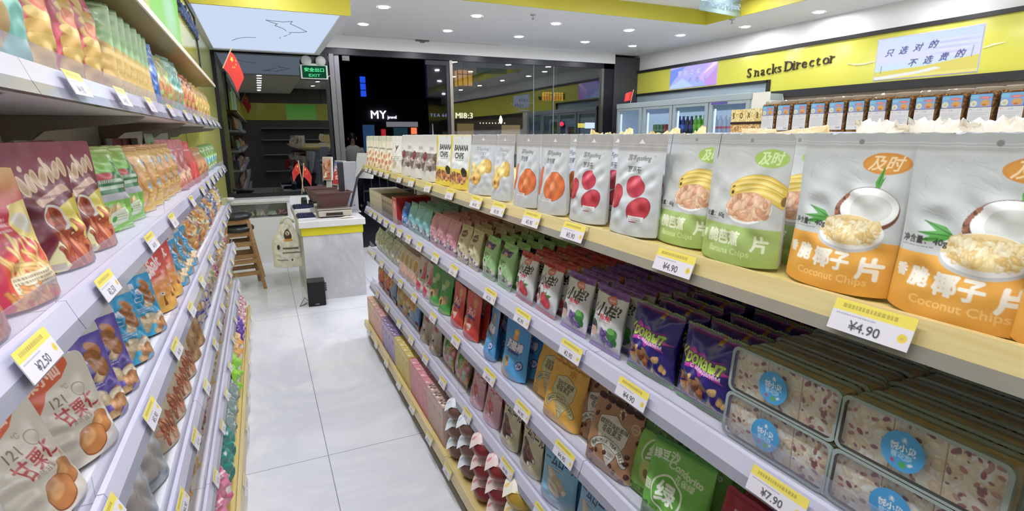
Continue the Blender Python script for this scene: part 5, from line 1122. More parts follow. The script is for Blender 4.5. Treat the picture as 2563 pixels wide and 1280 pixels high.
def fries(step=.0013, kind='maroon'):
    cv = Cv(.185, .24, step, '7a1c34'); cv.grad(0, 0, 1, .6, '8e2a44', '641630'); cv.poly([(.52, .52), (1, .42), (1, .78), (.58, .8)], 'e0d23c')
    for i in range(7): cv.ell(.24 + i * .11, .33 - .02 * i, .052, .11 - .01 * (i % 2), 'e2c8a6', -.25 + .5 * (i % 2)); cv.ell(.24 + i * .11, .33 - .02 * i, .03, .085, 'c8a47e', -.25 + .5 * (i % 2))
    cv.ell(.30, .2, .03, .03, 'e2c8a6'); cv.line([(.62, .14), (.66, .22)], .05, 'e2c8a6'); cv.line([(.3, .47), (.78, .37)], .075, 'dcb8a0'); mush(cv, .35, .42, .36, 1, '8a3a44', .02)
    cv.ell(.42, .60, .17, .15, 'e4dfd4'); cv.ell(.42, .60, .14, .125, 'a84428'); cv.bits(.32, .55, .52, .66, 14, .03, .04, ['c8603a', '8a3420'], 4, 1.5, (.42, .6, .12, .11)); cv.poly([(.1, .95), (.3, .76), (.55, .72), (.6, 1), (.1, 1)], 'dcd69a')
    cv.sticks(.35, .74, 1, 1, 46, .34, .045, ['c8643a', 'b04a2a', 'd87a4a', 'a03c24'], 5); cv.rect(.06, .93, .3, .98, 'b8b0a4'); return cv
def pinkfries(step=.0013):
    cv = Cv(.16, .205, step, 'c8284a'); cv.grad(0, 0, 1, .3, 'd8b060', 'cc2c4c'); cv.poly([(.7, .28), (1, .25), (1, .62), (.6, .5)], 'ecd878'); cv.ell(.8, .42, .12, .10, 'd8d4c8'); mush(cv, .2, .36, .4, 3, 'f2c8cc', .02, .04); cv.poly([(.2, .62), (1, .60), (1, 1), (.2, 1)], 'd84a30'); cv.sticks(.2, .66, .95, .8, 16, .5, .035, ['e8b860', 'f0cc7a'], 3); cv.rect(.25, .76, .85, .9, 'dccfa8'); mush(cv, .28, .78, .54, 4, '6a5a4c', .018, .03); cv.sticks(.2, .9, .95, 1, 18, .2, .04, ['d88a3a', 'e8a858'], 4); return cv
def greensnack(step=.0015):
    cv = Cv(.19, .225, step, '7ec04a'); cv.grad(0, 0, 1, .3, 'a8b860', '7cc44a'); cv.rect(.0, .32, .8, .56, '2f7a48'); cv.rect(0, .56, .9, .64, 'c4c8d4'); mush(cv, .1, .4, .6, 2, 'e8f4e8', .04, .07); cv.ell(.35, .36, .22, .05, 'c8505a'); cv.ell(.82, .30, .10, .22, '4f9a3c', -.5); cv.ell(.86, .55, .10, .2, 'd8763a', -.4); cv.bits(0, .72, .5, .95, 34, .04, .07, ['e0c088', 'caa062', 'ecd8a8'], 3); cv.poly([(.3, .78), (.75, .70), (.8, .9), (.35, .97)], 'e4ead0'); mush(cv, .45, .8, .3, 3, '6a9a4a', .012, .03); cv.ell(.42, .85, .04, .04, '4a9a3a'); return cv
def bread(step=.002, a='d8944a', b='e4c058'):
    cv = Cv(.18, .22, step, a); cv.grad(0, 0, 1, .25, 'b88a4a', a); cv.bits(0, .1, .55, 1, 10, .14, .2, [a, 'e0a45c', 'cc8440', 'e8b878'], 3, 1.2); cv.poly([(.5, .1), (1, .1), (1, 1), (.62, 1)], b); mush(cv, .55, .3, .4, 9, 'a8742c', .02, .06); cv.rect(.1, .84, .5, 1, 'e2cdb0'); cv.ell(.75, .3, .12, .09, '9cc4d8'); cv.ell(.68, .62, .10, .08, '8ab8d4'); return cv
def plainbag(c0, c1, w=.17, h=.22, step=.002, pic=None, seed=1, band=None, txt=None, tc='f0f0ec'):
    cv = Cv(w, h, step, c0); cv.grad(0, 0, 1, 1, c0, c1)
    if band: cv.rect(0, .3, 1, .5, band)
    if pic: cv.bits(.05, .5, .95, .95, 26, .06, .1, pic, seed, 1.4)
    if txt: cv.text(txt, .5, .38, .2, tc, bold=.03)
    mush(cv, .2, .2, .6, 1, tc, .03); cv.specks(.10, 7, seed); return cv
def chips_red(step=.0014):
    cv = Cv(.20, .265, step, 'c02848'); cv.grad(0, 0, 1, .5, 'cf6a8c', 'b81f42')
    for i in range(9): y = .28 + i * .085; cv.ell(.58 + .03 * (i % 2), y, .24 + .008 * i, .075, 'b88a34'); cv.ell(.58 + .03 * (i % 2), y - .01, .225 + .008 * i, .06, 'dcbc62' if i % 2 else 'd2aa4e')
    cv.ell(.56, .18, .17, .12, 'e0c878'); cv.ell(.64, .42, .2, .10, 'd8542a'); cv.ell(.64, .41, .17, .075, 'e07a42'); cv.poly([(0, .1), (.3, .2), (.28, .6), (0, .7)], 'b01c40'); cv.rect(0, .95, 1, 1, 'c02040'); cv.rect(.75, .2, .95, .24, 'e4b8c4'); return cv
def chips_green(step=.0016):
    cv = Cv(.19, .262, step, 'a4cc94'); cv.grad(0, 0, 1, .5, 'b4d8a8', '8ec478'); mush(cv, .2, .16, .6, 2, '5a9a58', .02, .04); cv.ell(.5, .32, .3, .12, '7ab85e', al=.6)
    for i in range(8): cv.ell(.66 + .05 * ((i % 3) - 1), .46 + i * .065, .36, .10, 'b48e44'); cv.ell(.66 + .05 * ((i % 3) - 1), .45 + i * .065, .345, .085, 'd6b464' if i % 2 else 'ccaa58')
    cv.rect(0, .955, 1, 1, '64b03c'); cv.rect(0, 0, 1, .03, 'c8dcc4'); return cv
def veggie(step=.0016):
    cv = Cv(.19, .25, step, 'b8c474'); cv.rect(.1, .05, .5, .25, 'c4c0b4'); cv.bits(0, .4, 1, .85, 40, .06, .1, ['d8b878', 'c89a5a', '9ab85a', 'd88a5a'], 3); cv.poly([(0, .84), (1, .8), (1, 1), (0, 1)], '6aa83a'); cv.rect(.3, .88, .6, 1, '3a6ab8'); return cv
def teal(step=.0016):
    cv = Cv(.17, .265, step, '7cc0b2'); cv.grad(0, 0, 1, 1, '9accc0', '6ebcae'); cv.ell(.7, .35, .2, .06, '4aa8a4', al=.7); cv.ell(.35, .7, .22, .26, 'c0904e', al=.85); cv.ell(.3, .55, .16, .14, 'd8b070', al=.8); cv.rect(.55, .9, .85, .95, 'c85a66'); cv.specks(.06, 6, 3); return cv
def seafood(step=.0014):
    cv = Cv(.15, .195, step, 'c9bc9e'); cv.specks(.05, 9, 2); cv.text('海鲜', .35, .28, .2, '4a4036', bold=.02, rot=.1); mush(cv, .25, .42, .35, 2, '6a5a48', .012, .03); cv.rect(.18, .36, .24, .50, 'a8443a'); cv.ell(.5, .16, .04, .05, 'b84a3c'); cv.bits(.35, .58, .95, .88, 24, .06, .09, ['c87a52', 'e0a880', 'b0603c', 'e8c8a4'], 3, 1.9); cv.sticks(.4, .6, .9, .85, 16, .2, .03, ['b85a3a', 'd08058'], 4); return cv
def silver(step=.0016):
    cv = Cv(.17, .22, step, 'b9bec4'); cv.grad(0, 0, 1, 1, 'c4c9ce', 'aeb4ba'); cv.rect(.1, .05, .5, .09, '8a8f96'); cv.ell(.5, .62, .3, .34, 'c8bcb4', al=.7); cv.rect(.15, .86, .6, .9, '8e939a'); return cv
def kids_red(c='d8402f', step=.0014):
    cv = Cv(.16, .195, step, c); cv.ell(.62, .2, .14, .12, 'd8a05a'); cv.text('夹心', .5, .42, .22, 'f0e4ea', bold=.03); cv.rect(.2, .5, .8, .55, '4a3a8a'); cv.poly([(0, .6), (.35, .55), (.3, 1), (0, 1)], 'd8ae6e'); cv.ell(.55, .72, .13, .13, 'e4c0a8'); cv.poly([(.42, .68), (.5, .58), (.68, .66)], 'b83a34'); cv.rect(0, .9, 1, 1, c); return cv
def kids_blue(step=.0012):
    cv = Cv(.165, .205, step, '3d9ede'); cv.grad(0, 0, 1, 1, '2f93da', '52aee4'); cv.ell(.46, .22, .11, .09, 'e8a83a'); cv.ell(.46, .29, .12, .075, 'e89a32'); cv.ell(.46, .22, .06, .05, 'f4c86a'); cv.text('奶酪棒', .5, .44, .21, 'f0f2fc', bold=.04, halo='3a3c9a', hw=.07); cv.rect(.3, .53, .72, .57, '2c3a98'); cv.ell(.82, .72, .1, .1, '2f3e90'); cv.ell(.82, .72, .075, .075, 'b8cdf0'); cv.text('24', .82, .72, .1, '2f3e90', bold=.03); cv.ell(.36, .74, .14, .12, 'c8964a'); cv.ell(.36, .70, .10, .05, '6a4a2a'); cv.poly([(0, 1), (0, .68), (.18, .84), (.5, .95), (.6, 1)], 'd8b884'); return cv
def kids_green(step=.0014):
    cv = Cv(.14, .2, step, '2f9a3a'); cv.grad(0, 0, 1, 1, '2a8c36', '4cb04a'); cv.ell(.5, .28, .2, .14, '9ac45a'); cv.ell(.3, .40, .16, .1, 'c4ccc0'); cv.ell(.42, .72, .16, .16, 'cfa05a'); cv.ell(.42, .75, .08, .1, '5a3426'); cv.rect(.6, .55, .85, .75, 'b8a07a'); cv.rect(0, .92, 1, 1, '7ab83e'); return cv
def toybag(c, step=.0018, seed=1):
    cv = Cv(.20, .20, step, c); cv.ell(.5, .3, .36, .2, 'd8a83a'); cv.ell(.5, .3, .3, .15, 'c88a2c'); mush(cv, .28, .27, .44, 2, '6a3a18', .03, .05); g = random.Random(seed)
    for _ in range(22): cv.ell(g.random(), g.uniform(.5, .95), g.uniform(.04, .09), g.uniform(.05, .1), g.choice(['e8d8c8', '8a7ac0', '5a9ad0', 'e0b070', '4a3a3a', 'd86a6a', 'c8d070']), g.random() * 3)
    return cv
def squarelabel(step=.0018):
    cv = Cv(.16, .2, step, 'c4b8aa'); cv.rect(.2, .12, .75, .42, 'c07a70'); cv.rect(.25, .15, .7, .39, 'b05a54'); cv.poly([(0, .48), (.5, .55), (.5, .66), (0, .6)], 'e6e4de'); cv.ell(.55, .66, .06, .04, '3a3434'); cv.bits(.1, .65, .95, .98, 24, .06, .1, ['d8c8b0', 'a8987e', 'c8a888', '8aa07a'], 4); return cv
def candyclear(step=.0016):
    cv = Cv(.17, .205, step, 'b08a66'); cv.bits(0, .02, 1, .55, 130, .02, .035, ['c89a5a', 'b07c44', '8a5a3a', 'd8b47c'], 4, 1.1); cv.bits(0, .5, 1, 1, 40, .06, .09, ['e8a0b4', 'e6d4c8', 'e0b468', 'd87a9a', 'c8e0c0'], 8, 1.2); cv.ell(.62, .35, .22, .10, '3f8a34'); cv.ell(.62, .5, .08, .16, '7ab04a'); cv.ell(.45, .62, .08, .07, '3a5ac0'); return cv
def kiwibag(step=.0016):
    cv = Cv(.13, .19, step, 'd6c6c0'); cv.ell(.42, .5, .16, .22, 'f0ece4'); cv.ell(.42, .5, .13, .19, '3c3430'); cv.ell(.42, .54, .09, .12, 'c8c0b8'); cv.rect(.7, .1, 1, .6, 'd85a6a'); cv.ell(.5, .85, .3, .24, 'd83a5c'); cv.rect(.55, .62, .85, .68, '7aa85a'); return cv
def driedslice(step=.002):
    cv = Cv(.11, .17, step, 'dac8a8'); cv.ell(.5, .35, .3, .38, 'ecdfc4'); cv.ell(.5, .35, .22, .3, 'd8a84a'); cv.rect(.1, .6, .9, .95, 'e0b4a0'); return cv
def clearbag(c, step=.002):
    cv = Cv(.17, .16, step, c); cv.bits(0, .1, 1, 1, 60, .05, .09, [c, 'dfe4c8', 'c4cc9c', 'eef0e0'], 4); return cv
def minibox(c, t, step=.002, w=.085, h=.205):
    cv = Cv(w, h, step, c); cv.grad(0, .05, 1, 1, c, t); cv.rect(0, 0, 1, .05, t); cv.ell(.5, .3, .25, .2, t); mush(cv, .2, .5, .6, 4, t, .02, .06); return cv
def add(key, cv, d, style='stand', mat=None, seed=None, **k):
    D[key] = (pouch(key, cv, d, style, mat or FILM, seed if seed is not None else len(D), **k), cv.w, cv.h, d)
def addbox(key, cv, d, **k): D[key] = (carton(key, cv, d, mat=CARD, **k), cv.w, cv.h, d)
add('coconut_chip_pouch', coconut(), .062, mat=MATTE, rc=.014, back='c8cccf'); add('banana_chip_pouch', bananachip(), .058, mat=MATTE, rc=.014, back='c8cccf')
add('strawberry_pouch', guofeng('straw'), .05, mat=MATTE, rc=.010, back='ccd0d4'); add('apricot_pouch', guofeng('apricot'), .05, mat=MATTE, rc=.010, back='ccd0d4'); add('mango_pouch', guofeng('mango', .0016), .045, mat=MATTE, rc=.008, back='ccd0d4')
add('banana_chip_bag', banana_bag(), .045, mat=MATTE, rc=.006); add('prune_pouch', plum(), .05, mat=MATTE); add('white_snack_pouch', whitey(), .045, mat=MATTE); add('cashew_pouch', cashew(), .05, mat=MATTE)
add('strawberry_snack_bag', xiaoyang('straw'), .045, 'pillow', FILM, back='c8ccd0'); add('grape_snack_bag', xiaoyang('grape'), .045, 'pillow', FILM, back='c8ccd0'); add('almond_candy_bag', krokant(), .062, 'pillow', FOIL, wr=1.6, back='1c1550')
add('green_gum_bag', softbag('a4d68e', '8cc878', .0011, 'purple', txt='弹力', tc='4a6a3a'), .05, 'pillow'); add('cream_gum_bag', softbag('dcd4a6', 'c8bf92', .0013, 'brown', txt='软糖', tc='7a6a44'), .05, 'pillow', back='b0a878'); add('pink_gum_bag', softbag('e0a0ac', 'd08c9c', .0014, '', txt='', tc='b8607a', w=.13), .05, 'pillow', back='c87a8a'); add('teal_gum_bag', softbag('8cd0d4', '74b8a8', .0018, '', w=.13), .05, 'pillow', back='6aa890'); add('blue_snack_bag', plainbag('3a7ad8', '2a5ab8', .12, .15, .002, ['c8d8f0', '5a9ae8'], 3), .05, 'pillow')
addbox('cream_stick_box', minibox('d6cdb2', 'b8ac8a', .0025, .05, .15), .10, top='cfc8b8', side='c8bc9c'); addbox('red_drink_box', minibox('c83a34', 'e0b0a0', .002, .12, .165), .07, top='b83a34', side='a82c2a'); addbox('dark_stick_box', minibox('b8a88a', '3a3030', .0025, .05, .15), .10, top='3a322e', side='a89a80')
add('lime_clear_bag', clearbag('c4d49c'), .06, 'pillow', FOIL); add('white_clear_bag', clearbag('d8d8c8'), .06, 'pillow', FOIL); add('dried_fruit_pouch', driedslice(), .035, rc=.006); add('lychee_pouch', kiwibag(), .04, rc=.012); add('green_biscuit_pouch', kids_green(), .045, rc=.012, back='1c6a2a'); add('red_biscuit_pouch', kids_red(), .05, rc=.014, back='8a1c20'); add('blue_cheese_pouch', kids_blue(), .06, rc=.006, back='1c5a98')
add('mango_jelly_pouch', jelly('e8b23e', 'c89430', 'mango'), .055, 'gusset', MATTE, back='c08a28', rc=.004); add('pearl_tea_jelly_pouch', jelly('a77c55', '3a1c16', 'tea'), .055, 'gusset', MATTE, back='8a6444', rc=.004); add('green_bean_pouch', avocado(), .05, 'gusset', MATTE, back='3c6a22'); add('lime_smoothie_pouch', condorito(), .05, 'gusset', MATTE, back='4a8a2c')
add('red_jelly_pouch', plainbag('a02838', '8a1c30', .16, .18, .0018, ['c84a5a', 'd87a8a'], 4, txt='莓', tc='e8c8c8'), .05, 'gusset', MATTE)
for c, k in (('e0705a', 'red_toy_bag'), ('7ea4cc', 'blue_toy_bag'), ('c8b070', 'yellow_toy_bag')): add(k, toybag(c), .05, 'pillow')
add('cookie_clear_pouch', squarelabel(), .05, rc=.01); add('candy_clear_bag', candyclear(), .06, 'pillow', FOIL); add('pink_roll_pouch', roll('pink'), .05, rc=.004); add('choco_roll_pouch', roll('choco', .0010), .05, rc=.004, back='a8a078'); add('blue_roll_pouch', roll('blue'), .05, rc=.004, back='2c6aa0')
for k, c, t in (('cream_drink_box', 'e2cf9e', 'd8a888'), ('pink_cream_box', 'e6bcae', 'd89a94'), ('purple_drink_box', 'd0c4dc', '8a7ab8'), ('yellow_drink_box', 'e6d684', 'd8c060'), ('pink_drink_box', 'e2a4aa', 'd88a94'), ('beige_drink_box', 'd8c0b4', 'c4a498')):
    tp = Cv(.085, .07, .003, t); tp.bits(.1, .1, .9, .9, 7, .06, .09, [c, 'f4e8e0', '6a4a3a'] if k[:2] in ('be', 'pu') else [c, 'f0dcd4'], 3); addbox(k, minibox(c, t), .07, side=c, topcv=tp)
add('chestnut_pouch', chestnut(), .06, mat=FILM, rc=.018, wr=1.3, back='6a5a50'); add('purple_nut_pouch', daily_nuts('5a48a4', '6a58b4'), .055, mat=FILM, rc=.014, wr=2, back='1a1838'); add('blue_nut_pouch', daily_nuts('1f9cd0', '38acd8'), .05, mat=FILM, rc=.014, wr=2.4, back='14303c'); add('salt_cracker_bag', salty(), .05, rc=.004, back='8a2026')
add('maroon_fries_bag', fries(), .07, mat=FILM, rc=.004, wr=1.6, back='5a1626'); add('pink_fries_bag', pinkfries(), .06, mat=FILM, rc=.004, wr=1.6); add('green_snack_bag', greensnack(), .08, 'pillow', FILM); add('orange_bread_bag', bread(), .085, 'pillow', FILM); add('yellow_bread_bag', bread(.002, 'd8a060', 'd8b058'), .085, 'pillow', FILM)
add('pink_meat_bag', plainbag('cf7c80', 'c86a6a', .2, .235, .002, ['d8b08a', 'b86a4a', 'e0c8b0'], 5), .06, rc=.004); add('red_paper_bag', plainbag('d05048', 'c44038', .2, .22, .0025), .07, 'gusset', MATTE); add('brown_paper_bag', plainbag('b8844c', 'ae7840', .19, .18, .0025), .09, 'gusset', MATTE); add('green_small_bag', plainbag('7aa848', '8ab85a', .18, .19, .0025, ['5ab0d8', 'd8e0a0'], 3), .06, 'pillow')
add('red_chip_bag', chips_red(), .085, 'pillow', FILM, crimp=.04); cw = Cv(.15, .185, .0012, 'd3d3d6'); cw.specks(.04, 8, 3); cw.text('味道', .5, .4, .24, '4a4a50', bold=.02, rot=.2); cw.text('吃', .4, .62, .24, '4a4a50', bold=.02, rot=.2); cw.ell(.7, .8, .14, .1, 'd0a8ac', al=.5, soft=1); add('white_text_pouch', cw, .055, mat=FOIL, rc=.018, wr=1.6, back='5a4a48')
add('green_chip_bag', chips_green(), .055, 'pillow', FILM, crimp=.04); add('veggie_chip_bag', veggie(), .08, 'pillow', FILM); add('teal_cracker_bag', teal(), .06, 'pillow', FOIL, crimp=.04); add('blue_wafer_bag', plainbag('6a94d8', '2f5ab0', .13, .25, .002, None, 2, txt='脆', tc='e8eefc'), .05, 'pillow'); add('orange_chip_bag', plainbag('c8784a', 'd8a858', .18, .25, .003, ['e0b868', 'c85a3a', 'a8c060'], 3), .07, 'pillow'); add('yellow_chip_bag', plainbag('dcc060', 'd0a04a', .18, .245, .003, ['e8d070', 'c87a4a'], 6), .07, 'pillow')
add('seafood_pouch', seafood(), .045, mat=MATTE, rc=.004, back='8a7c64'); add('silver_pouch', silver(), .06, mat=FOIL, rc=.02, wr=2.5, back='6a6e74'); add('kraft_pouch', plainbag('bb9660', 'b08a56', .14, .2, .002, ['a87c4a', 'c8a470'], 3), .05, mat=MATTE, rc=.004, back='8a1c20'); add('blue_candy_bag', plainbag('e0d8cc', '2438b0', .18, .2, .002, ['e8b45a', 'f0d8b0', '3a4ac8'], 3), .06, 'pillow', FOIL)
MIX = [('mixed_candy_bag_a', 'c8b088', '8a3a34', ['e0c8a0', '7ab04a', 'd86a5a']), ('b', 'd8c4a0', 'c8a878', ['f0e4d0', 'c86a6a', '6a4a3a']), ('c', 'e8a040', 'd88a34', ['f0c870', 'e07a30', '3a8ac0']), ('d', '4a8ab8', 'b85a4a', ['e0a070', '2f6ac0', 'e8d8c8']), ('e', 'c8c890', 'a8a858', ['e8e0a8', '6ab04a', 'd8a870']), ('f', 'e0b0b8', 'b04a68', ['f4e0e4', 'c87090', 'e8c8a0'])]
MK = []
for nm_, (k, c0, c1, pic) in zip(('tan_candy_bag', 'cream_candy_bag', 'orange_candy_bag', 'blue_red_candy_bag', 'olive_candy_bag', 'rose_candy_bag'), MIX):
    cvm = Cv(.17, .2, .002, c0); cvm.grad(0, 0, 1, 1, c0, c1); cvm.bits(0, .05, 1, .95, 70, .04, .09, pic + [c0, c1], len(MK) + 2, 1.5); cvm.specks(.12, 8, len(MK)); add(nm_, cvm, .075, 'pillow', FOIL, wr=2.2); MK.append(nm_)
for k, c0, c1 in (('purple_candy_bag', '6a3ab0', '5a2c9a'), ('lime_box_bag', '9ae01a', '86d010'), ('amber_candy_bag', 'e8b45a', 'e09a38'), ('teal_candy_bag', '1f8478', '2a9a8c'), ('grey_candy_bag', '9ab0ac', '7a9490'), ('hotpink_candy_bag', 'd86a90', 'e09ab0'), ('golden_pastry_bag', 'd0a85a', 'e0c480')):
    add(k, plainbag(c0, c1, .16, .19, .0022, [c0, 'f0e8e0', c1, 'e8d0b0'], 3), .075, 'pillow', FOIL, wr=2)
add('white_crisp_bag', plainbag('e8e6e4', 'd8d4d0', .16, .2, .003, ['f0e0c0', 'e8b870'], 3), .08, 'pillow', FOIL, wr=3, ruff=.009); add('yellow_crisp_bag', plainbag('e6d48a', 'd8b868', .17, .2, .003, ['f0e8c0', 'e0b050'], 3), .08, 'pillow', FOIL, wr=3, ruff=.011)
# ================================================================ STOCKING THE SHELVES
RNG = random.Random(11)
TIER = ['top tier', 'second tier', 'third tier', 'fourth tier', 'fifth tier']
def put(key, side, tier, ys, desc, xo=.03, rows=1, dx=None, tilt=6, yaw=0, jit=3, cat='snack pack', zoff=0.0, name=None, xos=None, yaws=None, roll=0, xabs=None):
    me, w, h, d = D[key]; base = tier == 'base'
    n = len(ys); ys = sorted(ys, reverse=True)
    for c, y in enumerate(ys):
        for r in range(rows):
            q = dx if dx else d * .98
            o_ = (xos[c] if xos else xo) + r * q
            yw = (yaws[c] if yaws else yaw) + (RNG.uniform(-jit, jit) * (1.7 if r else 1) if (r or jit > 0) else 0)
            if side == 'I':
                z = (.136 if base else ISL[tier][0]); x = (.640 if base else .70) + o_ + d / 2; rot = R(-90 + yw)
            elif side == 'H':
                z = ISL[0][0]; x = 1.56 - o_ - d / 2; rot = R(90 - yw)
            else:
                z = (.106 if base else WAL[tier][0]); x = (-.220 if base else -.28) - max(o_, .004 if base else .022) - d / 2 * abs(math.cos(R(yw))) - w / 2 * abs(math.sin(R(yw))) * .72; rot = R(90 - yw)
            y_ = y
            if xabs: x = xabs
            if side == 'W' and tier == 1 and r == 0: y_ = y * (1 + (abs(x) / .345 - 1) * min(1, max(0, (3.2 - y) / 1.5)))
            o = bpy.data.objects.new(name or key, me); COL.objects.link(o)
            tl = tilt + (RNG.uniform(-1.5, 1.5) * (2.2 if r else 1) if jit else 0)
            o.location = (x, y_ + (RNG.uniform(-.006, .006) if r else 0), z + zoff + abs(math.sin(R(tl))) * d * .12 + .001); o.rotation_euler = (-R(tl), R(RNG.uniform(-roll, roll)), rot)
            lab = desc
            if n > 1: lab += ', %s column from the till' % nth(c + 1)
            if rows > 1: lab += ', front row' if r == 0 else ', %s row' % nth(r + 1)
            sh = {'I': 'island', 'W': 'wall', 'H': 'island far side'}[side] + ' ' + ('base' if base else TIER[tier])
            extra = ', ' + sh
            if len((lab + extra).replace(',', ' ').split()) > 16: extra = ''
            tag(o, lab + extra, cat, desc + 's on the ' + sh)
    return
# ---- island, top tier: standing pouches
put('coconut_chip_pouch', 'I', 0, [.497, .332], 'silver pouch of coconut chips, orange base', tilt=4, jit=1, xos=[.03, .02], rows=1)
put('coconut_chip_pouch', 'I', 0, [.19], 'coconut chip pouch cut by the picture edge', tilt=4, jit=0, xo=.0)
put('banana_chip_pouch', 'I', 0, [.845, .683], 'silver pouch of banana chips, green base', tilt=4, jit=1, xos=[.055, .03])
put('strawberry_pouch', 'I', 0, [1.182, .985], 'grey pouch of dried strawberries', tilt=4, jit=1.5, xos=[.035, .03])
put('apricot_pouch', 'I', 0, [1.535, 1.362], 'grey pouch of dried apricots', tilt=4, jit=1.5)
put('mango_pouch', 'I', 0, [1.725, 1.92], 'white pouch of dried mango', tilt=5, jit=0, yaws=[14, 0])
put('banana_chip_bag', 'I', 0, [2.16, 2.365], 'yellow bag with BANANA CHIPS lettering', tilt=4, jit=1, yaw=9)
put('banana_chip_bag', 'I', 0, [1.99], 'half hidden yellow banana chip bag', tilt=4, jit=0, xo=.10, yaw=16)
put('prune_pouch', 'I', 0, [2.585, 2.80, 3.02], 'white pouch of dried prunes', tilt=4, yaw=12, jit=2)
put('white_snack_pouch', 'I', 0, [3.26], 'cream white pouch with dark letter mark', tilt=4, jit=0, yaw=14)
put('cashew_pouch', 'I', 0, [3.48, 3.70, 3.92, 4.13], 'cream pouch with orange dots', tilt=4, yaw=14, jit=2)
put('coconut_chip_pouch', 'I', 0, [.52, .34], 'coconut chip pouch behind the front one', tilt=4, jit=1, xo=.115); put('strawberry_pouch', 'I', 0, [1.17, 1.0], 'strawberry pouch behind the front one', tilt=4, jit=2, xo=.10); put('apricot_pouch', 'I', 0, [1.52, 1.37], 'apricot pouch behind the front one', tilt=4, jit=2, xo=.10)
put('prune_pouch', 'I', 0, [2.59, 2.81, 3.03], 'prune pouch behind the front one', tilt=4, xo=.13); put('banana_chip_pouch', 'I', 0, [.83, .66], 'banana chip pouch behind the front ones', tilt=4, jit=1, xos=[.135, .115])
# ---- island, far side of the top tier: only the crumpled tops show
put('white_crisp_bag', 'H', 0, [.62, .76, .90, .48, .34], 'white topped crisp bag beyond the coconut pouches', xo=.05, tilt=2, roll=9, jit=14, zoff=.055); put('yellow_crisp_bag', 'H', 0, [2.0, 2.2, 1.55, 1.72], 'yellow crisp bag beyond the strawberry pouches', xo=.05, tilt=2, roll=12, jit=14, zoff=.035); put('golden_pastry_bag', 'H', 0, [1.1, 1.28], 'golden pastry bag beyond the banana pouches', xo=.05, tilt=2, roll=8, jit=10, zoff=.05)
for y in (.62, .76, .90, .48, .34, 2.0, 2.2, 1.55, 1.72, 1.1, 1.28):
    o = obj('display_riser', MB().box(-.06, .06, -.066, .066, 0, .034), rack_white, None, (1.475, y, ISL[0][0] + .0005)); tag(o, 'low white riser under a crisp bag on the island far side', 'riser', 'risers on the island far side')
# ---- island, second tier
put('cream_stick_box', 'I', 1, [4.17 - .056 * i for i in range(8)], 'slim cream biscuit carton', xo=.03, rows=2, tilt=0, jit=0, dx=.104); put('dark_stick_box', 'I', 1, [3.715 - .056 * i for i in range(6)], 'slim carton with dark top', xo=.03, rows=2, tilt=0, jit=0, dx=.104)
put('red_drink_box', 'I', 1, [3.345], 'red drink carton', xo=.03, rows=3, tilt=0, jit=0, dx=.075)
put('blue_snack_bag', 'I', 1, [3.19], 'small bright blue snack bag', rows=4, tilt=8); put('teal_gum_bag', 'I', 1, [3.03, 2.885, 2.745], 'teal gum bag', rows=5, tilt=10); put('pink_gum_bag', 'I', 1, [2.60, 2.46, 2.32], 'pink gum bag', rows=6, tilt=12, dx=.047)
put('cream_gum_bag', 'I', 1, [2.165, 2.03], 'cream gum bag with brown mark', rows=6, tilt=12, dx=.047); put('green_gum_bag', 'I', 1, [1.865, 1.715], 'light green gum bag, purple band', rows=6, tilt=12, dx=.047)
put('strawberry_snack_bag', 'I', 1, [1.545, 1.395], 'white strawberry snack bag, red top', rows=7, tilt=11, dx=.043); put('grape_snack_bag', 'I', 1, [1.23, 1.075], 'white grape snack bag, purple top', rows=7, tilt=11, dx=.043)
put('almond_candy_bag', 'I', 1, [.905, .735], 'dark blue almond candy bag', rows=5, tilt=9, dx=.06, jit=2)
# nougat boxes, two high
cvn = Cv(.195, .075, .0009, 'f6ead6'); cvn.sat = 1.0; cvn.specks(.08, 16, 3); cvn.bits(0, 0, 1, 1, 240, .02, .05, ['efe0c6', 'f8efdc', 'e6d0ae', 'fbf5e8'], 5, 1.3, edge=.9); cvn.bits(0, 0, 1, 1, 70, .006, .018, ['9a4e58', '8a4450', 'b87a6c', '86545c', 'c49080'], 9, 1.7, edge=.85)
for q in (.33, .66): cvn.line([(q, 0), (q + .02, 1)], .008, 'a8865c')
NF = printed('nougat', .6, bump=.9); nfill = carton('nougat_filling', cvn, .030, top='dcc49c', side='d4ba92', mat=NF)
cvs = Cv(.056, .056, .0007, '3f9edb'); star(cvs, .5, .22, .08, 'eef4fa'); cvs.text('悦小贝', .5, .42, .20, 'f2f6fc', bold=.03); cvs.text('雪花酥', .5, .62, .17, '9fd0f0', bold=.03); cvs.ell(.32, .80, .05, .05, 'b04a6a'); cvs.ell(.56, .82, .09, .08, '4aa84a'); cvs.ell(.72, .76, .04, .04, 'e0e8f0')
def disc(name, cv, r, mat, n=40):
    im = cv.done(); V = [(0, 0, 0)]; C = [im[im.shape[0] // 2, im.shape[1] // 2]]; k = 26
    for j in range(1, k + 1):
        for i in range(n):
            a = 2 * PI * i / n; q = j / k; x, z = q * math.cos(a), q * math.sin(a); V.append((x * r, -.0006, z * r)); C.append(im[min(im.shape[0] - 1, int((.5 - z * .499) * im.shape[0])), min(im.shape[1] - 1, int((.5 + x * .499) * im.shape[1]))])
    Q = [(1 + (j - 1) * n + i, 1 + j * n + i, 1 + j * n + (i + 1) % n, 1 + (j - 1) * n + (i + 1) % n) for j in range(1, k) for i in range(n)]; T = [(0, 1 + i, 1 + (i + 1) % n) for i in range(n)]
    V[0] = (0, -.0006, 0); C = np.array(C); return raw_mesh(name, np.array(V), np.array(Q), C[np.concatenate([np.array(Q).ravel(), np.array(T).ravel()])], mat, T)
stick = disc('round_sticker', cvs, .0275, CARD)
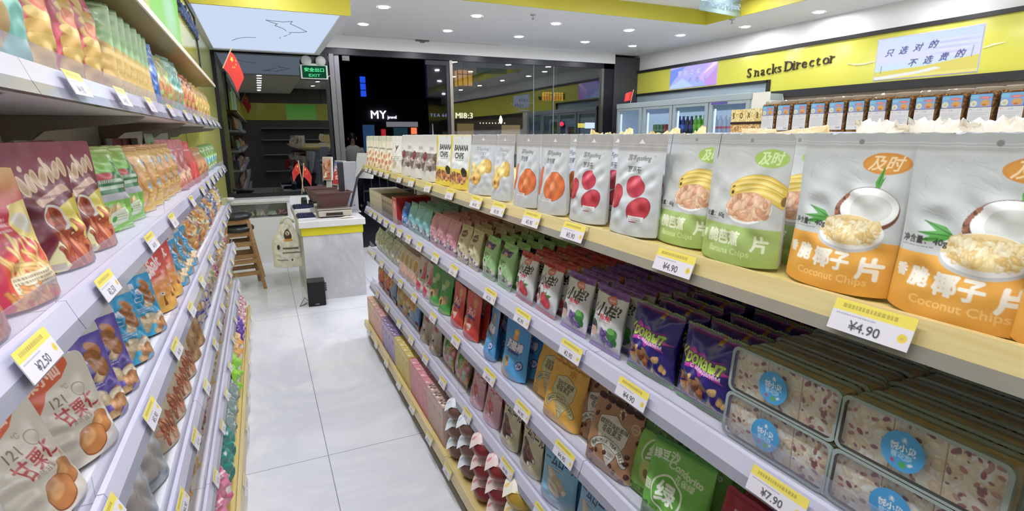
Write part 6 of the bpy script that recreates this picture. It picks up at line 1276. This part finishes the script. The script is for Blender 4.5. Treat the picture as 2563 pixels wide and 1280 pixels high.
def rrect(w, h, r, n=6): return [((w / 2 - r) * a + r * math.cos(t), h / 2 + (h / 2 - r) * b + r * math.sin(t)) for a, b, t0 in ((1, 1, 0), (-1, 1, PI / 2), (-1, -1, PI), (1, -1, 1.5 * PI)) for t in [t0 + i * PI / 2 / (n - 1) for i in range(n)]]
NB = None; clearbox = clear('clear_box_plastic', (.93, .95, .97), refl=.06, rough=.05, haze=.05); rimbox = plain('clear_box_rim', '9aa8a4', .15, coat=.5)
def nougat(x, y, z, lab):
    global NB
    if NB is None:
        e = empty('nougat_box'); w, h, d = .202, .083, .046
        obj('nougat_filling', nfill, None, e, (0, 0, .004))
        s = MB(); p = [(a, b) for a, b in rrect(w, h, .012)]; n = len(p)
        s.add([(a, -d / 2, b) for a, b in p] + [(a, d / 2, b) for a, b in p], [tuple(range(n))[::-1], tuple(range(n, 2 * n))] + [(i, (i + 1) % n, n + (i + 1) % n, n + i) for i in range(n)]); obj('box_shell', s, clearbox, e)
        r = MB(); po = rrect(w + .004, h + .001, .013); pi = [(a * .962, h / 2 + (b - h / 2) * .91) for a, b in p]
        for yy in (-d / 2 - .001, d / 2 - .007): r.add([(a, yy, b) for a, b in po] + [(a, yy, b) for a, b in pi] + [(a, yy + .008, b) for a, b in po], [(i, (i + 1) % n, n + (i + 1) % n, n + i) for i in range(n)] + [(i, 2 * n + i, 2 * n + (i + 1) % n, (i + 1) % n) for i in range(n)])
        obj('box_rim', r, rimbox, e); obj('round_sticker', stick, None, e, (-.012, -d / 2 - .0008, .040)); NB = e
    else:
        e = NB.copy(); COL.objects.link(e)
        for ch in NB.children: q = ch.copy(); COL.objects.link(q); q.parent = e
    e.location = (x, y, z); e.rotation_euler = (R(-5), 0, R(-90)); tag(e, lab, 'nougat box', 'clear boxes of nougat on the island second tier')
for c, y in enumerate((.556, .352)):
    for r in range(5):
        for k in range(2):
            nougat(.755 + r * .053 + .007 * k, y - .008 * (r % 2) * (1 if r else 0), 1.0545 + .0855 * k, 'clear nougat box, %s layer, %s row back, stack %s the almond candy' % ('upper' if k else 'lower', nth(r + 1), 'beside' if c == 0 else 'farther from'))
def tub(x, y, z, lab):
    e = empty('snack_tub', (x, y, z)); tag(e, lab, 'tub', 'round tubs beside the nougat boxes'); obj('tub_filling', MB().lathe([(.005, .004), (.05, .004), (.056, .07), (.005, .072)], 28), NUTTUB, e, smooth=True); obj('tub_wall', MB().lathe([(.052, 0), (.059, .078)], 28), clearbox, e, smooth=True)
    obj('tub_lid', MB().lathe([(.060, .074), (.064, .076), (.064, .088), (.060, .091), (.056, .088), (.004, .087)], 32), plain('milky_lid', 'd4d6d6', .2, coat=.4), e, smooth=False)
NUTTUB = nutty('tub_nuts', ['c8a888', 'b88a70', 'e0ccb0', 'a8605a', 'd8b890'], 60)
tub(.785, .178, 1.0535, 'round clear tub with milky lid by the nougat boxes, front'); tub(.91, .15, 1.0535, 'round clear tub with milky lid by the nougat boxes, behind')
# ---- island, third tier
put('lime_clear_bag', 'I', 2, [4.13, 3.95, 3.77], 'clear lime green snack bag', rows=3, tilt=10); put('white_clear_bag', 'I', 2, [3.58, 3.42], 'clear whitish snack bag', rows=3, tilt=10)
put('dried_fruit_pouch', 'I', 2, [3.29, 3.19, 3.09, 2.99], 'cream pouch with dried fruit slice', rows=5, tilt=8, yaw=12); put('lychee_pouch', 'I', 2, [2.88, 2.745], 'pale pouch with pink fruit', rows=5, tilt=8)
put('green_biscuit_pouch', 'I', 2, [2.60, 2.445], 'green biscuit pouch', rows=5, tilt=8, yaw=6); put('red_biscuit_pouch', 'I', 2, [2.255, 2.075], 'orange red biscuit pouch', rows=5, tilt=8)
put('blue_cheese_pouch', 'I', 2, [1.86, 1.645], 'blue cheese snack pouch', rows=4, tilt=8, jit=0, yaws=[-14, 6]); put('mango_jelly_pouch', 'I', 2, [1.445, 1.295], 'yellow mango jelly pouch', rows=4, tilt=11, jit=1, xos=[.075, .035], dx=.06, yaw=6)
put('pearl_tea_jelly_pouch', 'I', 2, [1.155, 1.035], 'brown pearl milk tea jelly pouch', rows=4, tilt=11, jit=1, xos=[.075, .03], dx=.06, yaw=6)
put('green_bean_pouch', 'I', 2, [.895], 'dark green bean patterned pouch', rows=4, tilt=11, xo=.06, yaw=6, jit=1); put('lime_smoothie_pouch', 'I', 2, [.79], 'bright green drink pouch with white letters', rows=5, tilt=12, xo=.025, yaw=10, jit=1); put('red_jelly_pouch', 'I', 2, [.60, .43], 'red jelly pouch', rows=4, tilt=11)
# ---- island, fourth tier
put('red_toy_bag', 'I', 3, [4.10, 3.88], 'pink red toy candy bag', rows=2, tilt=8); put('blue_toy_bag', 'I', 3, [3.66, 3.09], 'blue toy candy bag', rows=3, tilt=8); put('yellow_toy_bag', 'I', 3, [3.45, 3.27], 'yellow toy candy bag', rows=2, tilt=8)
put('cookie_clear_pouch', 'I', 3, [2.83, 2.65], 'clear pouch with square red label', rows=4, tilt=8); put('candy_clear_bag', 'I', 3, [2.43, 2.24], 'clear bag of mixed coloured sweets', rows=3, tilt=9); put('pink_roll_pouch', 'I', 3, [2.02, 1.855], 'pink cream roll pouch', rows=4, tilt=8)
put('choco_roll_pouch', 'I', 3, [1.675, 1.495], 'beige chocolate roll pouch', rows=4, tilt=7, jit=2); put('blue_roll_pouch', 'I', 3, [1.305, 1.12, .95], 'blue cream roll pouch', rows=4, tilt=8, yaws=[14, 0, 0], jit=1)
# ---- island, base
for k, ys, ds in (('cream_drink_box', [4.16, 4.07, 3.98], 'cream drink carton'), ('pink_cream_box', [3.89, 3.80, 3.71], 'pink and cream drink carton'), ('purple_drink_box', [3.60, 3.50, 3.40, 3.30], 'lilac drink carton'), ('yellow_drink_box', [3.19, 3.10, 3.01, 2.92], 'yellow drink carton'), ('pink_drink_box', [2.81, 2.72, 2.63, 2.54], 'pink drink carton'), ('beige_drink_box', [2.45, 2.36, 2.27], 'beige drink carton with dark spots')):
    put(k, 'I', 'base', ys, ds, xo=.02, rows=3, tilt=0, jit=0, dx=.074, cat='drink carton')
egg_brown = plain('choc_egg_shell', '6a4a42', .25, coat=.4); egg_red = plain('red_egg_shell', '7a2428', .25, coat=.4)
def egg(x, y, z, col, lab):
    e = empty('chocolate_egg', (x, y, z), (0, 0, R(-90))); e.scale = (1.5, 1.35, 1.02); tag(e, lab, 'chocolate egg', 'chocolate eggs in paper crowns on the island base')
    obj('egg_body', MB().lathe([(.006, 0), (.028, .006), (.042, .024), (.045, .042), (.038, .062), (.022, .076), (.004, .080)], 20), egg_brown if col == 'b' else egg_red if col == 'r' else plain('yellow_egg_shell', 'a88a2c', .25, coat=.4), e, (0, 0, 0), smooth=True)
    c = Cv(.10, .075, .0016, 'e6ebf0'); cc = {'b': 'a8c8e4', 'r': 'd8848c', 'y': 'e8c860'}[col]
    if col != 'b': c.rect(0, 0, 1, 1, 'ecd8d4' if col == 'r' else 'f0ecd8')
    g = random.Random(3)
    for q in range(7): c.ell(g.random(), g.random() * .9 + .05, g.uniform(.05, .1), g.uniform(.04, .08), cc, g.random() * 3)
    c.ell(.5, .5, .18, .2, cc)
    img = c.done(); ny, nx = img.shape[:2]; u = np.linspace(-1, 1, nx)[None].repeat(ny, 0); v = np.linspace(0, 1, ny)[:, None].repeat(nx, 1)
    x_ = u * .038; f_ = np.clip(v * 1.0, 0, 1); y_ = .035 - f_ * .082 - .0 * u; z_ = .096 - .012 * np.abs(u) - np.clip(v - .70, 0, 1) * .085 - (np.abs(u) > .55) * (np.abs(u) - .55) * .03
    V = np.stack([x_, y_, z_], -1).reshape(-1, 3); ix = np.arange(nx * ny).reshape(ny, nx); Q = np.stack([ix[:-1, :-1], ix[1:, :-1], ix[1:, 1:], ix[:-1, 1:]], -1).reshape(-1, 4)
    obj('paper_crown', raw_mesh('paper_crown', V, Q, img.reshape(-1, 3)[Q.ravel()], CARD, flat=True), None, e, (-.008, .006, 0), (0, 0, R(-38)), solid=.0012)
    return e
EG = {}
for c, (y, col) in enumerate(((2.125, 'b'), (1.965, 'b'), (1.80, 'r'), (1.64, 'r'), (1.475, 'y'))):
    for k in range(3):
        for r in range(2):
            loc = (.715 + r * .135, y, .1365 + .097 * k); lab = '%s crowned chocolate egg, %s column from the drink cartons, %s layer, %s' % ({'b': 'blue', 'r': 'red', 'y': 'yellow'}[col], nth(c + 1), ('bottom', 'middle', 'top')[k], 'front' if r == 0 else 'behind')
            if col not in EG: EG[col] = egg(*loc, col, lab)
            else:
                e = EG[col].copy(); COL.objects.link(e); e.location = loc; e['label'] = lab
                for ch in EG[col].children: q = ch.copy(); COL.objects.link(q); q.parent = e
# ---- wall shelving, top tier
put('teal_cracker_bag', 'W', 0, [1.13, .985], 'tall teal cracker bag', tilt=5, xo=.03, yaw=16, jit=1); put('red_chip_bag', 'W', 0, [1.32, 1.50, 1.66], 'red potato chip bag', tilt=5, xo=.035, yaw=14, jit=1)
put('green_chip_bag', 'W', 0, [1.82 + .092 * i for i in range(7)], 'pale green potato chip bag', tilt=5, xo=.05, yaw=52, jit=1); put('blue_wafer_bag', 'W', 0, [2.475], 'narrow blue and white wafer bag', tilt=5, xo=.03, yaw=20)
put('veggie_chip_bag', 'W', 0, [2.63, 2.83], 'green and tan vegetable chip bag', tilt=5, yaw=14); put('teal_cracker_bag', 'W', 0, [3.02, 3.20], 'teal bag beside the vegetable chips', tilt=5, yaw=10, jit=1)
put('orange_chip_bag', 'W', 0, [3.42, 3.63, 3.84], 'orange chip bag', tilt=5, yaw=10); put('yellow_chip_bag', 'W', 0, [4.06, 4.27, 4.48, 4.69, 4.90], 'yellow chip bag', tilt=5, yaw=8)
put('green_chip_bag', 'W', 0, [2.06, 2.3, 2.55], 'green chip bag standing at the back', tilt=3, xo=.25, jit=2)
# ---- wall shelving, second tier
put('maroon_fries_bag', 'W', 1, [.80], 'maroon fries bag cut by the picture edge', tilt=6, xo=.02, yaw=10, jit=0); put('pink_fries_bag', 'W', 1, [1.01], 'pink fries bag with orange base', tilt=8, xo=.02, yaw=13, jit=0)
put('maroon_fries_bag', 'W', 1, [1.20, 1.385], 'maroon fries bag with cup of crisps', tilt=6, xo=.035, yaw=16, jit=1); put('maroon_fries_bag', 'W', 1, [1.02, 1.25], 'maroon fries bag in the back row', tilt=4, xo=.17, jit=1)
put('green_snack_bag', 'W', 1, [1.60, 1.79], 'green vegetable snack bag', tilt=10, xo=.03, yaw=14); put('orange_bread_bag', 'W', 1, [1.98, 2.16], 'orange bread snack bag', tilt=10, xo=.03, yaw=16); put('yellow_bread_bag', 'W', 1, [2.34, 2.52, 2.70], 'yellow and blue bread snack bag', tilt=10, xo=.03, yaw=16)
put('maroon_fries_bag', 'W', 1, [1.90, 2.12, 2.34, 2.56], 'dark maroon bag behind the bread bags', tilt=3, xo=.22, jit=3); put('pink_meat_bag', 'W', 1, [2.92, 3.13], 'pink meat snack bag', tilt=8, xo=.03, yaw=14); put('red_paper_bag', 'W', 1, [3.38], 'plain red paper snack bag', tilt=5, xo=.03, yaw=8)
put('brown_paper_bag', 'W', 1, [3.66, 3.90], 'folded brown paper bag', tilt=2, xo=.03, jit=4, yaw=8); put('green_small_bag', 'W', 1, [4.15, 4.36, 4.57, 4.78, 4.99], 'small green snack bag', tilt=6, yaw=6); put('green_chip_bag', 'W', 1, [2.9, 3.15], 'pale green bag behind the meat bags', tilt=3, xo=.16, zoff=-.001)
# ---- wall shelving, third tier
put('white_text_pouch', 'W', 2, [.74], 'white pouch with dark writing at the picture edge', tilt=10, xo=.02, yaw=14, jit=0); put('chestnut_pouch', 'W', 2, [.955], 'buckled cream chestnut pouch leaning back', tilt=19, xabs=-.345, yaw=14, jit=0); put('chestnut_pouch', 'W', 2, [1.125], 'flat cream chestnut pouch, orange corner', tilt=14, xabs=-.345, yaw=25, jit=0)
put('purple_nut_pouch', 'W', 2, [1.275, 1.40], 'purple mixed nut pouch', tilt=14, xo=.01, yaw=32, jit=1); put('purple_nut_pouch', 'W', 2, [1.16, 1.37], 'purple nut pouch in the back row', tilt=8, xo=.19, jit=2)
put('blue_nut_pouch', 'W', 2, [1.59, 1.82], 'bright blue mixed nut pouch', tilt=12, xo=.01, yaw=30, jit=1); put('blue_nut_pouch', 'W', 2, [1.60, 1.80], 'blue nut pouch in the back row', tilt=8, xo=.18, jit=2)
put('salt_cracker_bag', 'W', 2, [2.06, 2.23], 'red and yellow salt cracker bag', tilt=9, xo=.01, yaw=24, jit=1); put('salt_cracker_bag', 'W', 2, [2.06, 2.3], 'salt cracker bag in the back row', tilt=8, xo=.16, jit=2); put('blue_nut_pouch', 'W', 2, [2.42, 2.6, 2.78], 'blue pouch beside the salt crackers', tilt=9, xo=.02, yaw=10, jit=1)
def mixrow(keys, tier, y0, step, n, xo=.02, rows=1, tilt=8, words=None, where=''):
    by = {}
    for i in range(n): by.setdefault(keys[i % len(keys)], []).append(y0 + step * i)
    for k, ys in by.items(): put(k, 'W', tier, ys, {'tan_candy_bag': 'tan candy bag', 'cream_candy_bag': 'cream candy bag', 'orange_candy_bag': 'orange candy bag', 'blue_red_candy_bag': 'blue and red candy bag', 'olive_candy_bag': 'olive candy bag', 'rose_candy_bag': 'rose pink candy bag', 'golden_pastry_bag': 'golden pastry bag', 'amber_candy_bag': 'amber candy bag', 'grey_candy_bag': 'grey candy bag', 'teal_candy_bag': 'dark teal candy bag', 'hotpink_candy_bag': 'hot pink candy bag', 'silver_pouch': 'silver grey pouch'}[k] + where, xo=xo, rows=rows, tilt=tilt, yaw=8)
mixrow(['orange_candy_bag', 'tan_candy_bag', 'orange_candy_bag', 'golden_pastry_bag', 'blue_red_candy_bag'], 2, 2.97, .195, 6); put('blue_red_candy_bag', 'W', 2, [4.16, 4.36, 4.9], 'large blue and red candy bag', tilt=6, yaw=6); put('golden_pastry_bag', 'W', 2, [4.54, 4.71], 'gold wrapped pastry bag', tilt=6, yaw=6)
# ---- wall shelving, fourth tier
put('silver_pouch', 'W', 3, [1.18, 1.36, 1.54], 'silver grey pouch', tilt=10, xo=.02, yaw=22, jit=2); put('seafood_pouch', 'W', 3, [1.74, 1.91, 2.08, 2.25], 'tan dried seafood pouch', tilt=10, xo=.012, yaw=22, jit=1); put('kraft_pouch', 'W', 3, [2.45, 2.63], 'brown kraft pouch', tilt=9, xo=.02, yaw=12); put('blue_candy_bag', 'W', 3, [2.95, 3.15], 'clear candy bag with blue base', tilt=8, xo=.01, yaw=10)
mixrow(['cream_candy_bag', 'olive_candy_bag', 'rose_candy_bag', 'tan_candy_bag', 'orange_candy_bag'], 3, 3.36, .195, 9, xo=.01)
# ---- wall shelving, fifth tier and base
mixrow(['golden_pastry_bag', 'olive_candy_bag', 'amber_candy_bag', 'golden_pastry_bag', 'cream_candy_bag', 'tan_candy_bag', 'rose_candy_bag'], 4, 1.50, .19, 19, xo=.005, where=' low down')
put('hotpink_candy_bag', 'W', 'base', [2.05, 2.24], 'hot pink candy bag', xo=.01, tilt=8); put('teal_candy_bag', 'W', 'base', [2.42, 2.6], 'dark teal candy bag', xo=.01, tilt=8); put('grey_candy_bag', 'W', 'base', [2.79, 2.97, 3.15], 'grey green candy bag', xo=.01, tilt=8); put('lime_box_bag', 'W', 'base', [3.34, 3.53], 'vivid lime green pack', xo=.005, tilt=6)
put('amber_candy_bag', 'W', 'base', [3.72, 3.91], 'amber candy bag', xo=.005, tilt=8); put('purple_candy_bag', 'W', 'base', [4.11, 4.3], 'violet candy bag', xo=.005, tilt=8); put('rose_candy_bag', 'W', 'base', [4.5, 4.69, 4.9], 'rose candy bag', xo=.005, tilt=8); put('tan_candy_bag', 'W', 'base', [1.32, 1.5, 1.68, 1.86], 'tan candy bag', xo=.01, tilt=8)
# snacks inside the showcase
for i, (k, ds) in enumerate((('white_clear_bag', 'whitish'), ('lime_clear_bag', 'lime green'), ('white_crisp_bag', 'white'), ('lime_clear_bag', 'lime green'), ('rose_candy_bag', 'rose'))):
    me, w, h, d = D[k]; o = bpy.data.objects.new('snack_bag', me); COL.objects.link(o); o.location = (-.33 + i * .13, 7.53, .60); o.rotation_euler = (R(-62), 0, R(RNG.uniform(-8, 8))); o.scale = (.72,) * 3
    tag(o, '%s snack bag lying in the showcase, %s from the stools' % (ds, nth(i + 1)), 'snack pack', 'snack bags in the showcase')

# ================================================================ PRICE TAGS
def tagmesh(price, step, seed):
    cv = Cv(.102, .0425, step, 'e4e2ee'); cv.rect(0, 0, 1, .36, 'f2e04c'); g = random.Random(seed)
    u = .12
    while u < .8: q = g.uniform(.02, .05); cv.rect(u, .12, u + q, .25, 'a8983a', .75); u += q + .012
    mush(cv, .06, .43, .5, 1, '6a6e9a', .035); cv.text('¥' + price, .46, .74, .17, '4a4a58', bold=.012); cv.ell(.90, .66, .055, .055, 'e8d040'); cv.text('*', .90, .70, .1, 'b89a20'); return carton('price_tag', cv, .0014, side='d8d6dc', mat=printed('tag_print', .3, coat=.3))
HI = {p: tagmesh(p, .0009, i) for i, p in enumerate(('4.90', '5.90', '2.90', '7.90', '2.50'))}
LO = {p: tagmesh(p, .0022, i) for i, p in enumerate(('4.90', '5.90', '3.90'))}
def tags(side, tier, ys, prices=None, near=1.6):
    ys = sorted(ys, reverse=True)
    for i, y in enumerate(ys):
        p = prices.get(y) if prices else None
        hi = y < near; me = HI[p or '4.90'] if hi else LO[('4.90', '5.90', '3.90')[i % 3]]
        o = bpy.data.objects.new('price_tag', me); COL.objects.link(o)
        a = R(-14)
        if tier == 'base':
            s = 1 if side == 'I' else -1; xf = .635 if side == 'I' else -.215; zt = .145 if side == 'I' else .12
        else:
            s = 1 if side == 'I' else -1; xf = .70 if side == 'I' else -.28; zt = (ISL if side == 'I' else WAL)[tier][1]
        h = .0425; z0 = zt - h * math.cos(R(18)) + .002
        # lies on the sloping rail: top at the rail edge, foot further out
        th = math.atan2(.0185, .048)
        o.rotation_euler = (-th, 0, R(-90) if s > 0 else R(90)); o.location = (xf + s * (-.0185 - .0022), y, z0)
        if not hi: o.scale = (.92, 1, 1)
        nmr = ('base' if tier == 'base' else TIER[tier]) + ' rail'
        tag(o, '%s%s price tag from the till on the %s %s' % ('¥%s tag, ' % p if (hi and p) else 'yellow topped, ', nth(i + 1), 'island' if side == 'I' else 'wall', nmr), 'price tag', 'price tags on the %s %s' % ('island' if side == 'I' else 'wall', nmr))
tags('I', 0, [.398, .764, 1.13, 1.36, 1.60, 1.80, 2.10, 2.42, 2.72, 2.98, 3.30, 3.48, 3.66, 3.86, 4.0], {.398: '4.90', .764: '4.90', 1.13: '5.90', 1.36: '5.90', 1.60: '5.90'}, 2.0)
tags('I', 1, [.50, .87, 1.13, 1.42, 1.68, 2.08, 2.34, 2.62, 2.84, 3.05, 3.22, 3.42, 3.6, 3.78, 3.95], {.50: '7.90', .87: '4.90', 1.13: '2.90', 1.42: '2.90', 1.68: '2.50'}, 1.8)
tags('I', 2, [1.155, 1.42, 1.70, 2.08, 2.42, 2.78, 3.1, 3.36, 3.65, 3.95], {1.155: '4.90', 1.42: '4.90', 1.70: '4.90'}, 1.8)
tags('I', 3, [1.28, 1.55, 1.96, 2.3, 2.60, 2.9, 3.2, 3.55, 3.9], None, 1.7)
tags('I', 'base', [1.70, 2.06, 2.35, 2.68, 3.0, 3.35, 3.7, 4.0], None, 1.0)
tags('W', 0, [1.16, 1.50, 1.85, 2.25, 2.7, 3.1, 3.5, 3.9, 4.3, 4.7], None, 1.6)
tags('W', 1, [.79, 1.13, 1.57, 1.95, 2.5, 2.95, 3.3, 3.6, 3.9, 4.3, 4.7], {.79: '2.50', 1.13: '2.50'}, 1.7)
tags('W', 2, [.92, 1.286, 1.684, 2.068, 2.458, 2.9, 3.3, 3.7, 4.1, 4.5, 4.85], {1.286: '5.90'}, 1.75)
tags('W', 3, [1.10, 1.439, 1.771, 2.16, 2.62, 2.9, 3.2, 3.6, 4.0, 4.4, 4.8], None, 1.5)
tags('W', 4, [1.66, 2.07, 2.467, 2.8, 3.157, 3.6, 4.0, 4.4, 4.8], None, 1.0)
tags('W', 'base', [1.9, 2.4, 2.9, 3.3, 3.8, 4.3, 4.8], None, 1.0)
